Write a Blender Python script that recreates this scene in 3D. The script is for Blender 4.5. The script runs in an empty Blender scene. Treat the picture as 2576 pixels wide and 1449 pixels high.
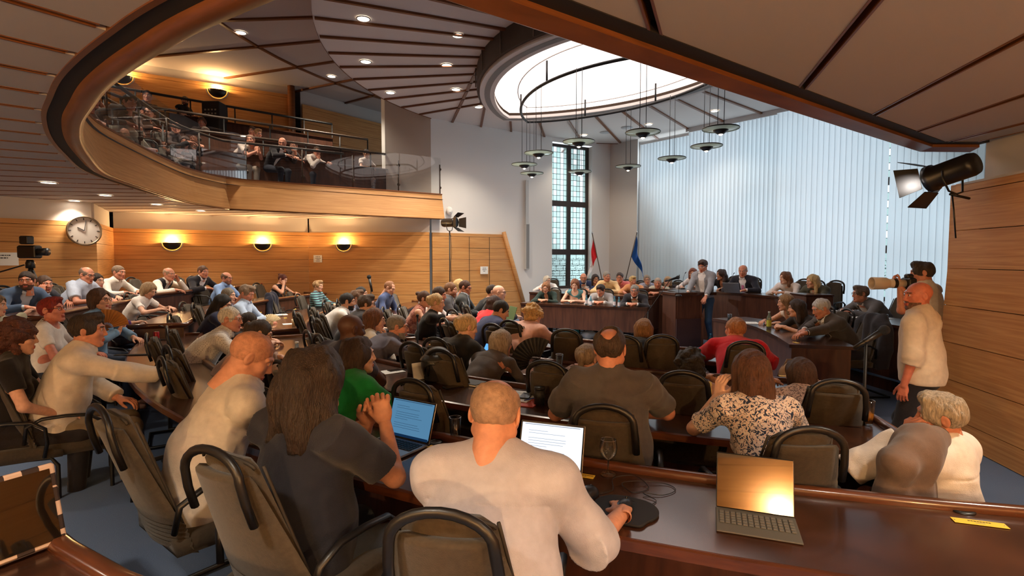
import bpy, math, random
import numpy as np
from mathutils import Vector, Matrix
SC = bpy.context.scene
COL = SC.collection
rnd = random.Random(11)
rad = math.radians
PI = math.pi
# ---------------------------------------------------------------- camera model (used to survey the place from the photograph)
FP, CPX, CPY, EYE = 1350.0, 1288.0, 724.5, 1.75
TILT = math.atan(74.5 / FP)
_ct, _st = math.cos(TILT), math.sin(TILT)
def ray(px, py):
    u, v = (px - CPX) / FP, (CPY - py) / FP
    return Vector((u, _ct + v * _st, -_st + v * _ct))
def at_y(px, py, Y):
    d = ray(px, py); t = Y / d.y
    return Vector((d.x * t, Y, EYE + d.z * t))
def at_z(px, py, z):
    d = ray(px, py); t = (z - EYE) / d.z
    return Vector((d.x * t, d.y * t, z))
# ---------------------------------------------------------------- tagging
def tag(o, label=None, cat=None, group=None, kind=None):
    if label: o['label'] = label
    if cat: o['category'] = cat
    if group: o['group'] = group
    if kind: o['kind'] = kind
    return o
def empty(name, loc=(0, 0, 0), rz=0.0, label=None, cat=None, group=None, kind=None):
    o = bpy.data.objects.new(name, None); COL.objects.link(o)
    o.location = loc; o.rotation_euler = (0, 0, rz); o.empty_display_size = 0.1
    return tag(o, label, cat, group, kind)
def copy_tree(o, parent=None):
    c = o.copy(); COL.objects.link(c)
    if parent is not None: c.parent = parent
    for ch in o.children: copy_tree(ch, c)
    return c
# ---------------------------------------------------------------- materials
def lin(c):
    out = []
    for x in c[:3]:
        x = x / 255.0
        out.append(x / 12.92 if x <= 0.04045 else ((x + 0.055) / 1.055) ** 2.4)
    return tuple(out) + (1.0,)
_M = {}
def nodes_of(m):
    m.use_nodes = True
    nt = m.node_tree
    return nt, nt.nodes, nt.links, nt.nodes.get('Principled BSDF')
def mat(name, c, rough=0.6, metal=0.0, spec=0.5, coat=0.0, bump=0.0, bscale=60.0, var=0.0, vscale=8.0, stretch=(1, 1, 1), emit=0.0, sheen=0.0, c2=None, sss=0.0):
    if name in _M: return _M[name]
    m = bpy.data.materials.new(name)
    nt, N, L, P = nodes_of(m)
    col = lin(c)
    P.inputs['Base Color'].default_value = col
    P.inputs['Roughness'].default_value = rough
    P.inputs['Metallic'].default_value = metal
    P.inputs['Specular IOR Level'].default_value = spec
    if coat: P.inputs['Coat Weight'].default_value = coat; P.inputs['Coat Roughness'].default_value = 0.12
    if sheen: P.inputs['Sheen Weight'].default_value = sheen
    if sss:
        P.inputs['Subsurface Weight'].default_value = sss
        P.inputs['Subsurface Radius'].default_value = (0.012, 0.005, 0.003)
    if emit:
        P.inputs['Emission Color'].default_value = col; P.inputs['Emission Strength'].default_value = emit
    if bump or var or c2:
        tc = N.new('ShaderNodeTexCoord'); mp = N.new('ShaderNodeMapping'); mp.inputs['Scale'].default_value = stretch
        L.new(tc.outputs['Object'], mp.inputs['Vector'])
        if var or c2:
            n = N.new('ShaderNodeTexNoise'); n.inputs['Scale'].default_value = vscale; n.inputs['Detail'].default_value = 4
            L.new(mp.outputs[0], n.inputs['Vector'])
            r = N.new('ShaderNodeValToRGB')
            a = lin(c2) if c2 else tuple(max(0, x * (1 - var)) for x in col[:3]) + (1,)
            b = col if c2 else tuple(min(1, x * (1 + var)) for x in col[:3]) + (1,)
            r.color_ramp.elements[0].position = 0.32; r.color_ramp.elements[1].position = 0.68
            r.color_ramp.elements[0].color = a; r.color_ramp.elements[1].color = b
            L.new(n.outputs['Fac'], r.inputs['Fac']); L.new(r.outputs['Color'], P.inputs['Base Color'])
        if bump:
            n = N.new('ShaderNodeTexNoise'); n.inputs['Scale'].default_value = bscale; n.inputs['Detail'].default_value = 3
            L.new(mp.outputs[0], n.inputs['Vector'])
            b = N.new('ShaderNodeBump'); b.inputs['Strength'].default_value = bump; b.inputs['Distance'].default_value = 0.01
            L.new(n.outputs['Fac'], b.inputs['Height']); L.new(b.outputs[0], P.inputs['Normal'])
    _M[name] = m
    return m
def wood(name, ca, cb, sc=(1.2, 1.2, 40), rough=0.45, coat=0.0, spec=0.4):
    if name in _M: return _M[name]
    m = mat(name, cb, rough=rough, coat=coat, spec=spec)
    nt, N, L, P = nodes_of(m)
    tc = N.new('ShaderNodeTexCoord'); mp = N.new('ShaderNodeMapping'); mp.inputs['Scale'].default_value = sc
    L.new(tc.outputs['Object'], mp.inputs['Vector'])
    n = N.new('ShaderNodeTexNoise'); n.inputs['Scale'].default_value = 1.6; n.inputs['Detail'].default_value = 6; n.inputs['Distortion'].default_value = 0.6
    L.new(mp.outputs[0], n.inputs['Vector'])
    r = N.new('ShaderNodeValToRGB'); r.color_ramp.elements[0].position = 0.3; r.color_ramp.elements[1].position = 0.7
    r.color_ramp.elements[0].color = lin(ca); r.color_ramp.elements[1].color = lin(cb)
    L.new(n.outputs['Fac'], r.inputs['Fac']); L.new(r.outputs['Color'], P.inputs['Base Color'])
    return m
def glassy(name, tint=(240, 246, 246), refl=0.04, fres=.75, rough=0.02, solid=0.0, solidc=(220, 230, 230)):
    """thin clear glass: sees through with a fresnel reflection; solid adds a milky share"""
    if name in _M: return _M[name]
    m = bpy.data.materials.new(name); m.use_nodes = True
    nt = m.node_tree; N = nt.nodes; L = nt.links; N.clear()
    out = N.new('ShaderNodeOutputMaterial'); t = N.new('ShaderNodeBsdfTransparent'); g = N.new('ShaderNodeBsdfGlossy')
    t.inputs['Color'].default_value = lin(tint); g.inputs['Roughness'].default_value = rough
    lw = N.new('ShaderNodeLayerWeight'); lw.inputs['Blend'].default_value = 0.35
    mul = N.new('ShaderNodeMath'); mul.operation = 'MULTIPLY_ADD'; mul.inputs[1].default_value = fres; mul.inputs[2].default_value = refl
    L.new(lw.outputs['Fresnel'], mul.inputs[0])
    mx = N.new('ShaderNodeMixShader'); L.new(mul.outputs[0], mx.inputs[0]); L.new(t.outputs[0], mx.inputs[1]); L.new(g.outputs[0], mx.inputs[2])
    last = mx
    if solid:
        d = N.new('ShaderNodeBsdfTranslucent'); d.inputs['Color'].default_value = lin(solidc)
        d2 = N.new('ShaderNodeBsdfDiffuse'); d2.inputs['Color'].default_value = lin(solidc)
        ad = N.new('ShaderNodeMixShader'); ad.inputs[0].default_value = 0.5; L.new(d.outputs[0], ad.inputs[1]); L.new(d2.outputs[0], ad.inputs[2])
        m2 = N.new('ShaderNodeMixShader'); m2.inputs[0].default_value = solid; L.new(mx.outputs[0], m2.inputs[1]); L.new(ad.outputs[0], m2.inputs[2]); last = m2
    L.new(last.outputs[0], out.inputs['Surface'])
    _M[name] = m
    return m
def emitter(name, c, s):
    if name in _M: return _M[name]
    m = bpy.data.materials.new(name); m.use_nodes = True
    nt = m.node_tree; N = nt.nodes; N.clear()
    out = N.new('ShaderNodeOutputMaterial'); e = N.new('ShaderNodeEmission')
    e.inputs['Color'].default_value = lin(c); e.inputs['Strength'].default_value = s
    nt.links.new(e.outputs[0], out.inputs['Surface']); _M[name] = m
    return m
OAK = wood('oak_panel', (188, 128, 70), (216, 162, 100), (0.9, 0.9, 26), rough=0.42)
OAKL = wood('oak_fascia', (188, 134, 80), (212, 160, 104), (0.9, 0.9, 26), rough=0.42)
OAKD = wood('oak_trim', (104, 60, 30), (132, 80, 44), (1.2, 1.2, 26), rough=0.4)
DARK = wood('dark_desk_wood', (50, 29, 20), (76, 45, 30), (2.2, 2.2, 2.2), rough=0.26, coat=0.35)
DARKR = wood('dark_rail_wood', (70, 36, 20), (98, 54, 30), (3, 3, 30), rough=0.28, coat=0.4)
DARKP = wood('dark_front_wood', (66, 38, 27), (92, 56, 40), (10, 10, 1.2), rough=0.45)
CARPET = mat('blue_carpet', (110, 128, 158), rough=0.95, spec=0.1, bump=0.5, bscale=420, var=0.22, vscale=300)
WHITE = mat('white_plaster', (232, 230, 228), rough=0.85, spec=0.2)
GREYW = mat('pale_grey_plaster', (205, 198, 192), rough=0.85, spec=0.2)
PANEL = mat('ceiling_panel', (196, 184, 176), rough=0.9, spec=0.1, bump=0.15, bscale=500)
PANELW = mat('white_ceiling_panel', (226, 218, 212), rough=0.9, spec=0.1, bump=0.1, bscale=500)
GAPB = mat('dark_gap', (32, 24, 20), rough=0.8)
BLACK = mat('black_plastic', (22, 20, 20), rough=0.38)
BLACKM = mat('black_metal', (22, 21, 21), rough=0.5, metal=0.15)
CHROME = mat('brushed_steel', (190, 190, 188), rough=0.25, metal=1.0)
BROWNM = mat('brown_metal', (74, 60, 50), rough=0.5, metal=0.3)
FABRIC = mat('olive_upholstery', (68, 59, 48), rough=0.85, spec=0.15, bump=0.25, bscale=380, var=0.12, vscale=60, sheen=0.2)
PIPE = mat('upholstery_piping', (52, 45, 36), rough=0.7)
PAPER = mat('white_paper', (238, 236, 230), rough=0.8)
YELLOW = mat('yellow_card', (240, 196, 60), rough=0.6)
INK = mat('black_ink', (30, 28, 30), rough=0.6)
INKG = mat('grey_ink', (120, 118, 118), rough=0.6)
GLASS = glassy('clear_glass')
BALU = glassy('balustrade_glass', (244, 246, 246), refl=0.025, fres=.30)
# ---------------------------------------------------------------- mesh builder
class MB:
    def __init__(s): s.v = []; s.f = []; s.m = []; s.mats = []; s.cur = 0; s.sm = []; s.smooth = False
    def use(s, m):
        if m not in s.mats: s.mats.append(m)
        s.cur = s.mats.index(m); return s
    def face(s, ids): s.f.append(tuple(ids)); s.m.append(s.cur); s.sm.append(s.smooth)
    def vert(s, p): s.v.append((p[0], p[1], p[2])); return len(s.v) - 1
    def quad(s, a, b, c, d):
        i = [s.vert(p) for p in (a, b, c, d)]; s.face(i)
    def poly(s, pts): s.face([s.vert(p) for p in pts])
    def box(s, c, size, M=None):
        x, y, z = size[0] / 2, size[1] / 2, size[2] / 2
        P = [Vector((i * x, j * y, k * z)) for i in (-1, 1) for j in (-1, 1) for k in (-1, 1)]
        if M is not None: P = [M @ p for p in P]
        i = [s.vert(Vector(c) + p) for p in P]
        for q in ((0, 1, 3, 2), (4, 6, 7, 5), (0, 4, 5, 1), (2, 3, 7, 6), (0, 2, 6, 4), (1, 5, 7, 3)): s.face([i[k] for k in q])
        return s
    def rbox(s, c, size, r=0.006, M=None):
        """box with chamfered edges (three stacked loops in z, rounded in plan)"""
        x, y, z = size[0] / 2, size[1] / 2, size[2] / 2; r = min(r, x * .9, y * .9, z * .9)
        def loop(ix, iy, zz, rr):
            pts = []
            for (sx, sy, a0) in ((1, 1, 0), (-1, 1, 90), (-1, -1, 180), (1, -1, 270)):
                for k in range(4):
                    a = rad(a0 + 30 * k); pts.append(Vector((sx * (ix - rr) + rr * math.cos(a), sy * (iy - rr) + rr * math.sin(a), zz)))
            return pts
        loops = [loop(x - r, y - r, -z, r * .5), loop(x, y, -z + r, r), loop(x, y, z - r, r), loop(x - r, y - r, z, r * .5)]
        ids = []
        for lp in loops:
            ids.append([s.vert(Vector(c) + (M @ p if M is not None else p)) for p in lp])
        n = len(ids[0])
        for a, b in zip(ids[:-1], ids[1:]):
            for k in range(n): s.face((a[k], a[(k + 1) % n], b[(k + 1) % n], b[k]))
        s.face(ids[0][::-1]); s.face(ids[-1])
        return s
    def prism(s, pts, z0, z1):
        """vertical prism over a plan polygon (counter-clockwise)"""
        n = len(pts); a = [s.vert((p[0], p[1], z0)) for p in pts]; b = [s.vert((p[0], p[1], z1)) for p in pts]
        for k in range(n): s.face((a[k], a[(k + 1) % n], b[(k + 1) % n], b[k]))
        s.face(a[::-1]); s.face(b); return s
    def tube(s, pts, r, n=8, closed=False, caps=True, flat=1.0):
        """tube along a path; r a number or a list"""
        P = [Vector(p) for p in pts]; m = len(P); rings = []
        old = s.smooth; s.smooth = True
        up = None
        for k in range(m):
            if closed: t = P[(k + 1) % m] - P[k - 1]
            else: t = P[min(k + 1, m - 1)] - P[max(k - 1, 0)]
            if t.length < 1e-9: t = Vector((0, 0, 1))
            t.normalize()
            if up is None:
                up = Vector((0, 0, 1)) if abs(t.z) < 0.9 else Vector((1, 0, 0))
            u = up - t * up.dot(t)
            if u.length < 1e-5: u = t.orthogonal()
            u.normalize(); w = t.cross(u); up = u
            rr = r[k] if isinstance(r, (list, tuple)) else r
            rings.append([s.vert(P[k] + u * (math.cos(2 * PI * j / n) * rr) + w * (math.sin(2 * PI * j / n) * rr * flat)) for j in range(n)])
        for k in range(m if closed else m - 1):
            a, b = rings[k], rings[(k + 1) % m]
            for j in range(n): s.face((a[j], a[(j + 1) % n], b[(j + 1) % n], b[j]))
        if caps and not closed: s.face(rings[0][::-1]); s.face(rings[-1])
        s.smooth = old
        return s
    def lathe(s, prof, c=(0, 0, 0), n=20, M=None, cap=True):
        """profile [(r, z)] turned about z"""
        old = s.smooth; s.smooth = True; rings = []
        for (r, z) in prof:
            ring = []
            for j in range(n):
                a = 2 * PI * j / n; p = Vector((r * math.cos(a), r * math.sin(a), z))
                if M is not None: p = M @ p
                ring.append(s.vert(Vector(c) + p))
            rings.append(ring)
        for a, b in zip(rings[:-1], rings[1:]):
            for j in range(n): s.face((a[j], a[(j + 1) % n], b[(j + 1) % n], b[j]))
        if cap: s.face(rings[0][::-1]); s.face(rings[-1])
        s.smooth = old
        return s
    def sweep(s, path, prof, closed=False, ups=None, smooth=False):
        """profile of (across, up) swept along a plan path; across is to the left of travel"""
        old = s.smooth; s.smooth = smooth
        P = [Vector(p) for p in path]; m = len(P); rings = []
        for k in range(m):
            if closed: t = P[(k + 1) % m] - P[k - 1]
            else: t = P[min(k + 1, m - 1)] - P[max(k - 1, 0)]
            t.z = 0; t.normalize(); l = Vector((-t.y, t.x, 0))
            rings.append([s.vert(P[k] + l * a + Vector((0, 0, z))) for (a, z) in prof])
        n = len(prof)
        for k in range(m if closed else m - 1):
            a, b = rings[k], rings[(k + 1) % m]
            for j in range(n): s.face((a[j], b[j], b[(j + 1) % n], a[(j + 1) % n]))
        if not closed: s.face(rings[0]); s.face(rings[-1][::-1])
        s.smooth = old
        return s
    def mesh(s, name):
        me = bpy.data.meshes.new(name); me.from_pydata(s.v, [], s.f)
        for m in s.mats: me.materials.append(m)
        if me.polygons:
            me.polygons.foreach_set('material_index', s.m); me.polygons.foreach_set('use_smooth', s.sm)
        me.update(); return me
    def build(s, name, parent=None, m=None, loc=None, rz=None, fix=True):
        if m is not None and not s.mats: s.mats = [m]
        me = s.mesh(name)
        if fix:
            import bmesh
            bm = bmesh.new(); bm.from_mesh(me); bmesh.ops.recalc_face_normals(bm, faces=bm.faces); bm.to_mesh(me); bm.free()
        o = bpy.data.objects.new(name, me); COL.objects.link(o)
        if parent is not None: o.parent = parent
        if loc is not None: o.location = loc
        if rz is not None: o.rotation_euler = (0, 0, rz)
        return o
def structure(name, mb, m=None):
    return tag(mb.build(name, m=m), kind='structure')
def text_obj(name, body, size, M, m, parent=None, align='CENTER', extrude=0.0004, space=1.0):
    cu = bpy.data.curves.new(name, 'FONT'); cu.body = body; cu.size = size; cu.align_x = align; cu.align_y = 'CENTER'; cu.extrude = extrude; cu.space_line = space
    cu.materials.append(m)
    o = bpy.data.objects.new(name, cu); COL.objects.link(o)
    if parent is not None: o.parent = parent
    o.matrix_local = M
    return o
# ---------------------------------------------------------------- signed distance fields -> smooth organic meshes
class Field:
    def __init__(s, lo, hi, h):
        s.h = h; s.lo = np.array(lo, np.float32) - 2 * h
        n = np.ceil((np.array(hi, np.float32) + 2 * h - s.lo) / h).astype(int) + 1
        s.n = n; s.f = np.full(tuple(n), 10.0, np.float32)
        s.ax = [s.lo[i] + h * np.arange(n[i], dtype=np.float32) for i in range(3)]
    def win(s, lo, hi):
        sl = []
        for i in range(3):
            a = int(max(0, math.floor((lo[i] - s.lo[i]) / s.h))); b = int(min(s.n[i], math.ceil((hi[i] - s.lo[i]) / s.h) + 1))
            if b <= a: return None
            sl.append(slice(a, b))
        return tuple(sl)
    def grid(s, w): return s.ax[0][w[0]][:, None, None], s.ax[1][w[1]][None, :, None], s.ax[2][w[2]][None, None, :]
    def join(s, w, d, k, sub=False):
        a = s.f[w]
        if sub:
            d = -d
            if k > 0:
                hh = np.clip(0.5 - 0.5 * (d - a) / k, 0, 1); s.f[w] = d + (a - d) * hh + k * hh * (1 - hh)
            else: s.f[w] = np.maximum(a, d)
        else:
            if k > 0:
                hh = np.clip(0.5 + 0.5 * (d - a) / k, 0, 1); s.f[w] = d + (a - d) * hh - k * hh * (1 - hh)
            else: s.f[w] = np.minimum(a, d)
    def cap(s, a, b, ra, rb=None, k=0.02, sub=False):
        rb = ra if rb is None else rb
        a = np.array(a, np.float32); b = np.array(b, np.float32); R = max(ra, rb) + k + 2 * s.h
        w = s.win(np.minimum(a, b) - R, np.maximum(a, b) + R)
        if w is None: return
        X, Y, Z = s.grid(w); d = b - a; L2 = float(d @ d) + 1e-12
        t = np.clip(((X - a[0]) * d[0] + (Y - a[1]) * d[1] + (Z - a[2]) * d[2]) / L2, 0, 1)
        q = np.sqrt((X - a[0] - t * d[0]) ** 2 + (Y - a[1] - t * d[1]) ** 2 + (Z - a[2] - t * d[2]) ** 2)
        s.join(w, q - (ra + (rb - ra) * t), k, sub)
    def ell(s, c, r, M=None, k=0.02, sub=False):
        c = np.array(c, np.float32); R = max(r) + k + 2 * s.h
        w = s.win(c - R, c + R)
        if w is None: return
        X, Y, Z = s.grid(w); X = X - c[0]; Y = Y - c[1]; Z = Z - c[2]
        if M is not None:
            M = np.array(M, np.float32)
            X, Y, Z = (M[0, 0] * X + M[1, 0] * Y + M[2, 0] * Z), (M[0, 1] * X + M[1, 1] * Y + M[2, 1] * Z), (M[0, 2] * X + M[1, 2] * Y + M[2, 2] * Z)
        k0 = np.sqrt((X / r[0]) ** 2 + (Y / r[1]) ** 2 + (Z / r[2]) ** 2)
        k1 = np.sqrt((X / r[0] ** 2) ** 2 + (Y / r[1] ** 2) ** 2 + (Z / r[2] ** 2) ** 2) + 1e-9
        s.join(w, k0 * (k0 - 1) / k1, k, sub)
    def cut(s, p, nrm):
        """keep the side the normal points away from"""
        n = np.array(nrm, np.float32); n = n / np.linalg.norm(n)
        w = (slice(0, s.n[0]), slice(0, s.n[1]), slice(0, s.n[2])); X, Y, Z = s.grid(w)
        s.f = np.maximum(s.f, (X - p[0]) * n[0] + (Y - p[1]) * n[1] + (Z - p[2]) * n[2])
    def noise(s, amp, freq, seed=0, nw=7, mask=None):
        i = np.nonzero(np.abs(s.f) < 0.06)
        if len(i[0]) == 0: return
        p = np.stack([s.ax[k][i[k]] for k in range(3)], 1)
        if mask is not None: a = amp * mask(p)
        else: a = amp
        s.f[i] += a * wob(p, freq, seed, nw)
    def mesh(s):
        f = s.f; ins = f < 0
        c = [ins[:-1, :-1, :-1], ins[1:, :-1, :-1], ins[:-1, 1:, :-1], ins[1:, 1:, :-1], ins[:-1, :-1, 1:], ins[1:, :-1, 1:], ins[:-1, 1:, 1:], ins[1:, 1:, 1:]]
        anyi = c[0].copy(); alli = c[0].copy()
        for q in c[1:]: anyi |= q; alli &= q
        act = anyi & ~alli
        I = np.nonzero(act); nv = len(I[0])
        if nv == 0: return np.zeros((0, 3), np.float32), np.zeros((0, 4), np.int32)
        idx = np.full(act.shape, -1, np.int32); idx[I] = np.arange(nv, dtype=np.int32)
        offs = [(0, 0, 0), (1, 0, 0), (0, 1, 0), (1, 1, 0), (0, 0, 1), (1, 0, 1), (0, 1, 1), (1, 1, 1)]
        V = np.stack([f[I[0] + o[0], I[1] + o[1], I[2] + o[2]] for o in offs], 1)
        acc = np.zeros((nv, 3), np.float32); cnt = np.zeros(nv, np.float32)
        for a, b in ((0, 1), (2, 3), (4, 5), (6, 7), (0, 2), (1, 3), (4, 6), (5, 7), (0, 4), (1, 5), (2, 6), (3, 7)):
            x = (V[:, a] < 0) != (V[:, b] < 0)
            t = np.where(x, V[:, a] / (V[:, a] - V[:, b] + 1e-20), 0).astype(np.float32)
            oa = np.array(offs[a], np.float32); ob = np.array(offs[b], np.float32)
            acc += (oa + t[:, None] * (ob - oa)) * x[:, None]; cnt += x
        P = (np.stack(I, 1).astype(np.float32) + acc / cnt[:, None]) * s.h + s.lo
        Q = []
        e = ins[:-1, 1:-1, 1:-1] != ins[1:, 1:-1, 1:-1]; J = np.nonzero(e); fl = ins[:-1, 1:-1, 1:-1][J]
        i, j, k = J[0], J[1] + 1, J[2] + 1
        q = np.stack([idx[i, j - 1, k - 1], idx[i, j, k - 1], idx[i, j, k], idx[i, j - 1, k]], 1); q[~fl] = q[~fl][:, ::-1]; Q.append(q)
        e = ins[1:-1, :-1, 1:-1] != ins[1:-1, 1:, 1:-1]; J = np.nonzero(e); fl = ins[1:-1, :-1, 1:-1][J]
        i, j, k = J[0] + 1, J[1], J[2] + 1
        q = np.stack([idx[i - 1, j, k - 1], idx[i - 1, j, k], idx[i, j, k], idx[i, j, k - 1]], 1); q[~fl] = q[~fl][:, ::-1]; Q.append(q)
        e = ins[1:-1, 1:-1, :-1] != ins[1:-1, 1:-1, 1:]; J = np.nonzero(e); fl = ins[1:-1, 1:-1, :-1][J]
        i, j, k = J[0] + 1, J[1] + 1, J[2]
        q = np.stack([idx[i - 1, j - 1, k], idx[i, j - 1, k], idx[i, j, k], idx[i - 1, j, k]], 1); q[~fl] = q[~fl][:, ::-1]; Q.append(q)
        Q = np.concatenate(Q); Q = Q[(Q >= 0).all(1)]
        return P, Q
def wob(p, freq, seed=0, nw=7):
    r = np.random.RandomState(seed + 5); fr = np.array(freq if hasattr(freq, '__len__') else (freq,) * 3, np.float32)
    out = np.zeros(len(p), np.float32)
    for k in range(nw):
        w = r.normal(size=3).astype(np.float32); w /= np.linalg.norm(w); ph = r.uniform(0, 6.28)
        out += np.sin((p * fr * (0.6 + 0.9 * r.rand())) @ w + ph + 1.3 * np.sin((p * fr * .5) @ r.normal(size=3).astype(np.float32)))
    return out / math.sqrt(nw)
def np_mesh(name, parts, mats):
    """parts: [(verts, quads, material index or array)] joined into one mesh"""
    vs, qs, ms = [], [], []; off = 0
    for P, Q, mi in parts:
        vs.append(P); qs.append(Q + off); off += len(P)
        ms.append(np.full(len(Q), mi, np.int32) if np.isscalar(mi) else mi)
    P = np.concatenate(vs).astype(np.float32); Q = np.concatenate(qs).astype(np.int32); mi = np.concatenate(ms)
    me = bpy.data.meshes.new(name)
    me.vertices.add(len(P)); me.vertices.foreach_set('co', P.ravel())
    me.loops.add(Q.size); me.loops.foreach_set('vertex_index', Q.ravel())
    me.polygons.add(len(Q)); me.polygons.foreach_set('loop_start', np.arange(0, Q.size, 4, dtype=np.int32))
    for m in mats: me.materials.append(m)
    me.polygons.foreach_set('material_index', mi.astype(np.int32)); me.polygons.foreach_set('use_smooth', np.ones(len(Q), bool))
    me.update(calc_edges=True)
    return me
def np_obj(name, parts, mats, parent=None):
    o = bpy.data.objects.new(name, np_mesh(name, parts, mats)); COL.objects.link(o)
    if parent is not None: o.parent = parent
    return o
# ================================================================ THE ROOM
C0 = Vector((3.7, 10.3, 0)); C1 = Vector((-0.15, 8.3, 0))
def pol(c, r, deg, z=0): return Vector((c.x + r * math.cos(rad(deg)), c.y + r * math.sin(rad(deg)), z))
def V2(x, y, z=0): return Vector((x, y, z))
# ---- floor, tiers
f = MB().use(CARPET); f.quad((-13, -3, 0), (11, -3, 0), (11, 19, 0), (-13, 19, 0)); structure('floor', f)
def arc_pts(r, a0, a1, n=40, c=C0, z=0): return [pol(c, r, a0 + (a1 - a0) * k / n, z) for k in range(n + 1)]
def arc_slab(name, r0, r1, a0, a1, z0, z1, m, c=C0):
    b = MB().use(m); i = arc_pts(r0, a0, a1, c=c); o = arc_pts(r1, a0, a1, c=c)
    b.prism([(p.x, p.y) for p in o] + [(p.x, p.y) for p in i[::-1]], z0, z1)
    return structure(name, b)
arc_slab('floor_tier', 9.78, 13.2, 165, 208, 0, 0.35, CARPET)
arc_slab('floor_tier', 9.02, 13.2, 208.2, 278, 0, 0.10, CARPET)
arc_slab('floor_tier', 8.5, 9.78, 150, 196, 0, 0.15, CARPET)
# ---- oak clad walls of stacked boards
def boards(b, p, q, z0, z1, step=0.31, th=0.035, slant0=0.0, slant1=0.0, out=None):
    """boards between plan points p and q; slant shifts the end of each board along the wall with height (metres per metre below z1)"""
    p = Vector((p[0], p[1], 0)); q = Vector((q[0], q[1], 0)); d = (q - p).normalized()
    n = Vector((-d.y, d.x, 0)) if out is None else out
    z = z1; k = 0
    hts = [0.09] + [step] * 12
    for hgt in hts:
        if z <= z0 + 0.02: break
        zb = max(z0, z - hgt); g = 0.007
        pts = []
        for zz in (zb + g, z):
            a = p - d * (slant0 * (z1 - zz)); e = q + d * (slant1 * (z1 - zz))
            pts.append((Vector((a.x, a.y, zz)), Vector((e.x, e.y, zz))))
        (a0, e0), (a1, e1) = pts
        i = [b.vert(x) for x in (a0, e0, e1, a1, a0 + n * th, e0 + n * th, e1 + n * th, a1 + n * th)]
        for fq in ((0, 1, 2, 3), (4, 7, 6, 5), (0, 4, 5, 1), (3, 2, 6, 7), (0, 3, 7, 4), (1, 5, 6, 2)): b.face([i[x] for x in fq])
        z = zb
def backing(b, p, q, z0, z1, off=0.04):
    p = Vector((p[0], p[1], 0)); q = Vector((q[0], q[1], 0)); d = (q - p).normalized(); n = Vector((-d.y, d.x, 0)) * off
    b.quad((p + n) + V2(0, 0, z0), (q + n) + V2(0, 0, z0), (q + n) + V2(0, 0, z1), (p + n) + V2(0, 0, z1))
LW = [(-11.5, 4.9), (-8.6, 9.06), (-7.84, 10.16), (-8.99, 12.15), (-5.37, 14.2), (-2.15, 13.99)]
for nm, (i0, i1) in (('wall_left', (0, 2)), ('wall_left_return', (2, 3)), ('wall_lamp_side', (3, 4)), ('wall_lamp_side_front', (4, 5))):
    b = MB()
    for k in range(i0, i1):
        b.use(OAK); boards(b, LW[k], LW[k + 1], 0, 2.43)
        b.use(GAPB); backing(b, LW[k], LW[k + 1], 0, 2.42, 0.036)
        b.use(GREYW); backing(b, LW[k], LW[k + 1], 2.42, 2.86, 0.06)
    structure(nm, b)
# ---- white end wall with its oak dado, window recess, pier, corner
WA, WB, WC, WD = V2(-2.12, 14.2), V2(1.22, 16.41), V2(2.53, 17.13), V2(3.17, 17.54)
CE, CF, CG, CH = V2(3.86, 16.68), V2(4.95, 15.35), V2(6.52, 13.42), V2(9.98, 9.18)
def wallq(b, p, q, z0, z1): b.quad(p + V2(0, 0, z0), q + V2(0, 0, z0), q + V2(0, 0, z1), p + V2(0, 0, z1))
b = MB().use(WHITE)
wallq(b, WA, WB, 0, 5.5); wallq(b, WB, WC, 0, 0.8); wallq(b, WB, WC, 5.27, 5.5)
wn = (WC - WB).normalized(); wout = Vector((-wn.y, wn.x, 0)) * 0.28
wallq(b, WB, WB + wout, 0.8, 5.27); wallq(b, WC + wout, WC, 0.8, 5.27); wallq(b, WC, WD, 0, 5.5)
b.quad(WB + V2(0, 0, .8), WC + V2(0, 0, .8), WC + wout + V2(0, 0, .8), WB + wout + V2(0, 0, .8))
structure('wall_end', b)
b = MB().use(GREYW); wallq(b, WD, CE, 0, 5.5); structure('wall_pier', b)
# grey pier where the balcony dies into the end wall
b = MB().use(GREYW); wallq(b, V2(-3.35, 14.35), WA, 2.8, 6.5); b.use(WHITE); wallq(b, V2(-3.5, 14.6), V2(-3.3, 14.38), 3, 6.5); structure('wall_end_return', b)
d = (WB - WA).normalized()
b = MB().use(OAK); e1 = WA + d * 2.22; nin = Vector((d.y, -d.x, 0))
boards(b, WA + nin * .045, e1 + nin * .045, 0, 2.43, step=0.31, th=0.04, slant1=0.33)
b.use(OAKD); bw = MB()
structure('wall_end_dado', b)
b = MB().use(OAKL); t0 = e1 + nin * .09 + V2(0, 0, 2.5) + d * -0.02; t1 = e1 + nin * .09 + d * (0.33 * 2.43 + .02); b.tube([t0, t1], 0.06, 12)
structure('trim_dado_edge', b)
b = MB().use(GAPB)
for u in (1.08, 1.72):
    x = WA + d * u + nin * 0.094
    b.tube([x + V2(0, 0, 0), x + V2(0, 0, 2.34)], 0.006, 4)
x0, x1 = WA + d * 1.08 + nin * .094, WA + d * 1.72 + nin * .094
b.tube([x0 + V2(0, 0, 2.03), x1 + V2(0, 0, 2.03)], 0.006, 4)
structure('door_1', b)
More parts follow.
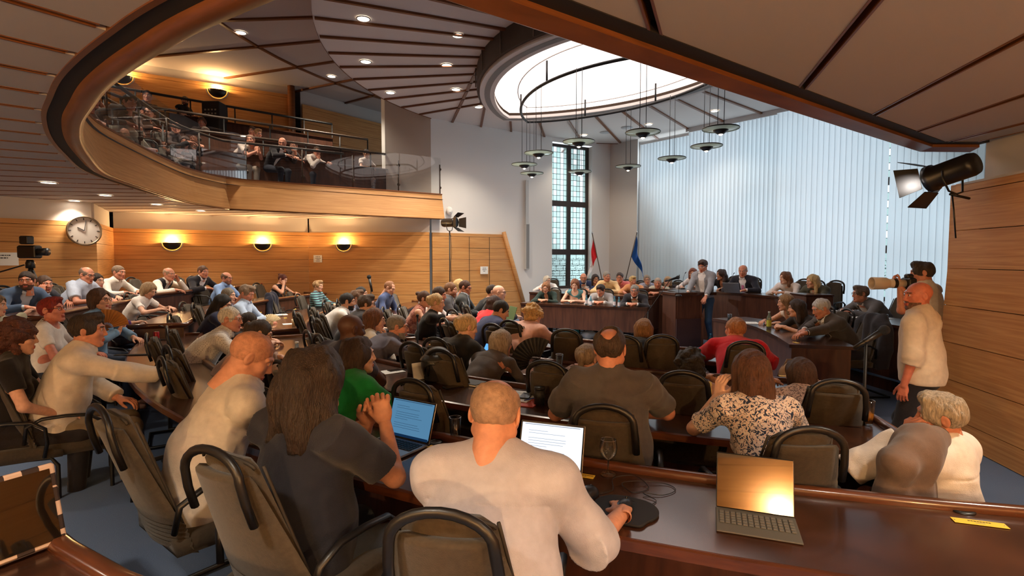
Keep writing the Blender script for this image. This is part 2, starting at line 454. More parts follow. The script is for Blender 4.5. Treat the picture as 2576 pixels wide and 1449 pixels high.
# ---- right hand oak wall beside the camera
def rw(y): return 4.1 + 0.167 * (y - 4.22)
b = MB().use(OAK); pR, qR = V2(rw(5.2), 5.2), V2(rw(-2.4), -2.4)
boards(b, pR, qR, 0, 2.46, step=0.36, th=0.05, slant0=0.09, out=Vector((1, -0.167, 0)).normalized())
b.use(GAPB); b.quad(V2(rw(5.2) + .04, 5.2, 0), V2(rw(-2.4) + .04, -2.4, 0), V2(rw(-2.4) + .04, -2.4, 2.45), V2(rw(5.2) + .04, 5.2, 2.45))
structure('wall_right', b)
b = MB().use(OAK); b.prism([(rw(5.28) + .02, 5.3), (rw(5.0) + .02, 4.9), (rw(5.0) + .6, 4.9), (rw(5.28) + .6, 5.3)], 0, 2.46); structure('wall_right_end', b)
b = MB().use(GREYW); u0 = V2(rw(5.0) + .13, 5.0); wallq(b, u0, V2(rw(-2.4) + .2, -2.4), 2.4, 2.9); wallq(b, u0 + V2(.6, .1), u0, 2.4, 2.9)
b.prism([(u0.x - .12, u0.y + .1), (u0.x - .12 - 1.2, -2.4), (u0.x + .5, -2.4), (u0.x + .5, u0.y + .1)], 2.44, 2.46)
structure('wall_right_upper', b)
# ---- walls the camera does not face: rear wall, outer shell
b = MB().use(OAK); boards(b, V2(-11.5, -2.3), V2(rw(-2.3), -2.3), 0, 2.43, out=Vector((0, -1, 0))); b.use(GREYW); wallq(b, V2(rw(-2.3) + .3, -2.33), V2(-11.5, -2.33), 0, 2.9); structure('wall_rear', b)
b = MB().use(OAK); wallq(b, V2(-11.5, -2.3), V2(-11.5, 4.9), 0, 2.9); structure('wall_left_rear', b)
b = MB().use(GREYW)
wallq(b, V2(-13, -3), V2(-13, 19), 0, 6.7); wallq(b, V2(-13, 19), V2(1.0, 19), 0, 6.7); wallq(b, V2(11, -3), V2(-13, -3), 0, 6.7)
wallq(b, CH, V2(11, -3), 0, 6.7); wallq(b, V2(-5, 19), V2(-2.2, 14.3), 0, 2.8)
structure('wall_outer', b)
# ---- gallery back walls
GA, GB_, GC, GD = V2(-10.6, 12.45), V2(-6.1, 15.2), V2(-5.92, 15.42), V2(-3.72, 18.3)
b = MB(); b.use(OAK); boards(b, GA, GB_, 3.2, 6.28, step=0.42); b.use(GAPB); backing(b, GA, GB_, 3.2, 6.27, .036); b.use(GREYW); backing(b, GA, GB_, 6.2, 6.6, .05)
structure('wall_gallery', b)
b = MB().use(OAKD); b.tube([GB_ + V2(0, -.1, 3.2), GB_ + V2(0, -.1, 6.5)], .1, 8); structure('trim_gallery_corner', b)
b = MB(); b.use(OAK); boards(b, GC, GD, 3.2, 6.1, step=0.42, slant1=0.18); b.use(GREYW); backing(b, GC, GD + (GD - GC) * .35, 3.0, 6.6, .1)
structure('wall_gallery_side', b)
b = MB(); b.use(OAK); boards(b, V2(-12.9, 6.0), GA, 3.2, 6.28, step=0.42); b.use(GREYW); backing(b, V2(-12.9, 6.0), GA, 3.2, 6.6, .05); structure('wall_gallery_left', b)
b = MB().use(BROWNM); q = V2(-3.42, 14.62); b.tube([q + V2(0, 0, 3.2), q + V2(0, 0, 6.4)], .05, 8); structure('trim_gallery_pipe', b)
# ---- balcony edge (plan)
EDGE = [(-1.87, 14.28), (-3.95, 12.86), (-6.04, 11.43), (-6.13, 10.3), (-5.93, 9.23), (-5.45, 7.54), (-5.07, 6.49), (-4.41, 5.4), (-3.93, 4.69), (-3.41, 4.04), (-2.98, 3.59), (-2.62, 3.23), (-2.24, 2.9), (-1.87, 2.61), (-1.46, 2.31), (-0.75, 1.86)]
EDGER = [(-0.55, 1.78), (0.08, 2.25), (0.6, 2.63), (1.63, 3.38), (2.75, 4.19), (3.86, 4.99), (4.3, 5.0)]
def catmull(P, n=5, z=0):
    out = []
    for k in range(len(P) - 1):
        p0 = Vector(P[max(k - 1, 0)]); p1 = Vector(P[k]); p2 = Vector(P[k + 1]); p3 = Vector(P[min(k + 2, len(P) - 1)])
        for j in range(n):
            t = j / n; q = 0.5 * ((2 * p1) + (p2 - p0) * t + (2 * p0 - 5 * p1 + 4 * p2 - p3) * t * t + (3 * p1 - p0 - 3 * p2 + p3) * t ** 3); out.append(Vector((q[0], q[1], z)))
    out.append(Vector((P[-1][0], P[-1][1], z))); return out
edgeL = [V2(*EDGE[0]), V2(*EDGE[1])] + catmull(EDGE[2:], 5)
edgeR = [V2(*p) for p in EDGER]
def radius_at(path, deg):
    d = Vector((math.cos(rad(deg)), math.sin(rad(deg))))
    best = None
    for a, b in zip(path[:-1], path[1:]):
        ax, ay, bx, by = a.x - C0.x, a.y - C0.y, b.x - C0.x, b.y - C0.y
        ex, ey = bx - ax, by - ay; den = d.x * ey - d.y * ex
        if abs(den) < 1e-9: continue
        r = (ax * ey - ay * ex) / den; s = (ax * d.y - ay * d.x) / den
        if r > 0 and -1e-6 <= s <= 1 + 1e-6: best = r if best is None else min(best, r)
    return best
full = edgeL + edgeR
def soffit(name, a0, a1, step, z=2.8, gap=0.06, rmax=14.0):
    b = MB(); a = a0
    while a < a1 - 1e-6:
        e = min(a + step, a1)
        r0 = radius_at(full, a + .01); r1 = radius_at(full, e - .01)
        if r0 and r1:
            ro = rmax
            da = Vector((-math.sin(rad(a)), math.cos(rad(a)), 0)) * gap / 2; de = Vector((-math.sin(rad(e)), math.cos(rad(e)), 0)) * gap / 2
            n = 4; inn = [radius_at(full, a + (e - a) * k / n + (.01 if k == 0 else -.01 if k == n else 0)) for k in range(n + 1)]
            P = [pol(C0, inn[k] + 0.055, a + (e - a) * k / n) for k in range(n + 1)]
            P[0] += da; P[-1] -= de
            poly = [pol(C0, ro, a) + da] + P + [pol(C0, ro, e) - de]
            b.use(PANEL); b.prism([(p.x, p.y) for p in poly], z, z + .05)
            b.use(OAKD)
            for (c_, s_) in ((a, da), (e, -de)):
                p0 = pol(C0, radius_at(full, c_ + (.01 if s_ is da else -.01)) + .1, c_) + s_; p1 = pol(C0, ro, c_) + s_; w = s_.normalized() * -0.012
                b.prism([(p0.x, p0.y), (p1.x, p1.y), (p1.x + w.x, p1.y + w.y), (p0.x + w.x, p0.y + w.y)], z - .004, z + .05)
        a = e
    b.use(GAPB)
    n = 60; inn = [pol(C0, (radius_at(full, a0 + (a1 - a0) * k / n + (.01 if k == 0 else -.01 if k == n else 0)) or 9) + .02, a0 + (a1 - a0) * k / n) for k in range(n + 1)]
    out = [pol(C0, rmax, a0 + (a1 - a0) * k / n) for k in range(n + 1)]
    for k in range(n): b.quad(V2(inn[k].x, inn[k].y, z + .05), V2(inn[k + 1].x, inn[k + 1].y, z + .05), V2(out[k + 1].x, out[k + 1].y, z + .05), V2(out[k].x, out[k].y, z + .05))
    return structure(name, b)
soffit('ceiling_under_gallery', 144.5, 240.0, 3.0)
soffit('ceiling_under_gallery_right', 242.6, 275.5, 6.0)
# gallery floor slab
b = MB().use(CARPET); n = 70; A0, A1 = 144.5, 275.5
for k in range(n):
    a, e = A0 + (A1 - A0) * k / n, A0 + (A1 - A0) * (k + 1) / n; r0, r1 = radius_at(full, a + .01), radius_at(full, e - .01)
    if r0 and r1: b.quad(pol(C0, r0 - .1, a, 3.3), pol(C0, r1 - .1, e, 3.3), pol(C0, 14, e, 3.3), pol(C0, 14, a, 3.3))
structure('floor_gallery', b)
for (rr, zz, a0, a1) in ((1.55, .35, 146, 206), (2.6, .7, 146, 206)):
    b = MB().use(CARPET); n = 40
    for k in range(n):
        a, e = a0 + (a1 - a0) * k / n, a0 + (a1 - a0) * (k + 1) / n; r0, r1 = radius_at(full, a), radius_at(full, e)
        if r0 and r1:
            b.quad(pol(C0, r0 + rr, a, 3.3 + zz), pol(C0, r1 + rr, e, 3.3 + zz), pol(C0, 14, e, 3.3 + zz), pol(C0, 14, a, 3.3 + zz))
            b.quad(pol(C0, r0 + rr, a, 3.3), pol(C0, r1 + rr, e, 3.3), pol(C0, r1 + rr, e, 3.3 + zz), pol(C0, r0 + rr, a, 3.3 + zz))
    structure('floor_gallery_tier', b)
# fascia, nosing, shadow gap
b = MB().use(OAKL); b.sweep(edgeL, [(0.08, 2.80), (0.19, 2.785), (0.19, 2.80), (0.05, 3.36), (0.05, 3.42), (-0.06, 3.42), (-0.06, 2.9), (0.08, 2.9)]); structure('trim_balcony_fascia', b)
b = MB().use(OAKD); b.sweep(edgeL, [(0.055, 2.83), (0.055, 2.79), (0.10, 2.765), (0.16, 2.76), (0.19, 2.785), (0.14, 2.81)], smooth=True); structure('trim_balcony_nosing', b)
b = MB().use(GAPB); b.sweep(edgeL, [(-0.03, 2.86), (-0.03, 2.80), (0.06, 2.795), (0.06, 2.86)]); structure('trim_balcony_gap', b)
b = MB().use(OAKD); b.sweep(edgeL, [(-0.06, 2.86), (-0.06, 2.792), (-0.03, 2.792), (-0.03, 2.86)]); b.sweep(edgeL, [(0.065, 3.42), (0.065, 3.445), (-0.075, 3.445), (-0.075, 3.42)]); structure('trim_balcony_cap', b)
b = MB().use(OAKD); b.sweep(edgeR, [(0.0, 2.83), (0.0, 2.77), (0.10, 2.745), (0.15, 2.77), (0.15, 3.42), (0.03, 3.42), (0.03, 2.84)]); structure('trim_balcony_nosing', b)
b = MB().use(GAPB); b.sweep(edgeR, [(-0.10, 2.86), (-0.10, 2.795), (0.01, 2.795), (0.01, 2.86)]); structure('trim_balcony_gap', b)
# ---- upper ceilings
LENS = dict(c=V2(1.95, 9.9), d=Vector((0.6, -0.8, 0)), n=Vector((-0.8, -0.6, 0)))
def lens_pts(hl, wl, wr, n=36, c=None):
    c = c or LENS['c']; P = []
    for k in range(n + 1):
        t = -hl + 2 * hl * k / n; P.append(c + LENS['d'] * t + LENS['n'] * (wl * max(0, 1 - (t / hl) ** 2) ** .85))
    for k in range(1, n):
        t = hl - 2 * hl * k / n; P.append(c + LENS['d'] * t - LENS['n'] * (wr * max(0, 1 - (t / hl) ** 2) ** .85))
    return P
def in_lens(p, hl, wl, wr):
    r = p - LENS['c']; t = r.x * .6 - r.y * .8; w = r.x * -.8 - r.y * .6
    if abs(t) >= hl: return False
    return -wr * (1 - (t / hl) ** 2) ** .85 < w < wl * (1 - (t / hl) ** 2) ** .85
b = MB().use(PANELW); ring = [pol(C0, 7.0, a) for a in range(90, 271, 3)]
poly = [V2(11, 18.5)] + ring + [V2(11, 2.0)]
b.poly([(p.x, p.y, 5.4) for p in poly])
b.use(OAKD)
for p, q in zip(ring[:-1], ring[1:]): b.quad(V2(p.x, p.y, 5.38), V2(q.x, q.y, 5.38), V2(q.x, q.y, 6.5), V2(p.x, p.y, 6.5))
structure('ceiling_disc', b)
b = MB().use(OAKD)
def rib(b, p, q, w, z0, z1):
    d = (q - p).normalized(); s = Vector((-d.y, d.x, 0)) * w / 2
    b.prism([((p - s).x, (p - s).y), ((q - s).x, (q - s).y), ((q + s).x, (q + s).y), ((p + s).x, (p + s).y)], z0, z1)
a = 92.0
while a < 270:
    r = 6.97
    while r > 0.3 and not in_lens(pol(C0, r, a), 3.75, 2.35, 1.95): r -= .05
    pm = pol(C0, max(r, .3), a)
    side = (pm - LENS['c']).dot(LENS['n'])
    if side > -.3 and r < 6.9: rib(b, pol(C0, 6.97, a), pm, .05, 5.365, 5.402)
    a += 5.8
a = -30.0
while a < 112:
    r = 9.5
    while r > .3 and not in_lens(pol(C1, r, a), 3.75, 2.35, 1.95): r -= .05
    if r > .4: rib(b, pol(C1, 9.5, a), pol(C1, r, a), .06, 5.365, 5.402)
    a += 7.0
structure('trim_ceiling_ribs', b)
b = MB().use(PANEL); b.quad((-13, -3, 6.5), (11, -3, 6.5), (11, 19, 6.5), (-13, 19, 6.5)); structure('ceiling_gallery', b)
b = MB().use(OAKD)
for a in range(96, 262, 8): rib(b, pol(C0, 7.0, a), pol(C0, 14, a), .07, 6.46, 6.502)
pts = [pol(C0, 9.6, a) for a in range(100, 262, 4)]
for p, q in zip(pts[:-1], pts[1:]): rib(b, p, q, .06, 6.46, 6.502)
structure('trim_gallery_ceiling_ribs', b)
# ---- luminous ceiling: drum, lip, shining disc
LIGHTCEIL = emitter('luminous_ceiling', (255, 238, 230), 1.3)
PERF = mat('brown_perforated_metal', (92, 76, 64), rough=0.6, bump=0.8, bscale=900)
lamp = empty('luminous_ceiling_lamp', LENS['c'] + V2(0, 0, 5.0), label='large glowing lens-shaped ceiling light with a brown perforated rim', cat='ceiling light')
def rel(P, z): return [Vector((p.x - LENS['c'].x, p.y - LENS['c'].y, z - 5.0)) for p in P]
def rim_mesh(P, Q, z0, z1, m):
    b = MB().use(m); n = len(P); p0, p1 = rel(P, z0), rel(P, z1); q0, q1 = rel(Q, z0), rel(Q, z1)
    for k in range(n):
        j = (k + 1) % n
        b.quad(p0[k], p0[j], p1[j], p1[k]); b.quad(q0[k], q1[k], q1[j], q0[j]); b.quad(p0[k], q0[k], q0[j], p0[j])
    return b
L0, L1, L2 = lens_pts(3.68, 2.3, 1.87), lens_pts(3.6, 2.2, 1.78), lens_pts(3.35, 1.98, 1.58)
rim_mesh(lens_pts(3.75, 2.36, 1.94), L1, 5.04, 5.4, PERF).build('drum', lamp)
b = MB().use(PANELW)
for z0, z1, P, Q in ((4.98, 5.04, L0, L2),):
    n = len(P); p0, p1, q0, q1 = rel(P, z0), rel(P, z1), rel(Q, z0), rel(Q, z1)
    for k in range(n):
        j = (k + 1) % n; b.quad(p0[k], p0[j], p1[j], p1[k]); b.quad(q0[k], q1[k], q1[j], q0[j]); b.quad(p0[k], q0[k], q0[j], p0[j]); b.quad(p1[k], p1[j], q1[j], q1[k])
b.build('lip', lamp)
b = MB().use(mat('grille_grey', (150, 146, 142), rough=.6, bump=.6, bscale=900))
g0, g1 = rel(lens_pts(3.58, 2.2, 1.77), 4.976), rel(lens_pts(3.45, 2.08, 1.67), 4.976)
for k in range(len(g0)):
    j = (k + 1) % len(g0); b.quad(g0[k], g1[k], g1[j], g0[j])
b.build('grille', lamp)
b = MB().use(mat('rim_strap', (120, 104, 92), rough=.5))
o0 = rel(lens_pts(3.77, 2.38, 1.96), 5.04); o1 = rel(lens_pts(3.77, 2.38, 1.96), 5.4)
for k in range(0, len(o0), 4): b.tube([o0[k], o1[k]], .012, 4)
b.build('rim_straps_trim', lamp)
b = MB().use(LIGHTCEIL); b.poly(rel(L2, 5.10)); b.build('diffuser', lamp)
b = MB().use(PANELW); i0 = rel(lens_pts(2.7, 1.55, 1.2), 5.08); b.tube(i0, .012, 6, closed=True); b.build('shadow_line_ring', lamp)  # thin ring standing in for the shadow line inside the light
# ---- pendant rail and pendants
rail = empty('pendant_rail', (1.9, 9.8, 4.72), label='black lens-shaped tube rail hung under the glowing ceiling', cat='light rail')
RP = [p - V2(1.9, 9.8, 0) for p in lens_pts(2.6, 1.4, 1.05, 30, V2(1.9, 9.8, 0))]
b = MB().use(BLACKM); b.tube(RP, .028, 8, closed=True); b.build('tube', rail)
for k in (3, 13, 22, 36, 45, 54):
    b = MB().use(BLACKM); p = RP[k]; b.tube([p, p + V2(0, 0, .36)], .018, 6); b.build('hanger', rail)
PEND = [(1813, 330), (1617, 339), (1456, 362), (1355, 390), (1319, 418), (1338, 440), (1458, 436), (1580, 423), (1690, 403), (1777, 373)]
PDESC = ['largest of the glass disc pendants, nearest the oak beam', 'large glass disc pendant hanging in front of the left edge of the blinds', 'glass disc pendant hanging across the top of the tall dark window', 'glass disc pendant against the white wall, highest of the three there',
         'glass disc pendant against the white wall, furthest to the left of all', 'glass disc pendant against the white wall, lowest of the three there', 'glass disc pendant hanging low across the tall dark window', 'glass disc pendant before the bare pier between window and blinds', 'small glass disc pendant before the blinds, between two larger ones', 'glass disc pendant before the blinds, just below the largest one']
PGL = glassy('pendant_glass', (225, 238, 232), refl=.10, solid=.35, solidc=(214, 224, 214))
BULB = emitter('pendant_bulb', (255, 214, 170), 30)
for (px, py), lab in zip(PEND, PDESC):
    p = at_z(px, py, 3.55)
    o = empty('pendant_lamp', p, label=lab, cat='pendant lamp', group='glass disc pendants')
    b = MB().use(PGL); b.lathe([(.03, .012), (.25, .03), (.25, .042), (.03, .02)], n=28, cap=False); b.build('glass_disc', o)
    b = MB().use(BLACKM); b.lathe([(.252, .028), (.256, .036), (.252, .044)], n=28, cap=False); b.build('disc_edge', o)
    b = MB().use(BLACK); b.lathe([(.035, -.045), (.06, -.03), (.10, .0), (.105, .015), (.02, .03)], n=18); b.build('lamp_cup', o)
    b = MB().use(BULB); b.lathe([(.001, -.062), (.02, -.055), (.028, -.046), (.001, -.044)], n=10, cap=False); b.build('bulb', o)
    b = MB().use(BLACKM)
    for s in (-.045, .045): b.tube([(s, 0, .02), (s, 0, 1.17)], .005, 4)
    b.build('suspension_cord', o)
# ---- recessed downlights
DLREF = emitter('downlight_glow', (255, 238, 214), 5.0); DLRIM = mat('downlight_rim', (200, 194, 186), rough=.4)
def downlight(px, py, z, r, lab, grp, watt, c=(1, .86, .68), on=True):
    p = at_z(px, py, z) if px is not None else py
    o = empty('ceiling_downlight', p, label=lab, cat='downlight', group=grp)
    b = MB().use(DLRIM); b.lathe([(r * .8, -.004), (r * .85, -.012), (r, -.008), (r, 0)], n=22, cap=False); b.build('rim', o)
    b = MB().use(DLREF if on else DLRIM); b.lathe([(.001, -.003), (r * .8, -.005)], n=22, cap=False); b.build('lens', o)
    if watt:
        l = bpy.data.lights.new('downlight_spot', 'SPOT'); l.energy = watt; l.color = c; l.spot_size = rad(110); l.spot_blend = .6; l.shadow_soft_size = r
        q = bpy.data.objects.new('downlight_spot', l); COL.objects.link(q); q.location = p + V2(0, 0, -.03)
DLD = [(914, 47, 'first'), (1152, 89, 'a'), (920, 155, 'b'), (1124, 164, 'c'), (982, 233, 'd'), (1147, 225, 'e'), (1204, 269, 'f'), (1255, 3, 'g'), (1798, 279, 'h'), (1632, 313, 'i'), (1469, 340, 'j')]
for px, py, _ in DLD: downlight(px, py, 5.392, .11, 'round recessed downlight in the ribbed white ceiling around the glowing lens', 'downlights in the ribbed ceiling', 60 if px > 1400 else 190)
for px, py in ((606, 82), (834, 192)): downlight(px, py, 6.49, .12, 'round recessed downlight in the darker gallery ceiling', 'downlights in the gallery ceiling', 240)
for x, y in ((-6.8, 9.6), (-8.4, 7.0), (-6.6, 6.0), (-8.6, 11.2)): downlight(None, V2(x, y, 6.49), 6.49, .12, 'unseen downlight added to brighten the gallery back rows', 'added downlights over the gallery rows', 200)  # extra downlights added out of sight to brighten the gallery
for px, py in ((122, 459), (265, 491), (187, 505), (394, 514), (506, 530)): downlight(px, py, 2.795, .11, 'flat-looking recessed downlight in the slatted ceiling under the gallery', 'downlights under the gallery', 60)
b = MB().use(GREYW)
for px, py in ((1523, 333), (1577, 321)):
    o = MB().use(mat('speaker_cover', (190, 190, 190), rough=.7)).lathe([(.001, -.012), (.16, -.01), (.165, 0)], n=24, cap=False).build('ceiling_speaker', loc=at_z(px, py, 5.395))
    tag(o, 'flat grey round loudspeaker in the white ceiling above the window corner', 'loudspeaker', 'ceiling loudspeakers')
# ================================================================ WINDOWS, BLINDS
WFRAME = mat('dark_window_frame', (52, 38, 34), rough=.5)
PANE = glassy('leaded_pane', (205, 226, 222), refl=.05, solid=.55, solidc=(178, 204, 196))
PANEB = glassy('clear_pane', (250, 252, 255), refl=.04)
LEAD = mat('lead_came', (84, 92, 92), rough=.6)
def window(name, p, q, z0, z1, cols, rows, fw=.09):
    root = empty(name, p, kind='structure'); d = (q - p); W = d.length; d.normalize(); n = Vector((-d.y, d.x, 0))
    M = Matrix((( d.x, n.x, 0), (d.y, n.y, 0), (0, 0, 1)))
    def bx(b, u, z, su, sz, th=.08, off=0): b.box(M @ Vector((u, off, z)), (su, th, sz), M)
    xs = [W * k / cols for k in range(cols + 1)]; zs = rows
    b = MB().use(WFRAME)
    for x in xs: bx(b, min(max(x, fw / 2), W - fw / 2), (z0 + z1) / 2, fw * (1.5 if 0 < x < W else 1), z1 - z0)
    for z in zs: bx(b, W / 2, min(max(z, z0 + fw / 2), z1 - fw / 2), W, fw * (1.9 if z0 < z < z1 else 1), .085)
    b.build('frame', root)
    r = random.Random(name)
    for c in range(cols):
        for k in range(len(zs) - 1):
            u0, u1 = xs[c] + fw * .6, xs[c + 1] - fw * .6; a, e = zs[k] + fw * .9, zs[k + 1] - fw * .9
            bp = MB(); nr = max(3, int(round((e - a) / .16)))
            for i in range(nr):
                za, zb = a + (e - a) * i / nr, a + (e - a) * (i + 1) / nr
                m = 5; off = (i % 2) * .5
                for j in range(m):
                    ua, ub = u0 + (u1 - u0) * j / m, u0 + (u1 - u0) * (j + 1) / m
                    clear = (i % 2 == 1) and (j % 2 == 1) and k > 0 or (i % 2 == 0 and j == 3 and k > 0)
                    bp.use(PANEB if clear else PANE)
                    bp.quad(M @ Vector((ua, 0, za)), M @ Vector((ub, 0, za)), M @ Vector((ub, 0, zb)), M @ Vector((ua, 0, zb)))
            bp.build('pane', root, fix=False)
            bl = MB().use(LEAD)
            for i in range(1, nr): bx(bl, (u0 + u1) / 2, a + (e - a) * i / nr, u1 - u0, .012, .014)
            for i in range(nr):
                for j in range(1, 5):
                    if (i + j) % 2 or k > 0: bx(bl, u0 + (u1 - u0) * j / 5, a + (e - a) * (i + .5) / nr, .008, (e - a) / nr, .012)
            if k == 0:
                bl.use(INK)
                for i in range(9):
                    zz = e - .12 - i * (e - a - .2) / 10; u = u0 + .02
                    while u < u1 - .04:
                        w = r.uniform(.015, .05); bx(bl, u + w / 2, zz + r.uniform(-.008, .008), w, r.uniform(.008, .022), .004, -.01); u += w + r.uniform(.012, .03)
            bl.build('pane_leading', root)
    return root
window('window_1', WB + wout * .8, WC + wout * .8, .8, 5.27, 2, [.8, 1.95, 3.45, 5.27])
bd = (CH - CE).normalized(); bo = Vector((-bd.y, bd.x, 0))
if bo.dot(Vector((1, 1, 0))) < 0: bo = -bo
def bl(t): return CE + bd * t
OFF = bo * .45
LB = (CH - CE).length
t2a, t2b, t3a, t3b = .35, 1.75, 3.15, 4.75
window('window_2', bl(t2a) + OFF, bl(t2b) + OFF, .8, 5.2, 2, [.8, 1.95, 3.45, 5.2])
window('window_3', bl(t3a) + OFF, bl(t3b) + OFF, .8, 5.2, 2, [.8, 1.95, 3.45, 5.2])
window('window_4', bl(6.2) + OFF, bl(8.6) + OFF, .8, 5.2, 3, [.8, 1.95, 3.45, 5.2])
b = MB().use(WHITE)
prev = -0.3
for (s, e) in ((t2a, t2b), (t3a, t3b), (6.2, 8.6), (LB, LB)):
    wallq(b, bl(prev) + OFF, bl(s) + OFF, 0, 5.6)
    if s < e: wallq(b, bl(s) + OFF, bl(e) + OFF, 0, .8); wallq(b, bl(s) + OFF, bl(e) + OFF, 5.2, 5.6)
    prev = e
wallq(b, CE, CE + OFF - bd * .3, 0, 5.5)
structure('wall_window_side', b)
SLAT = None
def slat_mat():
    m = bpy.data.materials.new('blind_fabric'); m.use_nodes = True; nt = m.node_tree; N = nt.nodes; N.clear()
    out = N.new('ShaderNodeOutputMaterial'); a = N.new('ShaderNodeBsdfDiffuse'); t = N.new('ShaderNodeBsdfTranslucent'); mx = N.new('ShaderNodeMixShader')
    a.inputs['Color'].default_value = lin((232, 236, 238)); t.inputs['Color'].default_value = lin((226, 234, 240)); mx.inputs[0].default_value = .5
    nt.links.new(a.outputs[0], mx.inputs[1]); nt.links.new(t.outputs[0], mx.inputs[2]); nt.links.new(mx.outputs[0], out.inputs['Surface']); return m
SLAT = slat_mat()
def blind(ta, tb, ang, z0, z1, lab, seed, sp=.112, w=.125):
    root = empty('vertical_blind', bl((ta + tb) / 2), label=lab, cat='blind', group='white vertical blinds')
    c = bl((ta + tb) / 2); r = random.Random(seed)
    b = MB().use(WHITE); ex = Matrix(((bd.x, bo.x, 0), (bd.y, bo.y, 0), (0, 0, 1))); b.box((0, 0, z1 + .03), (tb - ta, .07, .06), ex); b.build('headrail', root)
    b = MB().use(SLAT); t = ta + sp / 2
    while t < tb:
        a = rad(ang + r.uniform(-5, 5)); u = bd * math.cos(a) + bo * math.sin(a); p = bl(t) - c; s = u * w / 2; nn = Vector((-u.y, u.x, 0)) * .010
        prev = None
        for k in range(5):
            v = -1 + k / 2; q = p + s * v + nn * (1 - v * v); ids = (b.vert((q.x, q.y, z0)), b.vert((q.x, q.y, z1)))
            if prev: b.face((prev[0], ids[0], ids[1], prev[1]))
            prev = ids
        t += sp
    b.smooth = True; b.sm = [True] * len(b.f)
    b.build('slats', root, fix=False)
    b = MB().use(WHITE); n = 0; t = ta + .05
    b.tube([bl(t) - c + V2(0, 0, z0 + .02), bl(tb - .05) - c + V2(0, 0, z0 + .02)], .003, 4); b.build('bottom_chain', root)
    return root
blind(.12, 1.78, 56, .55, 5.2, 'white vertical blind next to the bare pier, slats half open', 1)
blind(1.79, 4.22, 40, .55, 5.28, 'white vertical blind behind the speaker, slats half open', 2)
blind(4.23, 6.62, 8, .5, 5.36, 'white vertical blind behind the women on the dais, slats closed', 3, sp=.118, w=.127)
blind(6.63, LB - .05, 6, .5, 5.36, 'white vertical blind behind the photographer, slats closed', 4, sp=.118, w=.127)
b = MB().use(WHITE); p, q = bl(1.7), bl(LB); wallq(b, p - bo * .06, q - bo * .06, 5.3, 5.42); structure('trim_blind_pelmet', b)
# column loudspeaker and detector on the white wall
def on_wall(p, q, px, z, off):
    """point on the wall p-q under image column px at height z"""
    best = None
    for k in range(401):
        t = k / 400; w = p + (q - p) * t; v = Vector((w.x, w.y, z)); dd = v - Vector((0, 0, EYE)); yy = dd.y * _ct - dd.z * _st; x = CPX + FP * dd.x / yy
        if best is None or abs(x - px) < best[0]: best = (abs(x - px), v)
    n = (q - p).normalized(); n = Vector((n.y, -n.x, 0)); return best[1] + n * off, n, math.atan2(n.x, -n.y)
sp, n_, ang = on_wall(WA, WB, 1322, 2.2, .06)
o = empty('column_loudspeaker', sp, ang, 'tall slim grey column loudspeaker on the white wall left of the window', 'loudspeaker')
MB().use(mat('light_grey_metal', (200, 200, 198), rough=.5)).rbox((0, 0, -.1), (.13, .1, 1.35), .01).build('cabinet', o)
MB().use(mat('grey_grille', (150, 150, 150), rough=.7, bump=.7, bscale=900)).box((0, -.052, -.1), (.10, .006, 1.29)).build('grille', o)
MB().use(mat('light_grey_metal', (200, 200, 198))).box((0, .0, 1.2), (.1, .05, 1.25)).build('cable_duct', o)
sp, n_, ang = on_wall(WA, WB, 1128, 3.02, .05)
o = empty('motion_detector', sp, ang, 'small white oval detector on the white wall below the balcony end', 'detector')
MB().use(WHITE).lathe([(.001, .06), (.06, .055), (.085, .03), (.09, 0), (.001, 0)], M=Matrix.Rotation(rad(90), 3, 'X') @ Matrix.Diagonal((1, 1.25, 1)), n=20).build('housing', o)
MB().use(mat('lens_dark_white', (214, 214, 214), rough=.3)).lathe([(.001, .068), (.03, .062), (.035, .05)], c=(0, 0, -.03), M=Matrix.Rotation(rad(90), 3, 'X'), n=14).build('sensor_window', o)
# wall lamps
SCREFL = mat('sconce_black', (26, 24, 24), rough=.3); SCGL = glassy('sconce_rim_glass', (240, 240, 240), refl=.4, solid=.4, solidc=(235, 235, 230)); SCBULB = emitter('sconce_bulb', (255, 196, 110), 55)
def sconce(p, ang, lab, s=1.0, watt=32):
    """half-disc bowl lamp, open to the top; ang turns its back to the wall"""
    o = empty('wall_lamp', p, ang, lab, 'wall lamp', 'half-round wall lamps')
    prof = [(k, a) for k in range(1) for a in range(1)]
    b = MB().use(SCREFL); n = 18; rings = []
    for j in range(7):
        ph = rad(90 * j / 6); ring = []
        for k in range(n + 1):
            th = PI * k / n; ring.append((-.19 * s * math.cos(th) * math.cos(ph * .98), -.13 * s * math.sin(th) * (math.cos(ph * .98)), -.17 * s * math.sin(ph) ** 1.0))
        rings.append([b.vert(q) for q in ring])
    b.smooth = True
    for a, e in zip(rings[:-1], rings[1:]):
        for k in range(n): b.face((a[k], a[k + 1], e[k + 1], e[k]))
    b.build('bowl', o, fix=False)
    b = MB().use(SCGL); pts = [(-.215 * s * math.cos(PI * k / 24), -.015, -.2 * s * math.sin(PI * k / 24)) for k in range(25)]; b.tube(pts, .016 * s, 6); b.build('glass_rim', o)
    b = MB().use(SCBULB); b.tube([(-.07 * s, -.055, -.012), (.07 * s, -.055, -.012)], .014, 8); b.build('bulb', o)
    l = bpy.data.lights.new('wall_lamp_light', 'POINT'); l.energy = watt; l.color = (1, .62, .27); l.shadow_soft_size = .04
    q = bpy.data.objects.new('wall_lamp_light', l); COL.objects.link(q); q.location = p + Matrix.Rotation(ang, 3, 'Z') @ V2(0, -.06, .03)
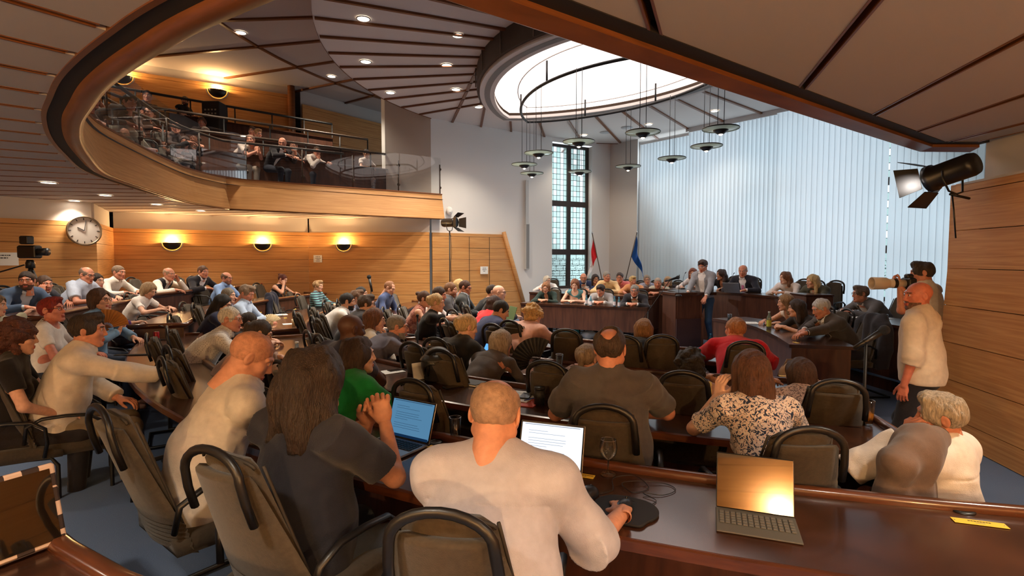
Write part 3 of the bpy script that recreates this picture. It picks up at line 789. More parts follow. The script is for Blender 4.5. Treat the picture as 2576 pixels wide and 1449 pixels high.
def sc_at(p, q, px, py, lab, **kw):
    p = V2(*p[:2]); q = V2(*q[:2])
    for z in [2.0 + .02 * k for k in range(220)]:
        v, n, ang = on_wall(p, q, px, z, .0)
        dd = v - Vector((0, 0, EYE)); yy = dd.y * _ct - dd.z * _st; zz = dd.z * _ct + dd.y * _st
        if CPY - FP * zz / yy <= py: break
    sconce(v + n * .005, ang, lab, **kw)
sc_at(LW[3], LW[4], 432, 611, 'lit half-round wall lamp on the oak wall beside the clock corner')
sc_at(LW[3], LW[4], 660, 614, 'lit half-round wall lamp in the middle of the lower oak wall')
sc_at(LW[4], LW[5], 865, 616, 'lit half-round wall lamp on the lower oak wall nearest the white wall')
sc_at(GA, GB_, 306, 192, 'lit half-round wall lamp up in the gallery beside the balcony rim', s=1.15)
sc_at(GA, GB_, 546, 229, 'lit half-round wall lamp up in the gallery above the standing man', s=1.15)
sconce(V2(0.05, -2.24, 1.80), PI, 'lit half-round wall lamp on the oak wall behind the last row', watt=110)
sconce(V2(-2.6, -2.24, 2.05), PI, 'unseen half-round wall lamp added on the rear wall far from the window', watt=120)  # this and the two lamps below are added to light the soffit

sconce(V2(-5.4, -2.24, 2.05), PI, 'unseen half-round wall lamp added at the far corner of the rear wall', watt=120)
sconce(V2(2.3, -2.24, 1.95), PI, 'unseen half-round wall lamp added on the rear wall beside the right wall', watt=120)
# ================================================================ CHAIRS
def chair_panel(b, n, rows, th, bulge=.0):
    """curved upholstered panel: rows of (half width, y, z, wrap)"""
    old = b.smooth; b.smooth = True; A, B_ = [], []
    for (hw, y, z, wr) in rows:
        ra, rb = [], []
        for k in range(n + 1):
            u = -1 + 2 * k / n; e = (1 - abs(u) ** 6) ** .5; yy = y + wr * u * u
            ra.append(b.vert((hw * u, yy + th * .5 * e + bulge * (1 - u * u), z))); rb.append(b.vert((hw * u, yy - th * .5 * e, z)))
        A.append(ra); B_.append(rb)
    for R in (A, B_):
        for p, q in zip(R[:-1], R[1:]):
            for k in range(n):
                f = (p[k], p[k + 1], q[k + 1], q[k]); b.face(f if R is B_ else f[::-1])
    for R0, R1 in ((A[0], B_[0]), (A[-1], B_[-1])):
        for k in range(n): b.face((R0[k], R0[k + 1], R1[k + 1], R1[k]))
    for k in (0, n):
        for r in range(len(rows) - 1): b.face((A[r][k], A[r + 1][k], B_[r + 1][k], B_[r][k]))
    b.smooth = old
def make_chair():
    root = empty('council_chair', (0, 0, 0))
    # backrest: broad and pleated low down, tapering to the top
    rows = [(.215, -.165, .37, .05), (.228, -.195, .40, .055)]
    for k in range(5):
        z = .42 + .022 * k; rows += [(.233, -.203 - .006 * k, z, .055), (.231, -.199 - .006 * k, z + .012, .055)]
    for k in range(9):
        t = k / 8; rows.append((.232 - .088 * t, -.232 - .135 * t, .53 + .405 * t, .05 - .02 * t))
    rows.append((.130, -.374, .952, .03))
    b = MB().use(FABRIC); chair_panel(b, 12, rows, .045); b.build('backrest', root)
    b = MB().use(FABRIC); rows = [(.205 - .075 * t, -.205 - .135 * t + .0, .50 + .475 * t, .045 - .02 * t) for t in [k / 8 for k in range(9)]] + [(.10, -.342, .998, .02)]
    chair_panel(b, 12, rows, .04, .012); pad = b.build('back_pad', root)
    b = MB().use(PIPE)
    for s in (-1, 1): b.tube([(s * (.206 - .075 * t), -.165 - .135 * t, .50 + .475 * t) for t in [k / 8 for k in range(9)]], .006, 5)
    b.tube([(.131 * math.cos(a), -.328 - .012 * math.sin(a), .974 + .028 * math.sin(a)) for a in [PI * k / 10 for k in range(11)]], .006, 5); b.build('piping', pad)
    b = MB().use(BLACK); pts = [(-.150, -.352, .80), (-.146, -.375, .88)] + [(-.138 * math.cos(PI * k / 12), -.388, .950 + .085 * math.sin(PI * k / 12)) for k in range(13)] + [(.146, -.375, .88), (.150, -.352, .80)]
    b.tube(pts, .0165, 8, flat=.8); b.build('handle', root)
    b = MB().use(FABRIC)
    rows = []
    old = b.smooth; b.smooth = True
    grid = []
    for k in range(9):
        t = k / 8; y = -.20 + .46 * t; edge = .018 * (1 - abs(2 * t - 1) ** 5); hw = .225 + .012 * math.sin(PI * t)
        grid.append([(hw * (-1 + 2 * j / 8), y, .445 + edge + .012 * (1 - (2 * j / 8 - 1) ** 2) - .02 * t * t * (1 if t > .85 else .3)) for j in range(9)])
    up = [[b.vert(p) for p in r] for r in grid]; dn = [[b.vert((p[0] * .97, p[1], .385)) for p in r] for r in grid]
    for R, fl in ((up, 0), (dn, 1)):
        for a, c in zip(R[:-1], R[1:]):
            for j in range(8): b.face((a[j], a[j + 1], c[j + 1], c[j]) if not fl else (a[j], c[j], c[j + 1], a[j + 1]))
    for j in range(8): b.face((up[0][j], dn[0][j], dn[0][j + 1], up[0][j + 1])); b.face((up[-1][j], up[-1][j + 1], dn[-1][j + 1], dn[-1][j]))
    for a, c, e, g in zip(up[:-1], up[1:], dn[:-1], dn[1:]): b.face((a[0], c[0], g[0], e[0])); b.face((a[-1], e[-1], g[-1], c[-1]))
    b.smooth = old; b.build('seat', root)
    for s in (-1, 1):
        b = MB().use(BLACK); b.tube([(s * .235, -.215, .50), (s * .262, -.20, .62), (s * .268, -.12, .665), (s * .27, .0, .668), (s * .268, .12, .655), (s * .262, .185, .60), (s * .25, .19, .50), (s * .235, .17, .40)], .0165, 8, flat=.7); b.build('armrest', root)
    b = MB().use(BLACKM)
    L = lambda s: [(s * .19, -.19, .40), (s * .215, .20, .385), (s * .225, .235, .33), (s * .235, .235, .06), (s * .237, .21, .018), (s * .24, -.40, .018)]
    b.tube(L(-1) + L(1)[::-1], .0135, 8); b.box((0, -.02, .378), (.36, .3, .02)); b.build('frame', root)
    return root
CHAIR = make_chair(); CHAIR['used'] = 0
n_ch = [0]
def chair(x, y, face, label, z=0.0, group='upholstered council chairs'):
    o = CHAIR if n_ch[0] == 0 else copy_tree(CHAIR)
    n_ch[0] += 1
    o.location = (x, y, z); o.rotation_euler = (0, 0, rad(-face)); o.scale = (1.03, 1.03, 1.0); tag(o, label, 'chair', group)
    return o
def chair_px(px, py, Y, face, label, z=0.0):
    """chair whose handle top shows at px, py"""
    p = at_y(px, py, Y); d = Matrix.Rotation(rad(-face), 3, 'Z') @ Vector((0, -.375 * 1.03, 0)); return chair(p.x - d.x, p.y - d.y, face, label, z)
# ================================================================ CURVED DESKS
def ang_of(x, y): return math.degrees(math.atan2(y - C0.y, x - C0.x)) % 360
DK = {}
def desk(label, R, a0, a1, z=.75, fl=0.0, depth=.62, grp='curved council desks', endrail=(True, True)):
    root = empty('council_desk', pol(C0, R, (a0 + a1) / 2, fl), label=label, cat='desk', group=grp); o0 = root.location.copy()
    n = max(6, int(abs(a1 - a0) / 2.5))
    def rel_(pts, zz): return [(p.x - o0.x, p.y - o0.y) for p in pts]
    i, e = arc_pts(R, a0, a1, n), arc_pts(R + depth, a0, a1, n)
    b = MB().use(DARK); b.prism(rel_(e, 0) + rel_(i[::-1], 0), z - .035 - fl, z - fl); b.build('worktop', root)
    b = MB().use(DARKR)
    prof = [(-.028, -.03), (-.028, .022), (-.018, .034), (.010, .034), (.024, .018), (.024, -.002), (.0, -.03)]
    path = [V2(p.x - o0.x, p.y - o0.y, z - fl) for p in i]
    if endrail[0]: path = [V2(*( (pol(C0, R + depth * k / 3, a0) - o0).xy), z - fl) for k in (3, 2, 1)] + path
    if endrail[1]: path = path + [V2(*((pol(C0, R + depth * k / 3, a1) - o0).xy), z - fl) for k in (1, 2, 3)]
    b.sweep(path, prof, smooth=True); b.build('raised_rail', root)
    b = MB().use(DARKR); path = [V2(p.x - o0.x, p.y - o0.y, z - fl) for p in e]; b.sweep(path, [(-.012, -.042), (-.012, -.004), (.004, .001), (.012, -.008), (.012, -.036), (.0, -.045)]); b.build('front_edge', root)
    b = MB().use(DARKP); i2, e2 = arc_pts(R + .03, a0, a1, n), arc_pts(R + .05, a0, a1, n); b.prism(rel_(e2, 0) + rel_(i2[::-1], 0), .07, z - .035 - fl); b.build('modesty_panel', root)
    for a, sg in ((a0, 1), (a1, -1)):
        da = math.degrees(.03 / R) * sg; q = [pol(C0, R + .04, a), pol(C0, R + depth - .06, a), pol(C0, R + depth - .06, a + da), pol(C0, R + .04, a + da)]
        b = MB().use(DARKP); b.prism(rel_(q, 0), 0.0, z - .035 - fl); b.build('side_panel', root)
    return root
def desk_path(label, name, pts, depth, z, fl, cat='desk', grp=None, panel_to=0.06, plank=None, matp=None, parts=('worktop', 'front_panel')):
    """table along a plan path; sitters are on the left of travel"""
    P = [Vector((p[0], p[1], 0)) for p in pts]; c = sum(P, Vector()) / len(P); c.z = fl
    root = empty(name, c, label=label, cat=cat, group=grp); Q = [V2(p.x - c.x, p.y - c.y, z - fl) for p in P]
    b = MB().use(DARK); b.sweep(Q, [(-.03, -.04), (-.03, 0), (depth, 0), (depth, -.04)]); b.build('worktop', root)
    b = MB().use(DARKP); b.sweep(Q, [(-.005, panel_to - (z - fl)), (-.005, -.04), (.02, -.04), (.02, panel_to - (z - fl))]); b.build('front_panel', root)
    for k, j in ((0, 1), (-1, -2)):
        d = (Q[j] - Q[k]); d.z = 0; d.normalize(); t = (Q[1] - Q[0] if k == 0 else Q[-1] - Q[-2]); t.normalize(); l = Vector((-t.y, t.x, 0)); p = Q[k] + d * .012
        b = MB().use(DARKP); a = [p + l * .02 - d * .012, p + l * (depth - .05) - d * .012, p + l * (depth - .05) + d * .018, p + l * .02 + d * .018]; b.prism([(x.x, x.y) for x in a], panel_to, z - .04 - fl); b.build('side_panel', root)
    return root
A_ = lambda x, y: ang_of(x, y)
desk('long curved dark desk nearest the camera, with the laptops and tablet on it', 8.43, A_(-4.32, 6.9), A_(3.1, 2.1))
desk('curved dark desk in the second row, with the black helmet and red folder on it', 7.17, A_(-2.6, 6.85), A_(2.25, 3.3))
desk('curved dark desk in the third row, with the woman waving a black fan at it', 5.92, A_(-1.25, 6.95), A_(2.45, 4.6), z=.70)
desk('short curved front row desk under the lectern, with the pink jacket woman at it', 4.52, A_(-.25, 8.0), A_(2.66, 5.75), z=.70)
desk('curved dark left block desk with the white paper cup and wine glass on it', 7.17, A_(-3.2, 12.9), A_(-2.95, 7.4))
desk('curved dark left block desk with the amber juice glass at its near end', 8.6, A_(-4.75, 13.0), A_(-4.35, 6.75), z=.90, fl=.15)
desk('curved dark desk of the last left row on the raised tier, under the clock wall', 10.05, A_(-6.2, 12.4), A_(-6.35, 9.2), z=1.10, fl=.35)
desk('dark desk of the last left row in front of the blue-suited bearded man', 10.05, A_(-6.4, 8.9), A_(-5.7, 6.2), z=1.05, fl=.30)
desk('curved dark desk at the inner left, with the clear phone papers lying on it', 5.75, A_(-2.3, 12.4), A_(-1.98, 9.3))
desk('curved dark desk where the woman in a black top reaches over papers and glasses', 4.6, A_(-1.0, 11.2), A_(-.72, 8.2))
o = desk_path('corner of a dark desk with a reddish rail, beside the camera', 'council_desk', [(-.70, 1.33), (-1.18, 1.55), (-1.48, 1.72), (-1.9, 2.0), (-2.45, 2.40)], .62, .78, 0, panel_to=.06)
b = MB().use(DARKR); c = o.location; b.sweep([V2(x - c.x, y - c.y, .78) for x, y in ((-.70, 1.33), (-1.18, 1.55), (-1.48, 1.72), (-1.9, 2.0), (-2.45, 2.40))], [(-.04, -.04), (-.04, .02), (-.025, .034), (.01, .034), (.026, .018), (.026, -.002), (0, -.04)], smooth=True); b.build('raised_rail', o)
# dais
desk_path('front table of dark wood with four people, in front of the rear row', 'panel_table', [(.2, 12.1), (.9, 11.75), (1.8, 11.3), (2.74, 10.86)], .72, .75, 0, cat='table', panel_to=.22)
desk_path('rear dark table with nine onlookers beside the two flags', 'panel_table', [(.45, 13.6), (1.3, 13.0), (2.2, 12.4), (3.1, 11.85)], .6, .90, .15, cat='table', panel_to=.0)
desk_path('high dark wooden dais desk curving behind the lectern', 'dais_desk', [(3.0, 12.6), (3.66, 12.15), (4.02, 11.7), (4.32, 11.2), (4.62, 10.6), (4.86, 10.05), (5.0, 9.4)], .62, 1.05, .30, cat='desk', panel_to=-.3)
desk_path('dark side desk with open papers, at the foot of the tall blinds', 'dais_desk', [(4.62, 9.0), (4.74, 8.6), (4.82, 8.0), (4.86, 7.5), (4.92, 6.8), (4.98, 6.2)], .62, .90, .15, cat='desk', panel_to=.05)
desk_path('curved dark bench desk with the green-labelled bottle on it', 'bench_desk', [(3.38, 8.95), (3.50, 8.6), (3.60, 8.2), (3.60, 7.8), (3.54, 7.4), (3.42, 6.8), (3.26, 6.2)], .66, .75, 0, cat='desk', panel_to=.04)
b = MB().use(DARKP); b.prism([(4.72, 8.6), (4.86, 7.9), (5.1, 6.0), (7.5, 6.0), (7.5, 12.2), (4.0, 16.2), (.2, 14.6), (2.9, 12.85), (3.9, 12.0), (4.7, 10.6)], .0, .145); b.use(CARPET); b.poly([(x, y, .15) for x, y in ((4.72, 8.6), (4.86, 7.9), (5.1, 6.0), (7.5, 6.0), (7.5, 12.2), (4.0, 16.2), (.2, 14.6), (2.9, 12.85), (3.9, 12.0), (4.7, 10.6))]); structure('floor_dais', b)
b = MB().use(CARPET); b.prism([(5.05, 9.35), (7.0, 10.6), (4.6, 14.2), (3.1, 12.75), (4.05, 11.85), (4.65, 10.8)], .15, .30); structure('floor_dais_upper', b)
# box at the end of the dais desk
o = empty('document_box', (5.12, 9.15, 1.05), label='low dark wooden box at the near end of the high dais desk', cat='box'); MB().use(DARKP).rbox((0, 0, -.24), (.46, .5, .62), .01).build('carcass', o); MB().use(DARK).rbox((0, 0, .085), (.48, .52, .025), .006).build('lid', o)
# lectern
o = empty('lectern', (3.43, 10.72, 0), rad(14), label='dark wooden lectern standing in the middle of the room', cat='lectern')
MB().use(mat('lectern_front', (66, 42, 40), rough=.45, var=.12, vscale=20, stretch=(12, 12, 1))).box((-.03, -.25, .29), (.54, .03, .56)).build('lower_front_panel', o)
MB().use(DARKP).box((-.03, -.235, .80), (.50, .03, .46)).build('upper_front_panel', o)
MB().use(wood('lectern_side', (100, 60, 40), (124, 78, 52), (10, 10, 1.2))).box((.27, .02, .29), (.06, .56, .57)).build('side_panel', o)
MB().use(wood('lectern_side', (100, 60, 40), (124, 78, 52))).box((.25, .02, .80), (.055, .50, .46)).build('side_panel', o)
MB().use(DARKP).box((-.29, .02, .52), (.03, .5, 1.02)).build('side_panel', o)
MB().use(DARK).rbox((.10, .02, 1.055), (.92, .62, .06), .008).build('top', o)
MB().use(mat('reading_slope', (40, 32, 30), rough=.4)).box((.02, .02, 1.09), (.5, .42, .02), Matrix.Rotation(.06, 3, 'X')).build('reading_slope', o)
# ================================================================ PEOPLE
def nv(*a): return np.array(a if len(a) > 1 else a[0], np.float32)
def unit(v): v = np.asarray(v, np.float32); return v / (np.linalg.norm(v) + 1e-9)
def fcap(F, a, b, ra, rb, k=0.02, sub=False):
    """tapered limb with flat ends (a sleeve)"""
    a = nv(a); b = nv(b); R = max(ra, rb) + k + 2 * F.h
    w = F.win(np.minimum(a, b) - R, np.maximum(a, b) + R)
    if w is None: return
    X, Y, Z = F.grid(w); d = b - a; L = float(np.linalg.norm(d)) + 1e-9; d = d / L
    t = (X - a[0]) * d[0] + (Y - a[1]) * d[1] + (Z - a[2]) * d[2]
    q = np.sqrt(np.maximum((X - a[0]) ** 2 + (Y - a[1]) ** 2 + (Z - a[2]) ** 2 - t * t, 0))
    u = np.clip(t / L, 0, 1)
    F.join(w, np.maximum(q - (ra + (rb - ra) * u), np.maximum(t - L, -t - ra)), k, sub)
def ridges(F, amp, freq, seed):
    i = np.nonzero(np.abs(F.f) < .05)
    p = np.stack([F.ax[k][i[k]] for k in range(3)], 1); r = np.random.RandomState(seed); out = 0
    for k in range(3):
        w = r.normal(size=3).astype(np.float32) * nv(1, 1, .7); w /= np.linalg.norm(w)
        ph = (p @ w) * freq * (1 + .7 * k) + 2.2 * wob(p, 6, seed + k, 4); m = np.clip(wob(p, 7, seed + 9 + k, 4), 0, 1)
        out = out + (np.abs(np.sin(ph)) - .6) * m / (1 + .6 * k)
    F.f[i] += amp * out
SKINS = {}
def skin_mat(c):
    k = tuple(c)
    if k not in SKINS: SKINS[k] = mat('skin_%d' % len(SKINS), c, rough=.5, spec=.35, var=.10, vscale=40, bump=.08, bscale=300)
    return SKINS[k]
HAIRM = {}
def hair_mat(c, style=''):
    if style in ('buzz', 'crop', 'ring'):
        k = (tuple(c), 1)
        if k not in HAIRM: HAIRM[k] = mat('hair_%d' % len(HAIRM), c, rough=.6, spec=.3, var=.22, vscale=50, stretch=(1, 1, 1), bump=.35, bscale=190)
        return HAIRM[k]
    k = tuple(c)
    if k not in HAIRM:
        HAIRM[k] = mat('hair_%d' % len(HAIRM), c, rough=.5, spec=.4, var=.38, vscale=22, stretch=(5, 5, 1.0), bump=.9, bscale=55)
    return HAIRM[k]
CLOTH = {}
def cloth_mat(c, pat=None, c2=(255, 255, 255), sheen=.15):
    k = (tuple(c), pat, tuple(c2))
    if k in CLOTH: return CLOTH[k]
    m = mat('cloth_%d' % len(CLOTH), c, rough=.85, spec=.2, bump=.25, bscale=260, sheen=sheen, var=0 if pat else .06, vscale=30)
    CLOTH[k] = m
    nt, N, L, P = nodes_of(m); bn = [n for n in N if n.type == 'BUMP'][0]; tc0 = N.new('ShaderNodeTexCoord'); n1 = N.new('ShaderNodeTexNoise'); n1.inputs['Scale'].default_value = 6; n1.inputs['Detail'].default_value = 2; n1.inputs['Distortion'].default_value = .9
    b1 = N.new('ShaderNodeBump'); b1.inputs['Strength'].default_value = .30; b1.inputs['Distance'].default_value = .02; L.new(tc0.outputs['Object'], n1.inputs['Vector']); L.new(n1.outputs['Fac'], b1.inputs['Height']); L.new(b1.outputs[0], bn.inputs['Normal'])
    if pat:
        nt, N, L, P = nodes_of(m); tc = N.new('ShaderNodeTexCoord'); r = N.new('ShaderNodeValToRGB'); r.color_ramp.interpolation = 'CONSTANT'
        r.color_ramp.elements[0].color = lin(c); r.color_ramp.elements[1].color = lin(c2)
        if pat == 'dots':
            t = N.new('ShaderNodeTexVoronoi'); t.inputs['Scale'].default_value = 75; t.inputs['Randomness'].default_value = .15; L.new(tc.outputs['Object'], t.inputs['Vector'])
            r.color_ramp.elements[0].color = lin(c2); r.color_ramp.elements[1].color = lin(c); r.color_ramp.elements[1].position = .28; L.new(t.outputs['Distance'], r.inputs['Fac'])
        elif pat == 'floral':
            n0 = N.new('ShaderNodeTexNoise'); n0.inputs['Scale'].default_value = 42; n0.inputs['Detail'].default_value = 3; n0.inputs['Distortion'].default_value = 2.2; L.new(tc.outputs['Object'], n0.inputs['Vector'])
            r.color_ramp.elements[1].position = .53; e = r.color_ramp.elements.new(.44); e.color = lin((212, 160, 140)); e = r.color_ramp.elements.new(.47); e.color = lin(c); L.new(n0.outputs['Fac'], r.inputs['Fac'])
        elif pat in ('stripe', 'plaid'):
            t = N.new('ShaderNodeTexWave'); t.bands_direction = 'Z'; t.inputs['Scale'].default_value = 7 if pat == 'stripe' else 9; L.new(tc.outputs['Object'], t.inputs['Vector'])
            r.color_ramp.elements[1].position = .62; L.new(t.outputs['Fac'], r.inputs['Fac'])
        L.new(r.outputs['Color'], P.inputs['Base Color'])
    return m
# ---------------------------------------------------------------- head
_HEAD = {}
def head_tpl(lod, fem, beard=False, open_=0):
    k = (lod, fem, beard)
    if k in _HEAD: return _HEAD[k]
    h = (.0032, .0042, .006, .0075)[lod]
    F = Field((-.1, -.125, -.19), (.1, .14, .13), h)
    j = .9 if fem else 1.0
    F.ell((0, -.014, .032), (.076, .096, .084), k=.02)
    F.ell((0, .030, -.035), (.063 * j, .064, .08), k=.03)
    for s in (-1, 1):
        F.cap((s * .058 * j, -.005, -.05), (s * .02, .066, -.096), .021, .02, k=.025)
        F.ell((s * .044, .058, -.018), (.024, .022, .022), k=.02)
        F.cap((s * .014, .087, .031), (s * .05, .068, .029), .010, .010, k=.012)
    F.ell((0, .072, -.1), (.022, .02, .018), k=.02)
    for s in (-1, 1): F.ell((s * .031, .098, .010), (.018, .017, .013), k=.012, sub=True)
    for s in (-1, 1): F.ell((s * .031, .0765, .010), (.0135, .0135, .0125), k=.003)
    F.cap((0, .088, .018), (0, .106, -.026), .0075, .0115, k=.012)
    for s in (-1, 1): F.ell((s * .011, .096, -.031), (.0085, .011, .0075), k=.008)
    F.ell((0, .091, -.060), (.024, .011, .0065), k=.006); F.ell((0, .089, -.072), (.021, .012, .008), k=.006)
    F.ell((0, .104, -.066), (.02, .006, .0016), k=.003, sub=True)
    for s in (-1, 1):
        M = np.array(Matrix.Rotation(s * .35, 3, 'Z') @ Matrix.Rotation(-.15, 3, 'X'))
        F.ell((s * .079, -.012, .002), (.009, .021, .033), M=M, k=.008)
        F.ell((s * .090, -.006, .004), (.007, .010, .017), M=M, k=.006, sub=True)
    nr = .05 if fem else .057
    F.cap((0, -.022, -.05), (0, -.045, -.2), nr, nr + .004, k=.03)
    if beard:
        F.noise(.0016, 110, 3, mask=lambda p: ((p[:, 2] < -.045) & (p[:, 1] > .0)).astype(np.float32))
    P, Q = F.mesh(); c = P[Q].mean(1); x, y, z = np.abs(c[:, 0]), c[:, 1], c[:, 2]
    mi = np.zeros(len(Q), np.int32)
    if beard: mi[(z < -.048) & (y > .015) & (z > -.125) & ~((x < .018) & (z > -.068) & (z < -.055))] = 5
    if beard: mi[(z < -.040) & (z > -.056) & (y > .085) & (x < .028)] = 5
    mi[(x < .023) & (y > .083) & (z > -.080) & (z < -.0545)] = 1
    ex = np.sqrt(((x - .031) / 1.25) ** 2 + (z - .0105) ** 2)
    eye = (ex < .0085) & (y > .07); mi[eye] = 2; mi[eye & (np.sqrt((x - .031) ** 2 + (z - .0105) ** 2) < .0058)] = 3
    mi[(z > .0255 + .06 * np.abs(x - .035)) & (z < .036) & (x > .015) & (x < .052) & (y > .06)] = 4
    _HEAD[k] = (P, Q, mi); return _HEAD[k]
_HAIR = {}
def hair_tpl(style, lod):
    k = (style, lod)
    if k in _HAIR: return _HAIR[k]
    h = (.0036, .0046, .0065, .008)[lod]
    long_ = style in ('longbig', 'long', 'longwavy', 'longstraight', 'bob', 'bobcurly', 'ponytail', 'lob')
    F = Field((-.15, -.19, -.33 if long_ else -.14), (.15, .13, .19), h)
    th = dict(short=.007, crop=.004, buzz=.0025, ring=.005, receding=.006, bob=.018, bobcurly=.026, lob=.018, long=.018, longbig=.034, longwavy=.02, longstraight=.014, curly=.034, updo=.012, ponytail=.010, quiff=.010, messy=.014, comb=.009).get(style, .008)
    F.ell((0, -.016, .033), (.079 + th, .099 + th, .087 + th), k=0)
    lowcut = True
    if style in ('quiff', 'comb', 'messy'):
        F.ell((0, .05, .105), (.06, .05, .03), k=.03)
    if style == 'bob' or style == 'bobcurly' or style == 'lob':
        d = -.11 if style != 'lob' else -.16
        for s in (-1, 1): F.cap((s * .072, -.015, .03), (s * .076, -.012, d), .03, .026, k=.03)
        F.ell((0, -.068, -.03), (.088, .055, .10 if style != 'lob' else .14), k=.03); lowcut = False
        zc = d - .02
    if style in ('long', 'longwavy', 'longstraight'):
        zl = -.25 if style != 'longwavy' else -.21
        for s in (-1, 1): F.cap((s * .072, -.02, .03), (s * .085, -.005, zl * .75), .03, .028, k=.03)
        F.ell((0, -.075, -.09), (.092, .052, .19), k=.03); F.cap((-.04, -.09, -.05), (-.05, -.10, zl), .04, .03, k=.03); F.cap((.04, -.09, -.05), (.05, -.10, zl), .04, .03, k=.03); lowcut = False; zc = -.31
    if style == 'longbig':
        zl = -.22
        for s in (-1, 1): F.cap((s * .075, -.02, .04), (s * .115, -.01, zl * .8), .042, .045, k=.03); F.cap((s * .05, -.1, -.03), (s * .075, -.11, zl), .055, .045, k=.03)
        F.ell((0, -.085, -.06), (.125, .065, .17), k=.03); lowcut = False; zc = -.245
    face = (.0, .108, -.04)
    fr = (.074, .078, .112)
    if style in ('bob', 'lob', 'long', 'longbig', 'longwavy', 'longstraight', 'bobcurly'): fr = (.066, .085, .125)
    if style in ('curly', 'bobcurly'): fr = (.068, .075, .10)
    F.ell(face, fr, k=.010, sub=True)
    if lowcut:
        # nape and temples
        F.cut((0, -.09, -.052), (0, -.25, -1) if style not in ('curly', 'messy', 'updo') else (0, -.25, -1))
        F.ell((0, .03, -.095), (.15, .085, .085), k=.006, sub=True)
        for s in (-1, 1): F.ell((s * .095, -.008, -.004), (.03, .024, .038), k=.006, sub=True)
    else: F.cut((0, 0, zc), (0, 0, -1)); F.ell((0, .02, -.13), (.06, .07, .09), k=.01, sub=True)
    if style == 'ring': F.ell((0, .02, .118), (.083, .105, .085), k=.008, sub=True)
    if style == 'tonsure': F.ell((0, -.070, .110), (.052, .062, .056), k=.006, sub=True)
    if style == 'receding':
        for s in (-1, 1): F.ell((s * .035, .085, .09), (.035, .06, .05), k=.008, sub=True)
    if style == 'thin': F.ell((0, .05, .12), (.06, .085, .05), k=.008, sub=True)
    if style == 'updo':
        F.ell((0, -.112, .035), (.045, .036, .05), k=.015); F.cap((0, -.1, .06), (0, -.1, -.03), .03, .02, k=.02)
    if style == 'bun': F.ell((0, -.105, .075), (.038, .036, .036), k=.008)
    if style == 'ponytail': F.ell((0, -.115, .045), (.03, .03, .03), k=.01); F.cap((0, -.125, .03), (0, -.12, -.13), .03, .016, k=.02)
    if style in ('curly', 'bobcurly'): F.noise(.011, 62, 4, nw=10); F.noise(.005, 130, 5)
    elif style in ('longwavy', 'messy', 'longbig'): F.noise(.007, (36, 36, 26), 6); F.noise(.003, (120, 120, 40), 7)
    elif style in ('buzz', 'crop', 'ring'): F.noise(.0008, 160, 8)
    else: F.noise(.0035, (60, 60, 16), 9); F.noise(.0016, (170, 170, 30), 10)
    P, Q = F.mesh(); _HAIR[k] = (P, Q); return _HAIR[k]
# ---------------------------------------------------------------- hand: wrist at the origin, fingers +Y, back of the hand +Z, thumb on +X
_HAND = {}
def hand_tpl(lod, curl):
    k = (lod, curl)
    if k in _HAND: return _HAND[k]
    h = (.0030, .0038, .0052, .0065)[lod]
    c = dict(flat=(12, 14, 8), relax=(24, 30, 18), grip=(52, 62, 40), fist=(78, 88, 55), point=(30, 36, 20))[curl]
    F = Field((-.075, -.05, -.11), (.095, .21, .05), h)
    F.cap((0, -.04, 0), (0, .01, 0), .026, .026, k=.012)
    F.ell((0, .048, -.003), (.040, .052, .0165), k=.012)
    for s in (-.026, -.009, .009, .026): F.cap((s * .6, .02, 0), (s, .088, .001), .012, .0105, k=.010)
    for i, (x, y0, L) in enumerate(((-.030, .086, (.030, .020, .018)), (-.010, .094, (.040, .026, .020)), (.011, .095, (.043, .028, .021)), (.031, .090, (.038, .024, .020)))):
        p = nv(x, y0, .001); a = 0.0; spread = (x / .03) * .07
        jit = (.9, 1.05, 1.0, .85)[i]
        for seg in range(3):
            a += rad(c[seg] * jit); d = nv(math.sin(spread), math.cos(a) * math.cos(spread), -math.sin(a)); q = p + d * L[seg]
            r0 = (.0098, .0088, .0078)[seg]; F.cap(p, q, r0, r0 - .0008, k=.004); p = q
    t = 1 if curl in ('flat', 'relax') else .55
    a0 = nv(.024, .018, -.006); a1 = nv(.050, .052, -.018 - .01 * (1 - t)); a2 = a1 + nv(.016 * t, .032, -.012 - .012 * (1 - t)); a3 = a2 + nv(.004 * t - .006 * (1 - t), .026, -.008)
    F.cap(a0, a1, .0155, .0125, k=.012); F.cap(a1, a2, .0112, .0102, k=.005); F.cap(a2, a3, .0100, .0085, k=.004)
    P, Q = F.mesh(); _HAND[k] = (P, Q); return _HAND[k]
def ik(S, W, L1, L2, pole):
    S = nv(S); W = nv(W); d = W - S; D = float(np.linalg.norm(d)); mx = (L1 + L2) * .995
    if D > mx: W = S + d / D * mx; D = mx
    D = max(D, abs(L1 - L2) + .02); d = unit(W - S); a = (L1 * L1 - L2 * L2 + D * D) / (2 * D); hgt = math.sqrt(max(L1 * L1 - a * a, 0))
    p = nv(pole); p = p - d * float(p @ d); p = unit(p); return S + d * a + p * hgt, S + d * D
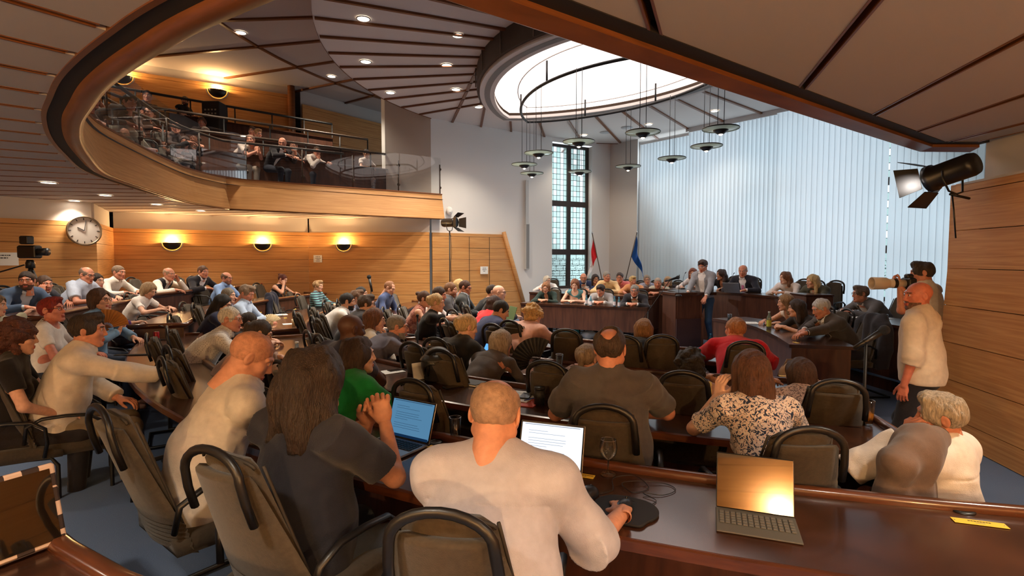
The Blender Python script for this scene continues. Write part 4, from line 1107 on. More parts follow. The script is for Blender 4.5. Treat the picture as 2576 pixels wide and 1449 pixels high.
def joints(o):
    s, lean = o['s'], o['lean']; side = rad(o.get('side', 0))
    def dv(a): a = rad(a); return unit(nv(math.sin(side), math.sin(a), math.cos(a)))
    J = {}; stand = o.get('stand'); zp = (.93 * s if stand else o['seat'] + .09 * s)
    if o.get('zp'): zp = o['zp']
    P = nv(0, 0, zp); a1, a2 = lean * .7, lean * 1.25
    u1, u2 = dv(a1), dv(a2); M1 = P + .22 * s * u1; N = M1 + .33 * s * u2
    a3 = lean * o.get('nk', .55) + o.get('neck', 8); HC = N + .148 * s * dv(a3)
    tw = rad(-o.get('twist', 0)); R = nv(math.cos(tw), math.sin(tw), 0)
    J.update(P=P, M1=M1, N=N, HC=HC, u1=u1, u2=u2, R=R, f1=unit(np.cross(u1, R)), f2=unit(np.cross(u2, R)))
    wS = .178 * s * o.get('wide', 1.0)
    for k, sg in (('L', -1), ('R', 1)):
        J['S' + k] = N - .062 * s * u2 + R * (sg * wS) + nv(0, 0, o.get('shrug', 0) * s)
        J['hip' + k] = P + nv(sg * .09 * s, 0, -.01)
    return J
POSES = ('desk', 'clasp', 'lap', 'chin', 'temple', 'hang', 'cross', 'rail', 'pray')
def person(o):
    """build one person; o: label, px, py, Y (where the top of the head is), face (heading, degrees from +Y towards +X), look, clothes ..."""
    fem = o.get('fem', False); o.setdefault('s', .95 if fem else 1.0); o.setdefault('lean', 6); o.setdefault('seat', .46)
    fl = o.get('floor', 0.0); T = at_y(o['px'], o['py'], o['Y']); want = T.z - fl
    hair_top = .112 + dict(curly=.03, bobcurly=.024, buzz=0, ring=-.008, tonsure=.004, bald=-.006).get(o.get('hair'), .010)
    head_p, head_y, head_r = o.get('pitch', 6), 0, o.get('roll', 0)
    def top(): return float(joints(o)['HC'][2]) + hair_top * o['s']
    stand = o.get('stand')
    if not o.get('fixlean'):
        if top() > want + .005 and not stand:
            lo, hi = o['lean'], 50
            o['lean'] = hi
            if top() < want:
                for _ in range(14):
                    m = (lo + hi) / 2; o['lean'] = m
                    if top() > want: lo = m
                    else: hi = m
    if not stand:
        df = want - top(); o['seat'] += max(-.14, min(.08, df)); df = want - top()
        if abs(df) > .01: o['s'] *= max(.86, min(1.08, (want - o['seat']) / (top() - o['seat']))); 
        df = want - top(); o['seat'] += df
    else:
        o['s'] *= max(.9, min(1.08, want / top())); o['zp'] = .93 * o['s']; o['zp'] += want - top()
    J = joints(o); s = o['s']
    face = o.get('face')
    if face is None: face = math.degrees(math.atan2(C0.x - T.x, C0.y - T.y))
    look = o.get('look', face); th = rad(-face)
    rot = Matrix.Rotation(th, 3, 'Z'); hcw = rot @ Vector((float(J['HC'][0]), float(J['HC'][1]), 0))
    root = Vector((T.x - hcw.x, T.y - hcw.y, fl)); o['root'] = root; o['face_used'] = face
    inv = rot.transposed()
    def local(w): q = inv @ (Vector(w) - root); return nv(q.x, q.y, q.z)
    dist = (T - Vector((0, 0, EYE))).length
    lod = o.get('lod', 0 if dist < 3.4 else 1 if dist < 6 else 2 if dist < 9.5 else 3)
    hb = (.0065, .009, .012, .015)[lod]
    # ---- arms
    zd = o.get('desk', .75); ny = max(float(J['N'][1]), 0); HC = J['HC']; arms = {}
    for k, sg in (('L', -1), ('R', 1)):
        a = o.get('arm' + k, o.get('arms', 'desk')); S = J['S' + k]; pole = (sg * .9, -.2, -.5); curl = 'relax'; pal = None; n = nv(0, 0, 1); d = None
        if a == 'desk': W = nv(sg * .15, ny + .30, zd + .055); d = nv(-sg * .5, .8, -.12)
        elif a == 'clasp': W = nv(sg * .075, ny + .30, zd + .06); d = nv(-sg * .75, .55, 0); n = nv(sg * .5, .2, .8); curl = 'grip'
        elif a == 'lap': W = nv(sg * .12, max(ny * .6, 0) + .27, o['seat'] + .2); d = nv(-sg * .5, .8, -.2)
        elif a == 'chin': W = nv(sg * .05, float(HC[1]) + .10, float(HC[2]) - .20 * s); d = nv(-sg * .15, -.12, 1); n = nv(sg * .4, .9, .1); pole = (sg * .7, .1, -1); curl = 'fist'
        elif a == 'temple': W = nv(sg * .12 + float(HC[0]), float(HC[1]) + .09, float(HC[2]) - .11); d = nv(-sg * .28, -.15, 1); n = nv(sg * .9, .5, .1); pole = (sg * .8, .3, -1); curl = 'grip'
        elif a == 'hang': W = S + nv(sg * .05, .03, -.53 * s); d = nv(0, .12, -1); n = nv(sg, 0, .1); pole = (sg * .3, -1, 0); curl = 'relax'
        elif a == 'cross': W = J['M1'] + J['f2'] * .19 + nv(-sg * .12, 0, .1 + sg * .02); d = nv(-sg, .1, .15); n = nv(0, 1, .2); pole = (sg, .2, -.8)
        elif a == 'rail': W = nv(sg * .16, ny + .36, zd + .04); d = nv(-sg * .9, .3, 0); pole = (sg, 0, -.4)
        elif a == 'pray': W = nv(sg * .04, ny + .26, float(HC[2]) - .26); d = nv(-sg * .12, -.25, 1); n = nv(sg, .3, 0); pole = (sg * .8, .2, -1); curl = 'grip'
        else:
            W = local(at_y(a[1], a[2], a[3])) if a[0] == 'p' else local(a[1:4]) if a[0] == 'w' else nv(a[1:4])
            ex = a[4] if len(a) > 4 else {}
            pole = ex.get('pole', pole); d = nv(ex['d']) if 'd' in ex else None; n = nv(ex.get('n', (0, 0, 1))); curl = ex.get('curl', 'relax')
        E, W = ik(S, W, .29 * s, .25 * s, pole)
        if d is None: d = W - E
        arms[k] = (S, E, W, unit(d), n, curl)
    # ---- legs
    legs = {}
    for k, sg in (('L', -1), ('R', 1)):
        Hp = J['hip' + k]
        if stand:
            an = nv(sg * .11 * s + o.get('stepx', 0), sg * o.get('step', .06), .085); K, A = ik(Hp, an, .44 * s, .42 * s, (sg * .1, 1, 0))
        else:
            sp = o.get('knees', .13); kn = nv(sg * sp * s, .43 * s, max(.45, float(Hp[2]) - .06)); A = nv(sg * sp * s, .40 * s, .085); K = kn
            if o.get('crossleg') == k: K = kn + nv(-sg * .1, .03, .12); A = K + nv(-sg * .12, .22, -.30)
        legs[k] = (Hp, K, A)
    B = o.get('bulk', 1.0); W_ = o.get('wide', 1.0)
    allp = [J['P'], J['HC'], J['N']] + [x for k in 'LR' for x in (*arms[k][:3], *legs[k])]
    lo = np.min(allp, 0) - .22; hi = np.max(allp, 0) + .22; lo[2] = 0.0
    def basis(u, f): r = np.cross(f, u); return np.stack([r, f, u], 1)
    def torso(F, t, neck=True):
        b1, b2 = basis(J['u1'], J['f1']), basis(J['u2'], J['f2']); R = J['R']
        F.ell(J['P'] + nv(0, -.01, 0), (.17 * s * B + t, .128 * s * B + t, .13 * s + t), b1, k=0)
        F.ell(J['P'] + J['u1'] * .15 * s, ((.135 if fem else .148) * s * B + t, .108 * s * B + t, .14 * s + t), b1, k=.05)
        if o.get('belly'): F.ell(J['P'] + J['u1'] * .12 * s + J['f1'] * .06, (.13 * s * B + t, (.10 + .05 * o['belly']) * s + t, .12 * s + t), b1, k=.05)
        F.ell(J['M1'] + J['u2'] * .12 * s, ((.145 if fem else .163) * s * W_ * B ** .5 + t, .112 * s * B + t, .19 * s + t), b2, k=.06)
        F.ell(J['M1'] + J['u2'] * .22 * s, (.15 * s * W_ + t, .092 * s + t, .095 * s + t), b2, k=.05)
        if fem:
            for sg in (-1, 1): F.ell(J['M1'] + J['u2'] * .11 * s + J['f2'] * .085 * s + R * sg * .07 * s, (.062 * s + t, .055 * s + t, .062 * s + t), b2, k=.03)
        for k in 'LR':
            F.cap(J['N'] - J['u2'] * .05 * s, J['S' + k], .066 * s + t, .056 * s + t, k=.04)
            F.cap(J['N'] + J['u2'] * .012 * s, J['N'] * .25 + J['S' + k] * .75 + J['u2'] * .005, .046 * s + t, .040 * s + t, k=.04)
        if neck: F.cap(J['N'] - J['u2'] * .03 * s, J['HC'] - nv(0, 0, .05 * s), .052 * s, (.047 if fem else .053) * s, k=.03)
    def arm(F, k, t, upto=2.0, flat=False, puff=0.0):
        S, E, W = arms[k][:3]; r0, r1, r2 = (.050 + .006 * (B - 1) * 10 * .5) * s * (.88 if fem else 1), .041 * s * (.9 if fem else 1), .027 * s
        e1 = S + (E - S) * min(1, upto); fn = fcap if flat else F.cap
        q = r0 + (r1 - r0) * min(1, upto)
        if flat and upto <= 1: fcap(F, S, e1, r0 + t, q + t + puff, k=.03)
        else: F.cap(S, e1, r0 + t, q + t, k=.03)
        if upto > 1:
            g = min(1, upto - 1); e2 = E + (W - E) * g; r = r1 + (r2 - r1) * g
            if flat: fcap(F, E, e2, r1 + t, r + t + puff, k=.02)
            else: F.cap(E, e2, r1 + t, r + t, k=.02)
    def leg(F, k, t):
        Hp, K, A = legs[k]
        F.cap(Hp, K, .086 * s * B + t, .057 * s + t, k=.04); F.cap(K, A, .057 * s + t, .036 * s + t * 1.4, k=.03)
    def foot(F, k, t, kk=.02):
        A = legs[k][2]; F.cap(A + nv(0, -.035, -.035), A + nv(0, .15, -.05), .036 + t, .032 + t, k=kk); F.cap(A, A + nv(0, .0, -.04), .036 + t, .038 + t, k=kk)
    # ---- the body: one mesh
    F = Field(lo, hi, hb); torso(F, 0)
    for k in 'LR': arm(F, k, 0); leg(F, k, 0); foot(F, k, 0)
    P0, Q0 = F.mesh(); parts = [(P0, Q0, 0)]
    hs = s * o.get('hs', 1.02); rel = rad(look - face); Mh = Matrix.Rotation(-rel, 3, 'Z') @ Matrix.Rotation(rad(-head_p), 3, 'X') @ Matrix.Rotation(rad(head_r), 3, 'Y')
    Mn = np.array(Mh, np.float32)
    def to_head(P): return (P * hs) @ Mn.T + HC
    hP, hQ, hm = head_tpl(lod, fem, bool(o.get('beard'))); parts.append((to_head(hP), hQ, hm))
    for k, sg in (('L', -1), ('R', 1)):
        S, E, W, d, n, curl = arms[k]; hP, hQ = hand_tpl(lod, curl)
        z = unit(n - d * float(n @ d)); x = np.cross(d, z)
        # thumb points inwards (towards the middle of the body for palms down): right hand thumb on -x local
        mir = -1.0 if k == 'R' else 1.0
        Mx = np.stack([x * mir, d, z], 1); Pw = (hP * s * (.93 if fem else 1.0)) @ Mx.T + W
        parts.append((Pw, hQ[:, ::-1] if mir < 0 else hQ, 0))
    sk = skin_mat(o.get('skin', (214, 164, 138))); hc = o.get('hc', (70, 50, 36)); sc = o.get('skin', (214, 164, 138))
    lip = mat('lip_%d_%d' % (sc[0], sc[1]), (int(sc[0] * .84), int(sc[1] * .62), int(sc[2] * .62)), rough=.45)
    bo_ = np_obj('person', parts, [sk, lip, mat('eye_white', (226, 220, 214), rough=.2), mat('eye_iris', (44, 34, 28), rough=.15), hair_mat(o.get('brow', hc)), hair_mat(o.get('bc', hc))])
    bo_.location = root; bo_.rotation_euler = (0, 0, th); tag(bo_, o['label'], 'person', o.get('group'))
    o['obj'] = bo_; o['dbg'] = (round(o['lean']), round(s, 2), round(o['seat'], 2))
    # ---- hair
    if o.get('hair', 'short') != 'bald':
        hP, hQ = hair_tpl(o.get('hair', 'short'), lod); np_obj('hair', [(to_head(hP), hQ, 0)], [hair_mat(hc, o.get('hair', 'short'))], bo_)
    # ---- clothes
    top_ = o.get('top', 'shirt'); c = cloth_mat(o.get('c', (220, 220, 222)), o.get('pat'), o.get('c2', (255, 255, 255)))
    slv = o.get('slv', dict(shirt=1.9, polo=.62, tshirt=.6, blouse=1.85, sleeveless=0, sweater=1.9, roll=1.25).get(top_, 1.9))
    zc = float(J['P'][2]) - (.10 if not stand else o.get('hem', .0)) * s
    t = dict(tshirt=.009, polo=.010, sleeveless=.006).get(top_, .012) + o.get('loose', 0)
    lo2 = lo.copy(); lo2[2] = max(0, zc - .05)
    if slv > 1 or stand: lo2[2] = max(0, min(lo2[2], float(min(arms['L'][2][2], arms['R'][2][2])) - .1))
    F = Field(lo2, hi, hb); torso(F, t, False)
    if not fem and top_ in ('shirt', 'roll', 'tshirt', 'polo') and not o.get('vest') and not o.get('jacket'):
        F.ell(J['P'] + J['u1'] * .16 * s - J['f1'] * .012, (.168 * s * B * W_ + t, .128 * s * B + t, .23 * s + t), basis(J['u1'], J['f1']), k=.07)
    X = F.ax[2]; cutz = zc
    F.f = np.maximum(F.f, (cutz - X)[None, None, :])
    jk = bool(o.get('jacket'))
    for k in 'LR':
        if jk:
            S, E, W = arms[k][:3]; fcap(F, E + (W - E) * .72, E + (W - E) * .93, .037 * s, .036 * s, k=.01)
        elif slv > 0: arm(F, k, t + .004, slv, True, .006 if slv < 1 else .002)
    if slv == 0 and not jk:
        for k in 'LR': F.ell(J['S' + k] + J['R'] * (.045 if k == 'R' else -.045), (.06 * s, .1 * s, .12 * s), k=.006, sub=True)
    fold = o.get('fold', .4 if (jk or o.get('vest')) else 1.25)
    F.noise(.0055 * fold, (13, 13, 20), 21 + int(o['px']) % 50); F.noise(.0022 * fold, 38, 22 + int(o['py']) % 50)
    if lod < 2: ridges(F, .007 * fold, 8, 23 + int(o['px']) % 50)
    F.cap(J['N'] - J['u2'] * .02, J['HC'], (.052 if fem else .058) * s, .056 * s, k=.004, sub=True)
    if lod < 2 and top_ in ('shirt', 'roll') and not jk:
        i = np.nonzero(np.abs(F.f) < .04); p = np.stack([F.ax[k][i[k]] for k in range(3)], 1) - J['N']
        dd = p @ J['u2'] + .135 * s - .25 * np.maximum(0, np.abs(p @ J['R']) - .05) ** 2; bk = ((p @ J['f2']) < .0) & (np.abs(p @ J['R']) < .2 * s)
        F.f[i] += .0035 * np.exp(-(dd / .0045) ** 2) * bk - .0012 * np.clip(dd / .02, 0, 1) * bk
    nk = o.get('neckline', 'crew')
    if nk == 'v': F.ell(J['N'] + J['f2'] * .10 * s - J['u2'] * .05 * s, (.045, .085, .11), basis(J['u2'], J['f2']), k=.004, sub=True)
    elif nk == 'scoop': F.ell(J['N'] + J['f2'] * .085 * s - J['u2'] * .01, (.088, .10, .075), basis(J['u2'], J['f2']), k=.004, sub=True)
    elif nk == 'wide': F.ell(J['N'] + J['u2'] * .02 + J['f2'] * .03, (.105, .10, .06), basis(J['u2'], J['f2']), k=.004, sub=True)
    collar = o.get('collar', top_ in ('shirt', 'polo', 'roll'))
    if collar:
        cen = J['N'] + J['u2'] * .040 * s + J['f2'] * .016 * s; up = unit(J['u2'] * .92 - J['f2'] * .0 + nv(0, 0, .2)); f = unit(np.cross(up, J['R'])); r_ = np.cross(f, up)
        for zoff, rr, tr in ((-.006, .078, .010), (.010, .072, .0085), (.024, .068, .007)):
            ring = []
            for q in range(13):
                a = rad(-150 + 300 * q / 12) - PI / 2
                ring.append(cen + (r_ * math.cos(a) * rr + f * math.sin(a) * rr * 1.06) * s + up * (zoff * s - .026 * s * max(0, math.sin(a))))
            for a_, b_ in zip(ring[:-1], ring[1:]): F.cap(a_, b_, tr, tr, k=.008)
    Pm, Qm = F.mesh(); np_obj(o.get('topname', dict(tshirt='t_shirt', polo='polo_shirt', sleeveless='sleeveless_top', roll='shirt').get(top_, top_)), [(Pm, Qm, 0)], [c], bo_)
    if o.get('jacket'):
        F = Field(lo2 - nv(0, 0, .04), hi, hb); torso(F, .027, False); F.f = np.maximum(F.f, (zc - .02 - F.ax[2])[None, None, :])
        for k in 'LR': arm(F, k, .019, 1.82, True, .003); F.cap(J['N'] * .35 + J['S' + k] * .65, J['S' + k], .064 * s, .074 * s, k=.03)
        F.noise(.0038, (13, 13, 20), 31 + int(o['px']) % 40); F.noise(.0016, 36, 32)
        F.cap(J['N'] - J['u2'] * .02, J['HC'], .068 * s, .072 * s, k=.004, sub=True)
        op = o.get('open', .055); b2 = basis(J['u2'], J['f2'])
        F.ell(J['M1'] + J['u2'] * .16 * s + J['f2'] * .15 * s, (op, .11 * s * B, .24 * s), b2, k=.004, sub=True)
        F.ell(J['N'] + J['f2'] * .10 * s - J['u2'] * .03, (op + .02, .10, .07), b2, k=.01, sub=True)
        for sg in (-1, 1):
            F.cap(J['N'] + J['R'] * sg * .062 * s + J['f2'] * .02 + J['u2'] * .015, J['N'] + J['R'] * sg * (op + .035) + J['f2'] * .10 * s - J['u2'] * .11 * s, .016, .018, k=.008)
        Pm, Qm = F.mesh(); np_obj('jacket', [(Pm, Qm, 0)], [cloth_mat(o['jacket'], o.get('jpat'), o.get('jc2', (255, 255, 255)))], bo_)
    if o.get('vest'):
        F = Field(lo2, hi, hb); torso(F, .020, False); F.f = np.maximum(F.f, (zc - F.ax[2])[None, None, :])
        for k in 'LR': F.ell(J['S' + k] + J['R'] * (.05 if k == 'R' else -.05), (.07 * s, .12 * s, .13 * s), k=.006, sub=True)
        F.cap(J['N'], J['HC'], .075 * s, .08 * s, k=.004, sub=True); F.ell(J['N'] + J['f2'] * .10 * s - J['u2'] * .04 * s, (.05, .1, .15), basis(J['u2'], J['f2']), k=.004, sub=True)
        Pm, Qm = F.mesh(); np_obj('waistcoat', [(Pm, Qm, 0)], [cloth_mat(o['vest'])], bo_)
    # trousers
    lo3 = lo.copy(); hi3 = hi.copy(); hi3[2] = float(J['P'][2]) + .12
    F = Field(lo3, hi3, max(hb, .011)); b1 = basis(J['u1'], J['f1'])
    F.ell(J['P'] + nv(0, -.01, 0), (.17 * s * B + .009, .128 * s * B + .009, .13 * s + .006), b1, k=0)
    F.ell(J['P'] + J['u1'] * .12 * s, (.145 * s * B + .006, .11 * s * B + .006, .12 * s), b1, k=.04)
    for k in 'LR': leg(F, k, .011)
    F.f = np.maximum(F.f, (F.ax[2] - (float(J['P'][2]) + .09 * s))[None, None, :]); F.f = np.maximum(F.f, (.05 - F.ax[2])[None, None, :])
    F.noise(.004, (16, 16, 10), 41 + int(o['px']) % 30)
    Pm, Qm = F.mesh(); np_obj('trousers', [(Pm, Qm, 0)], [cloth_mat(o.get('legs', (44, 46, 56)), o.get('lpat'), o.get('lc2', (255, 255, 255)))], bo_)
    if o.get('shoes'):
        for k in 'LR':
            A = legs[k][2]; F = Field(A - .16, A + nv(.1, .24, .06), .008); foot(F, k, .012); F.f = np.maximum(F.f, (F.ax[2] - .085)[None, None, :]); F.f = np.maximum(F.f, (.002 - F.ax[2])[None, None, :])
            Pm, Qm = F.mesh(); np_obj('shoe', [(Pm, Qm, 0)], [mat('shoe_%d_%d' % (o['shoes'][0], o['shoes'][2]), o['shoes'], rough=.6)], bo_)
    if o.get('belt'):
        b = MB().use(BLACK); zb = float(J['P'][2]) + .085 * s; b.tube([(math.cos(q / 20 * 2 * PI) * (.155 * s * B + .012), math.sin(q / 20 * 2 * PI) * (.118 * s * B + .012) - .004 + float(J['u1'][1]) * .085, zb) for q in range(20)], .014, 6, closed=True); b.build('belt', bo_)
    if o.get('tie'):
        b = MB().use(cloth_mat(o['tie'])); a0 = J['N'] + J['f2'] * .082 * s - J['u2'] * .025 * s; a1 = J['M1'] + J['u2'] * .14 * s + J['f2'] * (.112 * s * B + .022); a2 = J['M1'] - J['u2'] * .06 * s + J['f2'] * (.112 * s * B + .026)
        for p, q, w0, w1 in ((a0, a1, .016, .026), (a1, a2, .026, .034)):
            R = J['R']; f = J['f2'] * .006; pts = [p - R * w0, p + R * w0, q + R * w1, q - R * w1]; i = [b.vert(x + f) for x in pts] + [b.vert(x - f) for x in pts]
            for fc in ((0, 1, 2, 3), (7, 6, 5, 4), (0, 4, 5, 1), (1, 5, 6, 2), (2, 6, 7, 3), (3, 7, 4, 0)): b.face([i[x] for x in fc])
        b.build('tie', bo_)
    if o.get('glasses'):
        b = MB().use(mat('spectacle_frame_%d' % o['glasses'][0], o['glasses'], rough=.3)); rr = .0016 if lod < 2 else .0022
        def hp(x, y, z): q = to_head(nv(x, y, z)[None])[0]; return (float(q[0]), float(q[1]), float(q[2]))
        for sg in (-1, 1):
            b.tube([hp(sg * .032 + .023 * math.copysign(abs(math.cos(a)) ** .6, math.cos(a)), .101 - .006 * abs(math.cos(a)) , .008 + .017 * math.copysign(abs(math.sin(a)) ** .6, math.sin(a))) for a in [2 * PI * q / 16 for q in range(16)]], rr, 5, closed=True)
            b.tube([hp(sg * .055, .096, .014), hp(sg * .077, .07, .016), hp(sg * .084, -.005, .014), hp(sg * .083, -.02, .004)], rr * 1.15, 5)
        b.tube([hp(-.010, .103, .012), hp(0, .112, .013), hp(.010, .103, .012)], rr, 5); b.build('glasses', bo_)
    if o.get('watch'):
        k = o['watch']; S, E, W, d, n, curl = arms[k]; fd = unit(W - E); p = W - fd * .03; u = unit(np.cross(fd, nv(0.3, .2, 1))); v = np.cross(fd, u)
        b = MB().use(BLACK); b.tube([p + (u * math.cos(a) + v * math.sin(a)) * .031 * s for a in [2 * PI * q / 14 for q in range(14)]], .007, 6, closed=True); b.build('wristband', bo_)
    o['arms_'] = arms; o['J'] = J; o['to_world'] = lambda p: root + rot @ Vector((float(p[0]), float(p[1]), float(p[2])))
    o['to_head'] = to_head
    return o
# ================================================================ WHO SITS WHERE
ALL = []
FAIR = (216, 164, 138); RUD = (206, 140, 114); TAN = (190, 138, 108); DRK = (84, 56, 44); PALE = (224, 180, 158)
GREY = (140, 134, 128); WHT = (206, 202, 196); BLN = (196, 164, 118); DBL = (150, 122, 88); BRN = (82, 58, 42); DBR = (50, 36, 28); BLK = (30, 26, 25); RED = (120, 42, 30); LBR = (118, 86, 60)
def PP(who, where, px, py, Y, seat=True, cz=None, **k):
    k.update(px=px, py=py, Y=Y, label=who + ((', ' + where) if where else '')); k.setdefault('skin', FAIR)
    if k.pop('gallery', False):
        T = at_y(px, py, Y); base = T.z - (1.72 if k.get('stand') else 1.33); k['floor'] = min((3.3, 3.65, 4.0), key=lambda q: abs(q - base))
    person(k); ALL.append(k)
    if seat and not k.get('stand'):
        d = Matrix.Rotation(rad(-k['face_used']), 3, 'Z') @ Vector((0, .06, 0))
        q = k['root'] + d; chair(q.x, q.y, k['face_used'], 'upholstered chair under the ' + who, k.get('floor', 0), 'occupied council chairs')
    return k
# ---- nearest row
P1 = PP('man with shaved head in white linen shirt', 'bending over his phone, seen from behind', 632, 843, 2.65, seat=False, face=50, look=66, pitch=32, top='shirt', c=(214, 206, 198), slv=1.45, hair='buzz', hc=(190, 136, 110), skin=(204, 146, 120), armR=('p', 700, 1062, 3.0), armL=('p', 672, 1050, 3.1), legs=(96, 82, 70), lean=22, bulk=1.05, loose=.012, shoes=(40, 36, 34))
P2 = PP('man with long dark hair in navy T-shirt', 'hands folded before a blue-lit laptop', 795, 885, 2.15, seat=False, face=30, look=38, pitch=4, top='tshirt', c=(40, 42, 52), slv=.72, loose=.014, hair='longbig', hc=(52, 40, 33), skin=(196, 138, 108), armR=('p', 968, 1062, 2.32, dict(d=(-.25, .0, 1), n=(.6, -.7, .2), curl='grip', pole=(.7, -.2, -1))), armL=('p', 925, 1066, 2.42, dict(d=(.35, .0, 1), n=(-.6, .6, .2), curl='grip')), legs=(70, 82, 100), wide=1.08, bulk=1.15, belly=.4)
P3 = PP('bald man in pale grey-blue shirt', 'working at the bright white laptop', 1247, 970, 1.82, seat=False, face=8, look=14, pitch=22, top='shirt', c=(188, 184, 192), slv=1.12, loose=.018, hair='ring', hc=(166, 136, 114), skin=(214, 152, 122), armR=('p', 1568, 1288, 2.0, dict(curl='relax', pole=(.2, -.5, -1), d=(-.05, 1, -.1))), armL=('p', 1180, 1165, 2.3), legs=(60, 62, 70), wide=1.1, bulk=1.2, belly=.5, lean=18)
P4 = PP('white-haired man in a white shirt', 'leaning his face on his fist beside the oak wall', 2368, 990, 2.5, seat=False, face=-30, look=-58, pitch=6, roll=-10, top='shirt', c=(228, 216, 204), slv=1.9, loose=.02, hair='messy', hc=(170, 156, 136), skin=(200, 134, 108), armL='temple', armR='lap', lean=0, legs=(52, 48, 46), fixlean=True)
P5 = PP('woman with long straight brown hair and leaf-print blouse', 'one hand raised', 1888, 885, 2.85, fem=True, face=2, look=0, top='blouse', c=(226, 214, 204), pat='floral', c2=(44, 54, 78), slv=.7, hair='longstraight', hc=(86, 54, 38), skin=PALE, armL=('p', 1805, 998, 2.9, dict(d=(.15, -.1, 1), n=(-.8, -.4, .1), curl='point', pole=(-.5, -.2, -1))), armR='desk', legs=(40, 40, 46))
P6 = PP('man with a round bald spot in charcoal polo shirt', 'seen from behind', 1537, 828, 3.02, face=14, look=24, top='polo', c=(84, 80, 82), slv=.75, loose=.012, hair='tonsure', hc=(66, 52, 44), skin=RUD, armR=('p', 1612, 1042, 3.3, dict(d=(-.6, .6, 0), pole=(1, -.1, -.3))), armL='desk', wide=1.1, bulk=1.12)
# ---- rows beyond
PP('woman with grey-brown hair tied low', 'half hidden left of the man in charcoal polo', 1476, 868, 4.4, fem=True, look=30, top='blouse', c=(150, 118, 104), pat='floral', c2=(70, 56, 54), hair='ponytail', hc=(146, 126, 104))
PP('woman with black curly hair in a yellow top', 'seen from behind', 1735, 880, 4.1, fem=True, look=-12, top='sleeveless', c=(226, 194, 110), hair='bobcurly', hc=(34, 28, 27), skin=TAN, armL=('p', 1680, 990, 4.15))
PP('person with smooth brown bob', 'seen from behind in front of the blue carpet aisle', 2012, 905, 3.9, fem=True, look=-8, top='blouse', c=(178, 148, 128), pat='floral', c2=(96, 70, 60), hair='bob', hc=(70, 46, 34))
PP('woman with brown bob in a black top', 'seen from behind in front of the lectern', 1620, 805, 5.65, fem=True, look=18, top='tshirt', c=(24, 24, 28), hair='lob', hc=(138, 98, 60))
PP('man in a bright red shirt', 'seen from behind', 1850, 800, 5.35, look=-14, top='shirt', c=(206, 28, 44), loose=.012, hair='short', hc=(170, 116, 74), skin=RUD, wide=1.08)
PP('woman in a salmon pink blazer with curly blonde hair', 'seen from behind', 1343, 765, 6.35, fem=True, look=46, top='blouse', c=(232, 220, 210), jacket=(228, 178, 162), hair='curly', hc=(206, 164, 106), armR='desk', wide=1.1, bulk=1.15)
PF = PP('woman with short smooth grey hair and grey top', 'holding an open black fan', 1262, 833, 4.82, fem=True, look=46, top='shirt', c=(92, 86, 86), slv=1.2, hair='bob', hc=(166, 150, 132), skin=RUD, legs=(206, 190, 172), armR=('p', 1352, 930, 4.82, dict(d=(-.3, .1, 1), n=(.9, .3, 0), curl='fist', pole=(.4, -.3, -1))))
PH = PP('woman with blonde updo in black sweater', 'looking at her lit phone', 1175, 793, 5.05, fem=True, look=62, pitch=12, top='sweater', c=(26, 26, 28), hair='updo', hc=(206, 172, 124), armR=('p', 1222, 897, 5.4), armL='desk', bulk=1.1, wide=1.05)
PB = PP('man in a blue blazer', 'reading from a green folder', 1260, 757, 6.7, look=84, pitch=24, top='shirt', c=(210, 214, 224), jacket=(56, 66, 104), hair='short', hc=BLK, skin=TAN, armR=('p', 1296, 818, 6.85), armL=('p', 1275, 822, 6.95), face=62)
PP('bald dark-skinned man in a navy polo shirt', 'chin on his hand', 884, 795, 4.15, look=48, top='polo', c=(54, 54, 72), hair='bald', skin=DRK, brow=(30, 24, 22), armR='chin', armL='desk', bulk=1.2, wide=1.12)
PP('woman with long dark hair in a green top', 'before the man resting his chin', 902, 850, 3.45, fem=True, look=60, pitch=2, top='blouse', c=(24, 136, 66), hair='longwavy', hc=(60, 44, 36), skin=PALE, loose=.01)
PP('man with grey cropped hair and glasses in slate polo', 'hands folded on desk', 1000, 793, 5.5, face=52, look=78, top='polo', c=(104, 104, 122), slv=.7, hair='crop', hc=(120, 112, 104), beard=True, bc=(150, 142, 136), glasses=(40, 36, 34), skin=RUD, arms='clasp')
PP('smiling woman with brown hair and glasses in a white top', '', 943, 778, 5.65, fem=True, face=56, look=76, top='blouse', c=(230, 222, 208), hair='long', hc=(104, 66, 44), glasses=(190, 150, 110), armR='chin')
PP('man with thick dark hair in charcoal suit', 'just behind the smiling woman', 922, 742, 7.0, face=60, look=72, top='shirt', c=(210, 210, 214), jacket=(52, 52, 58), hair='messy', hc=(76, 60, 48), glasses=(40, 40, 44))
PP('young man with black hair and beard in white shirt', 'beside the charcoal suit', 874, 738, 7.7, face=64, look=74, top='shirt', c=(228, 224, 222), hair='short', hc=BLK, beard=True, bc=BLK, skin=TAN)
PP('man with ruffled brown hair', 'behind the bearded young man', 898, 730, 8.4, look=74, top='shirt', c=(120, 124, 140), hair='messy', hc=(104, 74, 52))
PP('person with black fringe', 'head just showing near the far microphone stand', 909, 722, 9.3, look=84, fem=True, top='tshirt', c=(60, 60, 66), hair='short', hc=BLK)
PP('man with receding light brown hair in a blue shirt', 'looking down by the oak wall', 980, 708, 10.1, face=100, look=100, pitch=26, top='shirt', c=(70, 84, 124), hair='receding', hc=(150, 104, 74), arms='lap')
PP('blond boy in a teal and navy striped sweater', '', 800, 706, 10.8, face=90, look=98, top='sweater', c=(50, 56, 72), pat='stripe', c2=(110, 168, 172), hair='messy', hc=(176, 140, 98), s=.9)
PP('man with tousled grey-brown hair in pale blue shirt', 'reading at the left block', 620, 717, 8.0, face=84, look=92, pitch=24, top='shirt', c=(178, 198, 226), hair='messy', hc=(138, 116, 96), skin=RUD, armR=('l', .1, .45, .85), armL='desk')
